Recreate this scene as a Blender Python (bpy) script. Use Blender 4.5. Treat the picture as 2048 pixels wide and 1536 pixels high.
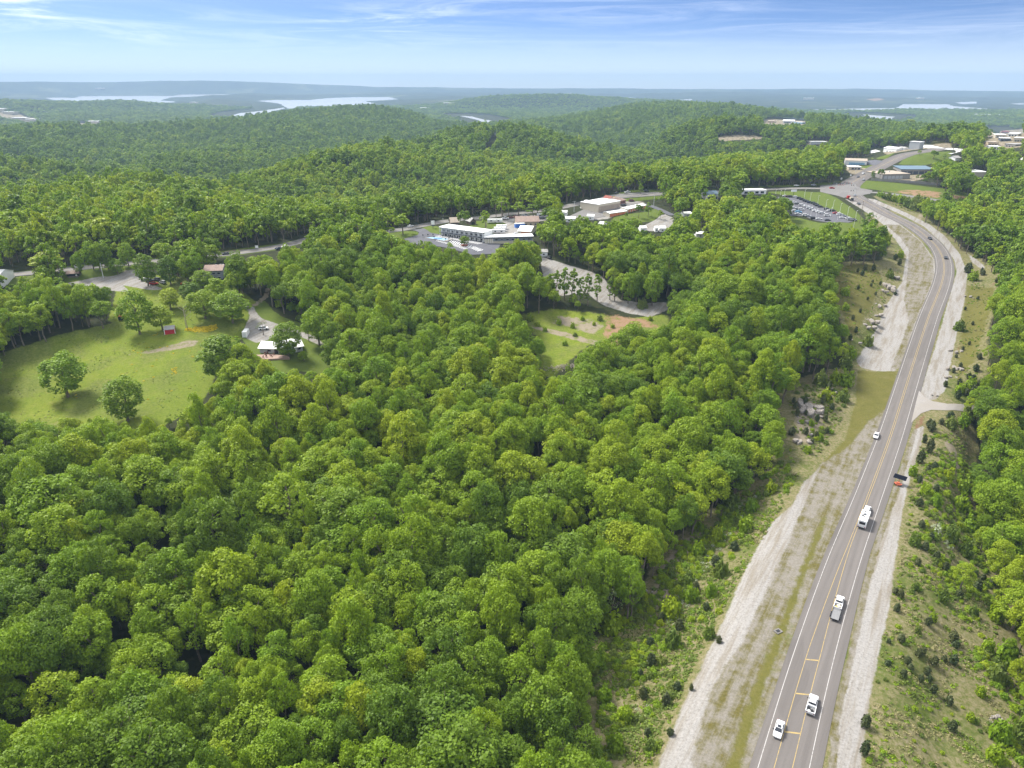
import bpy, math, random
import numpy as np
from mathutils import Vector, Matrix
random.seed(7)
RNG = np.random.default_rng(11)
for _o in list(bpy.data.objects):
    bpy.data.objects.remove(_o)
SC = bpy.context.scene
COL = SC.collection

# ---------------------------------------------------------------- camera, sky, sun, exposure
cam_data = bpy.data.cameras.new('camera')
cam_data.sensor_width = 36.0
cam_data.lens = 36.0 * 1420.0 / 2048.0
cam_data.clip_start = 1.0
cam_data.clip_end = 80000.0
cam = bpy.data.objects.new('camera', cam_data)
COL.objects.link(cam)
cam.location = (0, 0, 130.0)
cam.rotation_euler = (math.radians(90 - 23.2), 0, 0)
SC.camera = cam

SUN_EL, SUN_AZ = math.radians(51), math.radians(-50)      # azimuth from +Y, clockwise positive
world = bpy.data.worlds.new('World')
SC.world = world
world.use_nodes = True
wn, wl = world.node_tree.nodes, world.node_tree.links
wn.clear()
CLOUD_AT = (0.2, 0.1, 0.9); FINE_AT = 1.5
w_out = wn.new('ShaderNodeOutputWorld')
w_bg = wn.new('ShaderNodeBackground')
w_bg.inputs['Strength'].default_value = 0.08
w_sky = wn.new('ShaderNodeTexSky')
w_sky.sky_type = 'NISHITA'
w_sky.sun_disc = False
w_sky.sun_elevation = SUN_EL
w_sky.sun_rotation = SUN_AZ
w_sky.altitude = 300
w_sky.air_density = 1.0
w_sky.dust_density = 0.5
w_sky.ozone_density = 3.0
# thin cirrus, laid on a plane far above (direction divided by its height)
w_geo = wn.new('ShaderNodeTexCoord')
w_sep = wn.new('ShaderNodeSeparateXYZ'); wl.new(w_geo.outputs['Generated'], w_sep.inputs[0])
# the air is clear above the haze: the blue deepens quickly over the horizon
w_st = wn.new('ShaderNodeMath'); w_st.operation = 'MULTIPLY_ADD'; w_st.inputs[1].default_value = 6.0; w_st.inputs[2].default_value = 0.055
wl.new(w_sep.outputs['Z'], w_st.inputs[0])
w_cv = wn.new('ShaderNodeCombineXYZ'); wl.new(w_sep.outputs['X'], w_cv.inputs[0]); wl.new(w_sep.outputs['Y'], w_cv.inputs[1]); wl.new(w_st.outputs[0], w_cv.inputs[2])
w_nv = wn.new('ShaderNodeVectorMath'); w_nv.operation = 'NORMALIZE'; wl.new(w_cv.outputs[0], w_nv.inputs[0]); wl.new(w_nv.outputs[0], w_sky.inputs[0])
# thin cirrus: streaks much longer along the horizon than they are high
w_cmb = wn.new('ShaderNodeCombineXYZ')
w_zs = wn.new('ShaderNodeMath'); w_zs.operation = 'MULTIPLY'; w_zs.inputs[1].default_value = 7.0
wl.new(w_sep.outputs['Z'], w_zs.inputs[0])
wl.new(w_sep.outputs['X'], w_cmb.inputs['X']); wl.new(w_sep.outputs['Y'], w_cmb.inputs['Y']); wl.new(w_zs.outputs[0], w_cmb.inputs['Z'])
def w_noise(scale, sc, detail, rough, dist, loc=(0, 0, 0), rot=(0, 0, 0)):
    m = wn.new('ShaderNodeMapping'); m.inputs['Scale'].default_value = sc
    m.inputs['Location'].default_value = loc; m.inputs['Rotation'].default_value = rot
    wl.new(w_cmb.outputs[0], m.inputs[0])
    n = wn.new('ShaderNodeTexNoise'); n.inputs['Scale'].default_value = scale; n.inputs['Detail'].default_value = detail
    n.inputs['Roughness'].default_value = rough; n.inputs['Distortion'].default_value = dist
    wl.new(m.outputs[0], n.inputs['Vector']); return n.outputs['Fac']
def w_range(s, a, b, c, d):
    n = wn.new('ShaderNodeMapRange'); n.interpolation_type = 'SMOOTHSTEP'
    for i, v in zip((1, 2, 3, 4), (a, b, c, d)): n.inputs[i].default_value = v
    wl.new(s, n.inputs[0]); return n.outputs[0]
def w_mul(a, b):
    n = wn.new('ShaderNodeMath'); n.operation = 'MULTIPLY'
    wl.new(a, n.inputs[0])
    if isinstance(b, float): n.inputs[1].default_value = b
    else: wl.new(b, n.inputs[1])
    return n.outputs[0]
w_fine = w_range(w_noise(5.0, (0.75, 0.75, 1.7), 10, 0.70, 1.4, (FINE_AT, 0, 0), (0, 0.30, 0)), 0.41, 0.74, 0, 1)
w_big = w_range(w_noise(1.5, (1, 1, 0.8), 2, 0.5, 0.0, CLOUD_AT), 0.44, 0.64, 0.10, 1.0)
w_low = w_range(w_sep.outputs['Z'], 0.022, 0.075, 0, 1)
w_cloud = w_mul(w_mul(w_fine, w_big), w_mul(w_low, 0.7))
w_tint = wn.new('ShaderNodeMix'); w_tint.data_type = 'RGBA'; w_tint.blend_type = 'MULTIPLY'; w_tint.inputs['Factor'].default_value = 1.0
w_tint.inputs[7].default_value = (0.86, 0.94, 1.02, 1); wl.new(w_sky.outputs[0], w_tint.inputs[6])
# above the frame the streaks thicken to the thin bright overcast that lights the photograph so softly
w_veil = w_mul(w_range(w_sep.outputs['Z'], 0.07, 0.40, 0, 1), w_range(w_noise(2.4, (1, 1, 0.3), 6, 0.6, 0.4), 0.25, 0.75, 0.55, 0.95))
w_max = wn.new('ShaderNodeMath'); w_max.operation = 'MAXIMUM'; wl.new(w_cloud, w_max.inputs[0]); wl.new(w_veil, w_max.inputs[1]); w_cloud = w_max.outputs[0]
w_mix = wn.new('ShaderNodeMix'); w_mix.data_type = 'RGBA'
wl.new(w_cloud, w_mix.inputs['Factor']); w_hz = wn.new('ShaderNodeMix'); w_hz.data_type = 'RGBA'; w_hz.inputs[7].default_value = (4.4, 4.85, 5.15, 1)
wl.new(w_range(w_sep.outputs['Z'], -0.01, 0.075, 0.85, 0.0), w_hz.inputs['Factor']); wl.new(w_tint.outputs[2], w_hz.inputs[6])
wl.new(w_hz.outputs[2], w_mix.inputs[6])
w_mix.inputs[7].default_value = (9.2, 9.4, 9.8, 1)
wl.new(w_mix.outputs[2], w_bg.inputs['Color'])
wl.new(w_bg.outputs[0], w_out.inputs['Surface'])

sun_data = bpy.data.lights.new('sun', 'SUN')
sun_data.energy = 3.4
sun_data.angle = math.radians(15)
sun_data.color = (1.0, 0.955, 0.88)
sun = bpy.data.objects.new('sun', sun_data)
COL.objects.link(sun)
_sd = Vector((math.sin(SUN_AZ) * math.cos(SUN_EL), math.cos(SUN_AZ) * math.cos(SUN_EL), math.sin(SUN_EL)))
sun.rotation_euler = _sd.to_track_quat('Z', 'Y').to_euler()
SC.view_settings.view_transform = 'Standard'
SC.view_settings.look = 'None'
SC.view_settings.exposure = 1.27
SC.view_settings.gamma = 1.0
SC.view_settings.use_curve_mapping = False
SC.cycles.max_bounces = 6
SC.cycles.diffuse_bounces = 3
SC.cycles.glossy_bounces = 2
SC.cycles.transmission_bounces = 3
SC.cycles.transparent_max_bounces = 4
SC.cycles.volume_bounces = 1
SC.cycles.use_denoising = True
HAZE_DENSITY = 9.5e-5


# ---------------------------------------------------------------- materials
MATS = {}
def nodes_of(name):
    m = bpy.data.materials.new(name); m.use_nodes = True
    n, l = m.node_tree.nodes, m.node_tree.links
    n.clear()
    out = n.new('ShaderNodeOutputMaterial'); b = n.new('ShaderNodeBsdfPrincipled')
    l.new(b.outputs[0], out.inputs['Surface'])
    MATS[name] = m
    return m, n, l, b, out
def rgba(c): return (c[0], c[1], c[2], 1.0)
def noise_node(n, l, scale, detail=4, rough=0.6, coord=None, mapping=None):
    t = n.new('ShaderNodeTexNoise'); t.inputs['Scale'].default_value = scale
    t.inputs['Detail'].default_value = detail; t.inputs['Roughness'].default_value = rough
    c = coord
    if c is None:
        c = n.new('ShaderNodeTexCoord').outputs['Object']
    if mapping:                                                   # turn first, then stretch
        r = n.new('ShaderNodeMapping'); r.inputs['Rotation'].default_value = (0, 0, mapping[0]); l.new(c, r.inputs[0])
        m = n.new('ShaderNodeMapping'); m.inputs['Scale'].default_value = mapping[1]
        l.new(r.outputs[0], m.inputs[0]); c = m.outputs[0]
    l.new(c, t.inputs['Vector'])
    return t.outputs['Fac']
def ramp(n, l, fac, stops):
    r = n.new('ShaderNodeValToRGB')
    while len(r.color_ramp.elements) < len(stops): r.color_ramp.elements.new(0.5)
    for e, (p, c) in zip(r.color_ramp.elements, stops):
        e.position = p; e.color = rgba(c)
    l.new(fac, r.inputs[0])
    return r.outputs[0]
def mixc(n, l, fac, a, b, mode='MIX'):
    m = n.new('ShaderNodeMix'); m.data_type = 'RGBA'; m.blend_type = mode
    if isinstance(fac, (int, float)): m.inputs['Factor'].default_value = fac
    else: l.new(fac, m.inputs['Factor'])
    for i, c in ((6, a), (7, b)):
        if isinstance(c, tuple): m.inputs[i].default_value = rgba(c)
        else: l.new(c, m.inputs[i])
    return m.outputs[2]
def maprange(n, l, s, a, b, c=0.0, d=1.0):
    m = n.new('ShaderNodeMapRange'); m.interpolation_type = 'SMOOTHSTEP'
    for i, v in zip((1, 2, 3, 4), (a, b, c, d)): m.inputs[i].default_value = v
    l.new(s, m.inputs[0]); return m.outputs[0]
def bump(n, l, b, h, strength, dist):
    k = n.new('ShaderNodeBump'); k.inputs['Strength'].default_value = strength; k.inputs['Distance'].default_value = dist
    l.new(h, k.inputs['Height']); l.new(k.outputs[0], b.inputs['Normal'])
def plain(name, col, rough=0.7, metal=0.0, var=0.12, scale=1.5, spec=0.3, bumpd=0.0):
    m, n, l, b, out = nodes_of(name)
    f = noise_node(n, l, scale, 5)
    c0 = tuple(x * (1 - var) for x in col); c1 = tuple(min(1, x * (1 + var)) for x in col)
    l.new(ramp(n, l, f, [(0.3, c0), (0.7, c1)]), b.inputs['Base Color'])
    b.inputs['Roughness'].default_value = rough; b.inputs['Metallic'].default_value = metal
    b.inputs['Specular IOR Level'].default_value = spec
    if bumpd: bump(n, l, b, f, 0.6, bumpd)
    return m
def foliage(name, lo, hi, transl=0.38):
    """leaf colour varies from plant to plant and a little from leaf to leaf"""
    m, n, l, b, out = nodes_of(name)
    oi = n.new('ShaderNodeObjectInfo'); ge = n.new('ShaderNodeNewGeometry')
    c = ramp(n, l, oi.outputs['Random'], [(0.0, lo), (1.0, hi)])
    hs = n.new('ShaderNodeHueSaturation')
    v = n.new('ShaderNodeMath'); v.operation = 'MULTIPLY_ADD'; v.inputs[1].default_value = 0.4; v.inputs[2].default_value = 0.8
    l.new(ge.outputs['Random Per Island'], v.inputs[0]); l.new(v.outputs[0], hs.inputs['Value']); l.new(c, hs.inputs['Color'])
    l.new(hs.outputs[0], b.inputs['Base Color'])
    b.inputs['Roughness'].default_value = 0.55; b.inputs['Specular IOR Level'].default_value = 0.25
    t = n.new('ShaderNodeBsdfTranslucent')
    t2 = mixc(n, l, 1.0, hs.outputs[0], (1.25, 1.2, 0.6), 'MULTIPLY'); l.new(t2, t.inputs['Color'])
    mx = n.new('ShaderNodeMixShader'); mx.inputs[0].default_value = transl
    l.new(b.outputs[0], mx.inputs[1]); l.new(t.outputs[0], mx.inputs[2]); l.new(mx.outputs[0], out.inputs['Surface'])
    return m
foliage('leaf_yellow', (0.265, 0.330, 0.012), (0.200, 0.300, 0.012))
foliage('leaf_mid', (0.212, 0.300, 0.012), (0.155, 0.258, 0.012))
foliage('leaf_deep', (0.158, 0.242, 0.012), (0.104, 0.180, 0.013))
foliage('leaf_pale', (0.150, 0.190, 0.075), (0.120, 0.170, 0.060))
foliage('leaf_cedar', (0.040, 0.062, 0.018), (0.075, 0.085, 0.026), 0.1)
foliage('leaf_brush', (0.115, 0.175, 0.026), (0.155, 0.195, 0.036))
foliage('leaf_straw', (0.30, 0.26, 0.13), (0.20, 0.21, 0.07), 0.2)
foliage('petal_yellow', (0.62, 0.48, 0.01), (0.48, 0.40, 0.02), 0.2)
foliage('petal_white', (0.45, 0.48, 0.36), (0.30, 0.36, 0.20), 0.2)
foliage('leaf_red', (0.20, 0.10, 0.03), (0.14, 0.12, 0.03), 0.2)
plain('bark', (0.16, 0.13, 0.105), 0.9, var=0.35, scale=3)
plain('bark_pale', (0.34, 0.31, 0.28), 0.9, var=0.3, scale=3)
plain('rock', (0.23, 0.205, 0.18), 0.9, var=0.5, scale=1.4, bumpd=0.25)
plain('white_paint', (0.78, 0.78, 0.77), 0.4, var=0.04)
plain('white_roof', (0.74, 0.74, 0.72), 0.5, var=0.08, scale=0.4)
plain('grey_roof', (0.30, 0.29, 0.28), 0.8, var=0.2, scale=0.8)
plain('brown_roof', (0.24, 0.175, 0.145), 0.85, var=0.2, scale=0.8)
plain('tan_roof', (0.33, 0.275, 0.22), 0.8, var=0.15, scale=0.5)
plain('dark_roof', (0.10, 0.10, 0.105), 0.8, var=0.2, scale=0.8)
plain('red_roof', (0.22, 0.065, 0.05), 0.8, var=0.2, scale=0.8)
plain('blue_roof', (0.10, 0.155, 0.20), 0.5, var=0.08)
plain('cream_wall', (0.50, 0.45, 0.36), 0.8, var=0.08)
plain('grey_wall', (0.38, 0.39, 0.40), 0.8, var=0.08)
plain('tan_wall', (0.45, 0.36, 0.26), 0.8, var=0.12)
plain('navy_wall', (0.075, 0.085, 0.11), 0.7, var=0.15)
plain('slate_wall', (0.20, 0.22, 0.245), 0.7, var=0.1)
plain('brown_wall', (0.13, 0.10, 0.085), 0.85, var=0.25)
plain('brick_wall', (0.24, 0.085, 0.055), 0.85, var=0.2, scale=4)
plain('red_wall', (0.40, 0.020, 0.030), 0.7, var=0.12)
plain('orange_door', (0.55, 0.16, 0.07), 0.6, var=0.06)
plain('blue_panel', (0.05, 0.16, 0.50), 0.5, var=0.1)
plain('light_blue', (0.26, 0.44, 0.60), 0.5, var=0.05)
plain('glass_dark', (0.018, 0.022, 0.030), 0.08, var=0.1, spec=0.6)
plain('rubber', (0.018, 0.018, 0.019), 0.85)
plain('steel', (0.42, 0.43, 0.44), 0.45, 0.6, var=0.1)
plain('galvanised', (0.60, 0.61, 0.62), 0.5, 0.2, var=0.06)
plain('black_metal', (0.022, 0.022, 0.024), 0.5)
plain('wood_pole', (0.20, 0.16, 0.125), 0.9, var=0.3)
plain('deck_grey', (0.22, 0.22, 0.22), 0.6, 0.2, var=0.12)
plain('orange_paint', (0.46, 0.12, 0.06), 0.55, var=0.05)
plain('yellow_paint', (0.62, 0.42, 0.03), 0.55, var=0.08)
plain('solar', (0.006, 0.008, 0.014), 0.7, var=0.3, spec=0.04)
plain('patio', (0.30, 0.21, 0.17), 0.85, var=0.15)
plain('terracotta', (0.16, 0.065, 0.05), 0.8)
plain('lamp_red', (0.35, 0.02, 0.02), 0.3)
plain('lamp_clear', (0.70, 0.70, 0.66), 0.15, spec=0.6)
plain('concrete', (0.25, 0.235, 0.22), 0.85, var=0.12, scale=0.5)
plain('old_concrete', (0.15, 0.14, 0.13), 0.9, var=0.25)
plain('deadwood', (0.30, 0.26, 0.22), 0.9, var=0.3)
for _k, _c in dict(white=(0.70, 0.70, 0.70), silver=(0.36, 0.37, 0.39), black=(0.02, 0.02, 0.023), charcoal=(0.075, 0.08, 0.088), maroon=(0.12, 0.025, 0.03),
                   red=(0.42, 0.03, 0.025), blue=(0.05, 0.13, 0.32), sky=(0.18, 0.44, 0.66), navy=(0.025, 0.035, 0.075), tan=(0.46, 0.39, 0.28), green=(0.03, 0.06, 0.03)).items():
    plain('car_' + _k, _c, 0.28, 0.0, var=0.04, spec=0.6)

def asphalt(name, col, streak=True, spots=0.1):
    m, n, l, b, out = nodes_of(name)
    co = n.new('ShaderNodeTexCoord').outputs['Object']
    f1 = noise_node(n, l, 0.06, 4, 0.6, co); f2 = noise_node(n, l, 3.0, 3, 0.7, co)
    c = ramp(n, l, f1, [(0.3, tuple(x * 0.90 for x in col)), (0.7, tuple(x * 1.08 for x in col))])
    c = mixc(n, l, 0.35, c, ramp(n, l, f2, [(0.25, tuple(x * 0.72 for x in col)), (0.75, tuple(x * 1.25 for x in col))]))
    ls = noise_node(n, l, 1.0, 5, 0.7, co, (math.radians(33), (0.9, 0.02, 1.0)))
    c = mixc(n, l, 0.45, c, ramp(n, l, ls, [(0.3, tuple(x * 0.72 for x in col)), (0.7, tuple(x * 1.22 for x in col))]))
    pt = noise_node(n, l, 0.035, 2, 0.5, co, (math.radians(33), (2.6, 0.5, 1.0)))
    c = mixc(n, l, maprange(n, l, pt, 0.60, 0.62, 0.0, 0.3), c, tuple(x * 0.66 for x in col))
    if streak:                                                    # wheel tracks: lighter polished bands, an attribute across the road
        at = n.new('ShaderNodeAttribute'); at.attribute_name = 'lane'
        w = n.new('ShaderNodeMath'); w.operation = 'MULTIPLY_ADD'; w.inputs[1].default_value = 0.30; w.inputs[2].default_value = 0.86
        l.new(at.outputs['Fac'], w.inputs[0])
        sc = n.new('ShaderNodeVectorMath'); sc.operation = 'SCALE'; l.new(c, sc.inputs[0]); l.new(w.outputs[0], sc.inputs['Scale'])
        c = sc.outputs[0]
    l.new(c, b.inputs['Base Color']); b.inputs['Roughness'].default_value = 0.9; b.inputs['Specular IOR Level'].default_value = 0.25
    bump(n, l, b, f2, 0.3, 0.02)
asphalt('asphalt', (0.124, 0.112, 0.104))
asphalt('asphalt_old', (0.155, 0.147, 0.14), False)
asphalt('asphalt_lot', (0.095, 0.095, 0.107), False)
def worn_paint(name, col, under):
    m, n, l, b, out = nodes_of(name)
    f = noise_node(n, l, 1.2, 6, 0.75)
    l.new(mixc(n, l, maprange(n, l, f, 0.36, 0.50), under, col), b.inputs['Base Color']); b.inputs['Roughness'].default_value = 0.7
worn_paint('line_white', (0.36, 0.345, 0.33), (0.19, 0.178, 0.17))
worn_paint('line_yellow', (0.34, 0.245, 0.085), (0.19, 0.16, 0.10))
def gravel(name, a, b_, scale=1.6):
    m, n, l, b, out = nodes_of(name)
    f1 = noise_node(n, l, scale, 6, 0.8); f2 = noise_node(n, l, 0.05, 4, 0.6)
    c = ramp(n, l, f1, [(0.30, tuple(x * 0.55 for x in a)), (0.48, a), (0.70, tuple(x * 1.15 for x in a))])
    c = mixc(n, l, maprange(n, l, f2, 0.4, 0.65), c, b_, 'MIX')
    l.new(c, b.inputs['Base Color']); b.inputs['Roughness'].default_value = 0.95; b.inputs['Specular IOR Level'].default_value = 0.15
    bump(n, l, b, f1, 0.5, 0.06)
gravel('gravel_road', (0.24, 0.22, 0.195), (0.215, 0.185, 0.15))
gravel('gravel_pale', (0.26, 0.245, 0.23), (0.235, 0.215, 0.19))

def water_mat():
    m, n, l, b, out = nodes_of('lake_water')
    b.inputs['Base Color'].default_value = (0.36, 0.35, 0.325, 1); b.inputs['Roughness'].default_value = 0.22  # pale base colour stands in for bright cloud mirrored in the water
    b.inputs['IOR'].default_value = 1.33; b.inputs['Specular IOR Level'].default_value = 0.8
    f = noise_node(n, l, 0.02, 5, 0.6); bump(n, l, b, f, 0.25, 2.0)
water_mat()

def ground_mat():
    """one sheet: forest floor, with ground covers blended in by painted-on weights whose edges the noise breaks up"""
    m, n, l, b, out = nodes_of('ground_cover')
    co = n.new('ShaderNodeTexCoord').outputs['Object']
    fine = noise_node(n, l, 1.7, 6, 0.75, co); mid = noise_node(n, l, 0.28, 6, 0.68, co); big = noise_node(n, l, 0.035, 5, 0.62, co)
    streak = noise_node(n, l, 0.5, 6, 0.7, co, (math.radians(33), (1.0, 0.055, 1.0)))
    clod = noise_node(n, l, 0.9, 6, 0.8, co)
    edge = noise_node(n, l, 0.22, 8, 0.78, co)
    A = n.new('ShaderNodeAttribute'); A.attribute_name = 'cover_a'
    B = n.new('ShaderNodeAttribute'); B.attribute_name = 'cover_b'
    sa = n.new('ShaderNodeSeparateColor'); l.new(A.outputs['Color'], sa.inputs[0])
    sb = n.new('ShaderNodeSeparateColor'); l.new(B.outputs['Color'], sb.inputs[0])
    W = [sa.outputs[0], sa.outputs[1], sa.outputs[2], A.outputs['Alpha'], sb.outputs[0], sb.outputs[1], sb.outputs[2], B.outputs['Alpha']]
    def soft(w, nz, amp=0.9):
        k = n.new('ShaderNodeMath'); k.operation = 'MULTIPLY_ADD'; k.inputs[1].default_value = amp; l.new(nz, k.inputs[0])
        s = n.new('ShaderNodeMath'); s.operation = 'SUBTRACT'; l.new(w, s.inputs[0]); s.inputs[1].default_value = 0.5 * amp
        l.new(s.outputs[0], k.inputs[2])
        return maprange(n, l, k.outputs[0], 0.40, 0.60)
    # forest floor near, closed canopy colour beyond the last tree that is built
    far = n.new('ShaderNodeAttribute'); far.attribute_name = 'far_wood'
    floor_ = ramp(n, l, mid, [(0.3, (0.030, 0.035, 0.015)), (0.55, (0.05, 0.062, 0.020)), (0.75, (0.115, 0.088, 0.055))])
    cn1 = noise_node(n, l, 0.012, 6, 0.75, co); cn2 = noise_node(n, l, 0.0011, 5, 0.6, co)
    canopy = ramp(n, l, cn1, [(0.3, (0.020, 0.034, 0.016)), (0.5, (0.045, 0.068, 0.024)), (0.7, (0.080, 0.105, 0.034))])
    cn3 = noise_node(n, l, 0.0032, 6, 0.65, co)
    canopy = mixc(n, l, maprange(n, l, cn3, 0.46, 0.60), canopy, (0.024, 0.040, 0.018))
    canopy = mixc(n, l, maprange(n, l, cn2, 0.57, 0.64), canopy, ramp(n, l, cn1, [(0.35, (0.07, 0.10, 0.03)), (0.6, (0.16, 0.17, 0.07)), (0.72, (0.32, 0.30, 0.24))]))
    c = mixc(n, l, far.outputs['Fac'], floor_, canopy)
    # 0 meadow
    mead = ramp(n, l, mid, [(0.25, (0.135, 0.205, 0.016)), (0.40, (0.215, 0.29, 0.022)), (0.55, (0.30, 0.35, 0.036)), (0.72, (0.38, 0.36, 0.095))])
    mead = mixc(n, l, maprange(n, l, big, 0.46, 0.60, 0.0, 0.85), mead, ramp(n, l, clod, [(0.3, (0.10, 0.12, 0.03)), (0.5, (0.20, 0.205, 0.07)), (0.7, (0.31, 0.27, 0.14))]))
    bg2 = noise_node(n, l, 0.012, 4, 0.6, co)
    mead = mixc(n, l, maprange(n, l, bg2, 0.40, 0.62, 0.0, 0.55), mead, (0.125, 0.195, 0.018))
    mead = mixc(n, l, 0.45, mead, ramp(n, l, clod, [(0.32, (0.075, 0.125, 0.014)), (0.5, (0.21, 0.28, 0.03)), (0.68, (0.38, 0.40, 0.10))]))
    c = mixc(n, l, soft(W[0], edge), c, mead)
    # 3 scrub bank: tufts of green and straw, bare soil between
    scr = ramp(n, l, clod, [(0.26, (0.07, 0.105, 0.018)), (0.38, (0.135, 0.165, 0.034)), (0.47, (0.225, 0.215, 0.085)), (0.58, (0.33, 0.285, 0.16)), (0.75, (0.40, 0.345, 0.23))])
    scr2 = ramp(n, l, clod, [(0.3, (0.075, 0.115, 0.020)), (0.5, (0.135, 0.175, 0.032)), (0.65, (0.24, 0.23, 0.095))])
    scr = mixc(n, l, maprange(n, l, big, 0.50, 0.66), scr, scr2)
    rust = noise_node(n, l, 0.11, 6, 0.7, co, (math.radians(33), (1.0, 0.3, 1.0)))
    scr = mixc(n, l, maprange(n, l, rust, 0.62, 0.72), scr, (0.26, 0.145, 0.085))
    c = mixc(n, l, soft(W[3], edge), c, scr)
    # 1 mown lawn
    lawn = ramp(n, l, mid, [(0.25, (0.105, 0.165, 0.022)), (0.55, (0.155, 0.215, 0.030)), (0.8, (0.225, 0.245, 0.055))])
    lawn = mixc(n, l, 0.3, lawn, ramp(n, l, fine, [(0.3, (0.08, 0.13, 0.02)), (0.7, (0.21, 0.25, 0.05))]))
    c = mixc(n, l, soft(W[1], edge, 0.6), c, lawn)
    # 5 dry olive grass
    oli = ramp(n, l, mid, [(0.25, (0.125, 0.130, 0.022)), (0.5, (0.185, 0.175, 0.035)), (0.68, (0.235, 0.205, 0.065)), (0.85, (0.36, 0.31, 0.19))])
    oli = mixc(n, l, 0.5, oli, ramp(n, l, fine, [(0.3, (0.10, 0.11, 0.02)), (0.7, (0.26, 0.235, 0.08))]))
    c = mixc(n, l, soft(W[5], edge), c, oli)
    # 2 gravel
    gr = ramp(n, l, fine, [(0.28, (0.235, 0.222, 0.204)), (0.45, (0.425, 0.405, 0.38)), (0.72, (0.58, 0.555, 0.525))])
    gr = mixc(n, l, maprange(n, l, streak, 0.42, 0.66, 0.0, 0.9), gr, ramp(n, l, fine, [(0.3, (0.26, 0.225, 0.175)), (0.7, (0.39, 0.345, 0.28))]))
    gr = mixc(n, l, maprange(n, l, clod, 0.66, 0.72), gr, (0.13, 0.14, 0.04))
    c = mixc(n, l, soft(W[2], edge, 0.7), c, gr)
    # 6 gravel and moss in streaks along the road
    ms = ramp(n, l, fine, [(0.3, (0.11, 0.105, 0.022)), (0.55, (0.185, 0.16, 0.045)), (0.8, (0.30, 0.25, 0.12))])
    pale = ramp(n, l, fine, [(0.3, (0.25, 0.225, 0.185)), (0.7, (0.42, 0.385, 0.335))])
    st2 = n.new('ShaderNodeMath'); st2.operation = 'MULTIPLY_ADD'; st2.inputs[1].default_value = 0.5; l.new(mid, st2.inputs[0])
    hs = n.new('ShaderNodeMath'); hs.operation = 'MULTIPLY'; hs.inputs[1].default_value = 0.5; l.new(streak, hs.inputs[0]); l.new(hs.outputs[0], st2.inputs[2])
    mixd = mixc(n, l, maprange(n, l, st2.outputs[0], 0.42, 0.62, 0.03, 1.0), pale, ms)
    c = mixc(n, l, soft(W[6], edge, 0.8), c, mixd)
    # 7 pale bare earth, 4 red earth
    tan = ramp(n, l, mid, [(0.3, (0.30, 0.25, 0.165)), (0.6, (0.42, 0.355, 0.255)), (0.8, (0.28, 0.25, 0.12))])
    pt = n.new('ShaderNodeMath'); pt.operation = 'MULTIPLY'; l.new(soft(W[7], edge, 1.2), pt.inputs[0]); l.new(maprange(n, l, mid, 0.34, 0.50, 0.2, 1.0), pt.inputs[1])
    c = mixc(n, l, pt.outputs[0], c, tan)
    red = ramp(n, l, mid, [(0.3, (0.36, 0.20, 0.11)), (0.6, (0.44, 0.285, 0.175)), (0.8, (0.30, 0.245, 0.12))])
    pr = n.new('ShaderNodeMath'); pr.operation = 'MULTIPLY'; l.new(soft(W[4], edge, 1.3), pr.inputs[0]); l.new(maprange(n, l, mid, 0.36, 0.52, 0.15, 1.0), pr.inputs[1])
    c = mixc(n, l, pr.outputs[0], c, red)
    kk = n.new('ShaderNodeVectorMath'); kk.operation = 'SCALE'; kk.inputs['Scale'].default_value = 0.54; l.new(c, kk.inputs[0])
    l.new(kk.outputs[0], b.inputs['Base Color'])
    b.inputs['Roughness'].default_value = 0.95; b.inputs['Specular IOR Level'].default_value = 0.12
    bump(n, l, b, clod, 0.55, 0.35)
ground_mat()
# ---------------------------------------------------------------- camera mathematics (2048 x 1536 frame of the photograph)
CAM_Z, PITCH, FPX = 130.0, math.radians(23.2), 1420.0
CP, SP = math.cos(PITCH), math.sin(PITCH)

def ray(px, py):
    px = np.asarray(px, float); py = np.asarray(py, float)
    a = (px - 1024.0) / FPX; b = -(py - 768.0) / FPX
    return np.stack([a, CP + b * SP, -SP + b * CP], -1)

def project(P):
    P = np.asarray(P, float)
    x = P[..., 0]; y = P[..., 1]; z = P[..., 2] - CAM_Z
    dep = y * CP - z * SP
    up = y * SP + z * CP
    dep = np.where(dep < 1e-3, 1e-3, dep)
    return 1024.0 + FPX * x / dep, 768.0 - FPX * up / dep, dep

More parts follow.
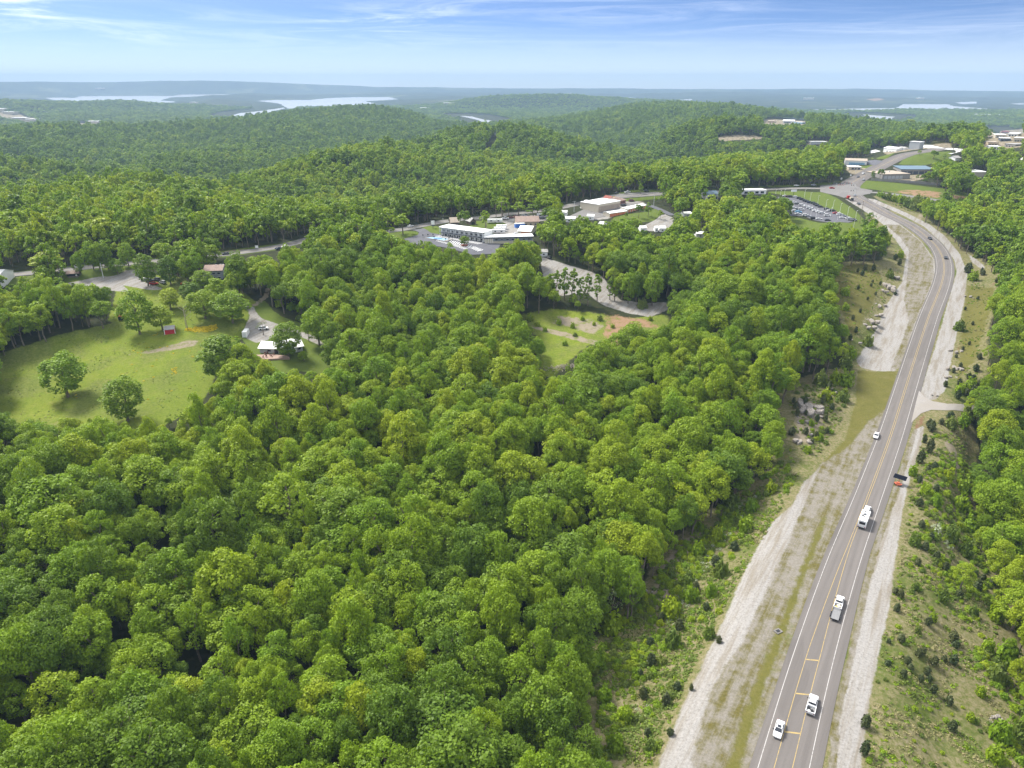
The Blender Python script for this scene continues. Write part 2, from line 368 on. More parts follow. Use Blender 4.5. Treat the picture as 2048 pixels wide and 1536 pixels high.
# ---------------------------------------------------------------- terrain: control points read off the photograph
NEAR = [  # px, py, ground height
 # highway
 (1573,1536,0),(1622,1300,0),(1680,1100,1),(1745,950,2),(1795,830,6),(1848,650,16),(1888,540,25),(1896,500,28),(1860,470,31),(1815,440,33),(1770,415,35),(1712,395,36.5),(1695,378,38),(1735,345,43),(1785,318,51),(1832,302,57),(1890,297,60),
 # left verge and bank
 (1430,1400,0),(1520,1150,0.5),(1600,1000,1.5),(1660,880,4),(1740,740,10),(1780,620,17.5),(1820,510,26.5),(1790,470,29),(1720,450,32),
 (1290,1400,-5),(1340,1220,-6),(1430,1080,-5),(1530,960,-1),(1600,850,6),(1680,720,12),(1710,640,20),(1690,560,28),(1750,560,25),(1740,500,29),
 # right side
 (1700,1450,0),(1790,1100,0.5),(1835,900,3),(1880,780,8),(1910,650,17),(1935,560,24),(1920,490,29),(1860,430,33),
 (1850,1400,-3),(1920,1150,-6),(1900,900,-1),(1950,1000,-8),(1930,800,7),(1960,700,18),(1970,620,24),(2048,600,26),(1990,545,27),(2048,1300,-8),(2048,900,-4),(2048,1500,-6),
 # foreground wood
 (0,1536,-4),(300,1536,-6),(700,1536,-4),(1100,1536,-5),(0,1250,-3),(300,1250,-6),(700,1250,-7),(1100,1250,-7),(0,1000,0),(300,1000,0),(700,1000,-4),(1100,1000,-5),(1350,950,-3),(900,850,2),(1200,800,4),(1450,780,6),
 # meadow, farmhouse, left ridge
 (0,820,5),(200,820,5),(380,810,6),(100,730,10),(280,720,11),(440,700,12),(560,700,13),(640,700,12),(340,665,15),(120,650,18),(230,645,17),(480,640,17),(560,620,19),(700,660,13),
 (10,560,27),(150,545,28),(260,545,28),(360,540,28),(460,540,29),(530,580,24),(700,560,24),(0,548,28.5),(130,536,30),(270,524,31),(440,509,32),(560,492,33),(615,478,34),
 # centre
 (1050,640,12),(1200,640,13),(1320,610,16),(1150,700,9),(1120,740,7),(1200,560,22),(1100,525,27),(850,600,17),(950,540,24),(1300,520,25),(1450,600,18),(1550,650,16),(1600,520,26),(1450,520,26),
 (800,465,33),(870,455,34),(960,495,31.5),(940,470,32.5),(1060,440,35),(1000,440,35),(1000,480,32.5),(1150,430,36),(1230,400,39),(1320,430,35),(1300,390,39),(1420,384,39),(1500,380,39),(1600,377,38.5),
 (1580,400,36.5),(1640,430,34.5),(1700,445,33.5),(1600,450,31),(1660,470,30),(1700,462,31.5),
 (1760,372,39),(1850,390,36.5),(1930,395,35.5),(2000,400,36),(1830,430,26),(1900,450,24),(1980,480,24),(2048,500,26),(1860,372,39),(2048,420,34),(1780,335,46),(1830,342,44),(1900,350,42),(2000,350,41),(1870,318,52),(1960,325,46),(2048,330,44),
 (1700,330,46),(1730,322,48),(1660,345,43),(1600,350,42),(1450,365,41),(1300,372,41),(1150,385,40),
]
FAR = [  # px, py, horizontal distance, height of the canopy that hides the ground
 (0,388,730,15),(100,368,770,15),(250,351,800,15),(350,358,790,15),(440,385,740,15),(520,400,720,15),(700,410,700,15),(900,400,700,15),(1100,385,740,15),
 (150,330,1300,15),
 (0,318,1350,15),(60,322,1300,15),(120,345,1200,15),
 (440,372,860,15),(500,352,900,15),(560,340,960,15),(640,322,1060,15),(700,305,1150,15),(800,285,1300,15),(900,263,1500,17),(1000,262,1520,17),(1100,266,1500,17),(1200,287,1380,15),(1290,322,1230,15),
 (700,370,830,15),(900,340,930,15),(1100,340,930,15),(900,300,1200,15),(1050,300,1200,15),(1190,345,920,15),
 (1210,352,880,15),(1300,334,960,15),(1400,322,1010,15),(1500,312,1060,15),(1600,305,1100,15),(1680,318,980,15),
 (300,318,1500,17),(430,325,1350,15),(560,300,1650,17),(600,270,2000,17),
 (0,252,2300,17),(150,243,2400,17),(240,256,2350,17),(320,256,2350,17),(400,241,2450,17),(560,226,2700,17),(640,216,2900,17),(760,214,2950,17),(830,226,2850,17),(880,248,2500,17),
 (200,290,1900,17),(400,285,1950,17),(0,290,1850,17),
 (900,252,2900,17),(960,252,3100,17),(1030,250,3000,17),
 (1060,242,2900,17),(1120,252,2300,17),(1180,226,3000,17),(1300,209,3200,17),(1420,205,3000,17),(1540,217,2700,17),(1660,226,2400,17),(1720,241,2200,17),(1800,246,2050,17),(1900,256,1900,17),(1980,256,1800,17),(2048,248,1850,17),
 (1300,290,1500,17),(1420,277,1650,0),(1570,247,1850,0),(1640,262,1650,17),(1630,290,1350,0),(1500,296,1300,15),(1360,300,1330,15),(1300,250,2100,17),(1450,240,2200,17),(1750,280,1350,15),(1800,270,1500,17),
 (1880,282,1150,0),(1990,292,1120,0),(2020,268,1350,0),(2048,290,1100,0),
 # beyond: lake country
 (830,217,5200,17),(900,202,5300,17),(960,190,5400,17),(1040,185,5400,17),(1130,189,5300,17),(1210,200,5100,17),
 (0,219,4600,17),(50,205,4800,17),(130,205,5000,17),(220,211,4900,17),(280,203,5000,17),(320,211,5000,17),(400,206,5600,17),(480,212,5400,17),
 (0,160,12600,0),(200,162,12600,0),(400,157,12600,0),(600,165,12600,0),(760,174,12600,0),(1000,176,12600,0),(1300,178,12600,0),(1500,180,12600,0),(1650,177,12600,0),(1780,179,12600,0),(1900,184,12600,0),(2048,184,12600,0),
 (1600,187,7500,0),(1800,187,7500,0),(2000,190,7500,0),(1400,190,7500,0),(1000,181,9000,0),(700,180,9600,0),(300,178,10500,0),(0,175,10200,0),
]
LAKE_Z = -60.0
FLAT = [  # shores and valley floors: px, py, height
 (200,194,-58),(420,186,-58),(520,191,-59),(650,203,-59),(750,199,-59),(1260,197,-58),(1360,200,-58),(1650,219,-58),(1720,219,-58),(1880,213,-58),(1940,216,-58),(1760,234,-58),(500,225,-58),(860,210,-40),(960,240,-57),(930,232,-52),(1050,215,-40),(600,190,-40),(900,186,-35),(1500,200,-40),(2030,215,-52),(2040,238,-45),(1850,238,-52),(350,230,-35),(150,235,-30),(20,236,-25),(460,222,-57),
]

HID = [  # hidden valleys behind the crests: px, horizontal distance, height
 (0,1000,-30),(120,1000,-38),(250,1020,-42),(380,1000,-42),(460,960,-35),(0,1650,-62),(80,1600,-62),(200,1480,-48),
 (480,1080,-48),(560,1180,-50),(640,1300,-50),(720,1420,-45),(800,1620,-40),(900,1850,-60),(1000,1900,-65),(1100,1850,-60),(1200,1700,-50),(1290,1500,-40),
 (0,3000,-80),(240,3000,-85),(400,3200,-90),(560,3500,-95),(760,3700,-95),(880,3300,-92),(960,4300,-110),(1050,3800,-92),(1000,3300,-75),
 (1180,3700,-60),(1300,4000,-55),(1420,4000,-62),(1540,3600,-72),(1660,3200,-85),(1800,2800,-85),(1900,2700,-85),(2048,2600,-80),
 (1300,1200,-22),(1450,1240,-16),(1600,1280,-5),(1040,7000,-70),(1300,1850,-20),(1150,1950,-50),
 (1850,4200,-112),(1600,5200,-115),(2000,4200,-112),(1700,4300,-112),
]

def _cps():
    P = []
    for px, py, z in NEAR + FLAT:
        d = ray(px, py); t = (z - CAM_Z) / d[2]
        P.append((d[0] * t, d[1] * t, z))
    for px, py, D, c in FAR:
        d = ray(px, py); t = D / math.hypot(d[0], d[1])
        P.append((d[0] * t, d[1] * t, CAM_Z + t * d[2] - c))
    for px, D, z in HID:
        d = ray(px, 260); t = D / math.hypot(d[0], d[1])
        P.append((d[0] * t, d[1] * t, max(z, -57)))
    return np.array(P)

def _uv(x, y):
    az = np.clip(np.arctan2(x, y), -0.82, 0.82)
    return az * 1.0, np.log(np.clip(np.hypot(x, y), 70.0, 13500.0) / 100.0)

_C = _cps()
_cu, _cv = _uv(_C[:, 0], _C[:, 1])
def _kern(r2): return np.where(r2 > 1e-14, 0.5 * r2 * np.log(np.maximum(r2, 1e-14)), 0.0)
def _fit():
    n = len(_C)
    r2 = (_cu[:, None] - _cu) ** 2 + (_cv[:, None] - _cv) ** 2
    K = _kern(r2) + np.eye(n) * 2e-5
    Q = np.stack([np.ones(n), _cu, _cv], 1)
    A = np.block([[K, Q], [Q.T, np.zeros((3, 3))]])
    s = np.linalg.solve(A, np.concatenate([_C[:, 2], np.zeros(3)]))
    return s[:n], s[n:]
_W, _Aff = _fit()

def base_height(x, y):
    x = np.asarray(x, float); y = np.asarray(y, float)
    sh = x.shape; x = x.ravel(); y = y.ravel()
    out = np.empty(len(x))
    for i in range(0, len(x), 20000):
        u, v = _uv(x[i:i + 20000], y[i:i + 20000])
        r2 = (u[:, None] - _cu) ** 2 + (v[:, None] - _cv) ** 2
        out[i:i + 20000] = _kern(r2) @ _W + _Aff[0] + _Aff[1] * u + _Aff[2] * v
    return out.reshape(sh)

def vnoise(x, y, seed=0):
    """smooth value noise, about -1..1"""
    xi = np.floor(x).astype(np.int64); yi = np.floor(y).astype(np.int64)
    fx = x - xi; fy = y - yi
    fx = fx * fx * (3 - 2 * fx); fy = fy * fy * (3 - 2 * fy)
    def h(a, b):
        n = (a * 374761393 + b * 668265263 + seed * 1442695041) & 0xffffffff
        n = ((n ^ (n >> 13)) * 1274126177) & 0xffffffff
        return ((n ^ (n >> 16)) & 0xffff) / 32767.5 - 1.0
    return (h(xi, yi) * (1 - fx) + h(xi + 1, yi) * fx) * (1 - fy) + (h(xi, yi + 1) * (1 - fx) + h(xi + 1, yi + 1) * fx) * fy

def smooth(a, b, x):
    t = np.clip((x - a) / (b - a), 0, 1)
    return t * t * (3 - 2 * t)

LAKES = [
 [(90,195.4),(132,195),(151,196),(160,192.7),(220,192),(347,191.7),(373,186.3),(342,185),(300,181.5),(366,183),(420,181),(450,185),(494,186.6),(528,189),(500,190.5),(454,191.7),(395,194),(342,195),(322,200.5),(354,203),(337,207),(234,207),(181,205.5),(137,203),(107,200.5)],
 [(512,202),(548,200),(621,200),(653,196.4),(706,194.4),(777,194),(799,199),(767,201),(731,203),(760,208.6),(723,209),(684,215),(621,216),(577,218),(560,208)],
 [(456,233),(480,226),(520,222),(568,215),(572,217),(555,221),(530,227),(500,232),(470,238)],
 [(915,231),(945,233),(965,238.5),(985,241),(972,248),(955,241),(930,235)],
 [(1223,196.4),(1260,194.7),(1291,199),(1254,200.5)],
 [(1346,201.5),(1366,199),(1387,198),(1377,203.5)],
 [(1591,220.3),(1707,217),(1792,216),(1806,208.4),(1895,208.4),(1908,212.5),(1982,218),(1963,221),(1779,221),(1717,224),(1632,224)],
 [(1727,229),(1789,233.5),(1782,240),(1755,243),(1731,234)],
 [(1908,205),(1953,203),(1953,207.6),(1925,209)],
 [(2021,207),(2060,206),(2060,210),(2025,209)],
]
def at_z(px, py, z):
    d = ray(px, py); t = (z - CAM_Z) / d[..., 2]
    return np.stack([d[..., 0] * t, d[..., 1] * t], -1)
def poly_sdf(x, y, P):
    """signed distance to a polygon (negative inside)"""
    P = np.asarray(P, float); Q = np.roll(P, -1, 0)
    best = np.full(x.shape, 1e18); ins = np.zeros(x.shape, bool)
    for (ax, ay), (bx, by) in zip(P, Q):
        ex, ey = bx - ax, by - ay
        t = np.clip(((x - ax) * ex + (y - ay) * ey) / max(ex * ex + ey * ey, 1e-9), 0, 1)
        best = np.minimum(best, (x - ax - t * ex) ** 2 + (y - ay - t * ey) ** 2)
        if ay != by:
            c = ((ay > y) != (by > y)) & (x < ex * (y - ay) / (by - ay) + ax)
            ins ^= c
    d = np.sqrt(best)
    return np.where(ins, -d, d)
LAKE_XY = []
for _l in LAKES:
    _a = np.array(_l, float)
    LAKE_XY.append(at_z(_a[:, 0], _a[:, 1], LAKE_Z))

# highway, traced along its pavement edges and lifted onto the ground
HW_L = [(1498,1536),(1553,1369),(1594,1250),(1623,1173),(1706,982),(1767,829),(1829,658),(1870,546),(1867,523),(1838,485),(1791,456),(1745,423),(1688,396)]
HW_R = [(1648,1536),(1662,1431),(1697,1294),(1722,1169),(1741,1093),(1779,987),(1826,844),(1870,687),(1905,567),(1911,543),(1905,523),(1887,494),(1846,456),(1799,431),(1752,411),(1721,391)]
HW_C = [(1550,1600),(1568,1533),(1584,1466),(1604,1390),(1623,1322),(1642,1263),(1655,1216),(1673,1163),(1691,1108),(1715,1049),(1741,982),(1763,923),(1782,870),(1804,800),(1835,699),(1858,631),(1882,573),(1890,541),(1887,517),(1876,494),(1852,470),(1820,450),(1779,428),(1741,409),(1712,394),(1697,383),(1696,373),(1712,360),(1752,338),(1785,320),(1822,305),(1862,299.5),(1905,296)]
def unproject(px, py, hf=None, n=700, tmax=13200.0):
    """first hit of the view rays with the ground"""
    hf = hf or base_height
    d = ray(np.atleast_1d(px), np.atleast_1d(py))
    ts = np.exp(np.linspace(math.log(60.0), math.log(tmax), n))
    out = np.empty((len(d), 3))
    for i in range(0, len(d), 200):
        dd = d[i:i + 200]
        P = dd[:, None, :] * ts[None, :, None]
        zz = CAM_Z + P[..., 2]
        below = zz <= hf(P[..., 0], P[..., 1])
        k = np.where(below.any(1), below.argmax(1), n - 1)
        k = np.maximum(k, 1)
        lo = ts[k - 1]; hi = ts[k]
        for _ in range(12):
            mid = (lo + hi) / 2
            Q = dd * mid[:, None]
            b = CAM_Z + Q[:, 2] <= hf(Q[:, 0], Q[:, 1])
            hi = np.where(b, mid, hi); lo = np.where(b, lo, mid)
        Q = dd * hi[:, None]
        out[i:i + 200] = np.stack([Q[:, 0], Q[:, 1], CAM_Z + Q[:, 2]], -1)
    return out
def resample(P, step):
    P = np.asarray(P, float)
    s = np.concatenate([[0], np.cumsum(np.hypot(*np.diff(P[:, :2], axis=0).T))])
    n = max(2, int(s[-1] / step) + 1)
    q = np.linspace(0, s[-1], n)
    return np.stack([np.interp(q, s, P[:, k]) for k in range(P.shape[1])], -1)
def soften(P, it):
    P = P.copy()
    for _ in range(it):
        P[1:-1] = P[1:-1] * 0.5 + (P[:-2] + P[2:]) * 0.25
    return P

# ---------------------------------------------------------------- roads as centre lines on the ground
def line3(px, step=6.0, it=8, itz=25):
    a = np.array(px, float)
    P = soften(resample(unproject(a[:, 0], a[:, 1]), step), it)
    z = P.copy(); z = soften(z, itz); P[:, 2] = z[:, 2]
    return P
HW = line3(HW_C)
ROADS = dict(
    ridge=([(-60,556),(0,551),(60,546.5),(130,540),(200,532),(270,526),(330,520),(400,514),(440,510),(500,503),(560,494),(590,487),(615,477),(650,468),(700,465),(760,466),(790,463),(815,458),(850,449),(900,441),(960,436),(1020,428),(1080,423),(1120,416),(1170,404),(1202,398.5),(1240,394),(1307,390),(1380,385.5),(1440,383),(1500,380),(1560,377.5),(1620,376),(1672,378)], 5.2),
    side=([(1700,383),(1740,384),(1780,386.5),(1840,394.5),(1880,401)], 4.6),
    frontage=([(1205,397),(1216,391.5),(1245,388),(1275,386),(1319,385.5)], 3.6),
    parkway=([(1290,408),(1312,414),(1330,424),(1345,431)], 2.8),
)
RL = {k: (line3(v[0], 6.0, 6), v[1]) for k, v in ROADS.items()}

# ---------------------------------------------------------------- the ground grid (rings round the point under the camera)
AZ = np.concatenate([np.linspace(-math.pi, -0.90, 30)[:-1], np.linspace(-0.90, 0.90, 640), np.linspace(0.90, math.pi, 30)[1:]])
LR = np.concatenate([np.linspace(math.log(15), math.log(85), 14)[:-1], np.linspace(math.log(85), math.log(700), 330)[:-1],
                     np.linspace(math.log(700), math.log(3000), 150)[:-1], np.linspace(math.log(3000), math.log(13000), 110)])
RR = np.exp(LR)
_A, _R = np.meshgrid(AZ, RR)
GX, GY = _R * np.sin(_A), _R * np.cos(_A)

def near_line(x, y, L):
    """distance to a polyline and its height there"""
    best = np.full(x.shape, 1e18); zz = np.zeros(x.shape)
    for a, b in zip(L[:-1], L[1:]):
        ex, ey = b[0] - a[0], b[1] - a[1]
        t = np.clip(((x - a[0]) * ex + (y - a[1]) * ey) / max(ex * ex + ey * ey, 1e-9), 0, 1)
        d = (x - a[0] - t * ex) ** 2 + (y - a[1] - t * ey) ** 2
        k = d < best
        best = np.where(k, d, best); zz = np.where(k, a[2] + t * (b[2] - a[2]), zz)
    return np.sqrt(best), zz

def build_heights():
    Z = base_height(GX, GY)
    R = np.hypot(GX, GY)
    # lumps and side valleys, growing with distance
    Z += vnoise(GX / 55, GY / 55, 1) * 1.3 * smooth(60, 160, R)
    calm = 1 - smooth(0.30, 0.40, np.arctan2(GX, GY)) * (1 - smooth(1900, 2400, R))          # the built-up ridge on the right is even ground
    Z -= calm * (0.3 + 0.7 * vnoise(GX / 150, GY / 150, 2)) * 6.0 * smooth(700, 1100, R)
    Z -= calm * (0.25 + 0.75 * vnoise(GX / 300, GY / 300, 3)) * 11.0 * smooth(900, 1900, R) * (1 - smooth(9500, 12000, R))
    # the lake country: a rolling plain that ends in a level line of far ridges
    crest_px = np.array([-400, 0, 200, 400, 600, 760, 1000, 1300, 1500, 1650, 1780, 1900, 2048, 2500.0])
    crest_py = np.array([164, 163, 164, 160, 167, 174, 176.5, 178, 179, 177.5, 178.5, 182, 183, 184.0])
    d = ray(crest_px, crest_py); caz = np.arctan2(d[:, 0], d[:, 1]); cz = CAM_Z + d[:, 2] / np.hypot(d[:, 0], d[:, 1]) * 12300.0
    az = np.arctan2(GX, GY)
    hills = 18 * vnoise(GX / 1500, GY / 1000, 4) + 12 * vnoise(GX / 620, GY / 420, 6) + 5 * vnoise(GX / 240, GY / 200, 7)
    plain = -42 + hills * smooth(5200, 6500, R)
    top = np.interp(az, caz, cz) - 4 + 5 * vnoise(az * 40, R * 0, 8)
    mid = np.interp(az, caz, CAM_Z + (cz - CAM_Z) * 0.80 - 30)
    plain = np.where(R > 7000, np.minimum(plain, CAM_Z + (np.interp(az, caz, cz) - CAM_Z) * R / 12300.0 - 14), plain)
    w = smooth(5200, 6300, R)
    Z = Z * (1 - w) + plain * w
    # lakes
    far = R > 3500
    x, y, z = GX[far], GY[far], Z[far]
    D = np.full(x.shape, 1e9)
    for L in LAKE_XY: D = np.minimum(D, poly_sdf(x, y, L))
    shore = np.maximum(z, LAKE_Z + 4 + 10 * smooth(0, 600, D))
    low = LAKE_Z + 4 + np.maximum(z - LAKE_Z, 0) * smooth(0, 600, D)
    z = np.where(D > 0, np.minimum(shore, np.maximum(low, LAKE_Z + 4)), LAKE_Z - 6)
    Z[far] = z
    k = smooth(11500, 12400, R)
    Z = Z * (1 - k) + np.maximum(Z, top) * k
    # cut and fill along the roads
    nr = R < 1300
    x, y, z = GX[nr], GY[nr], Z[nr]
    for L, hw, full, out in [(HW, 0, 15.0, 30.0)] + [(l, 0, w + 1.5, w + 9.0) for l, w in RL.values()]:
        lo, hi = L[:, :2].min(0) - out, L[:, :2].max(0) + out
        k = (x > lo[0]) & (x < hi[0]) & (y > lo[1]) & (y < hi[1])
        d, zl = near_line(x[k], y[k], L)
        f = 1 - smooth(full, out, d)
        z[k] = z[k] * (1 - f) + (zl - 0.02) * f
    Z[nr] = z
    return Z
GZ = build_heights()

def height(x, y):
    x = np.asarray(x, float); y = np.asarray(y, float)
    a = np.interp(np.arctan2(x, y), AZ, np.arange(len(AZ)))
    r = np.interp(np.log(np.maximum(np.hypot(x, y), 15.0)), LR, np.arange(len(LR)))
    i = np.clip(a.astype(int), 0, len(AZ) - 2); j = np.clip(r.astype(int), 0, len(LR) - 2)
    fa = a - i; fr = r - j
    return (GZ[j, i] * (1 - fa) + GZ[j, i + 1] * fa) * (1 - fr) + (GZ[j + 1, i] * (1 - fa) + GZ[j + 1, i + 1] * fa) * fr

def hit(px, py):
    return unproject(px, py, height, 900, 12900.0)
def at(px, py):
    return hit([px], [py])[0]

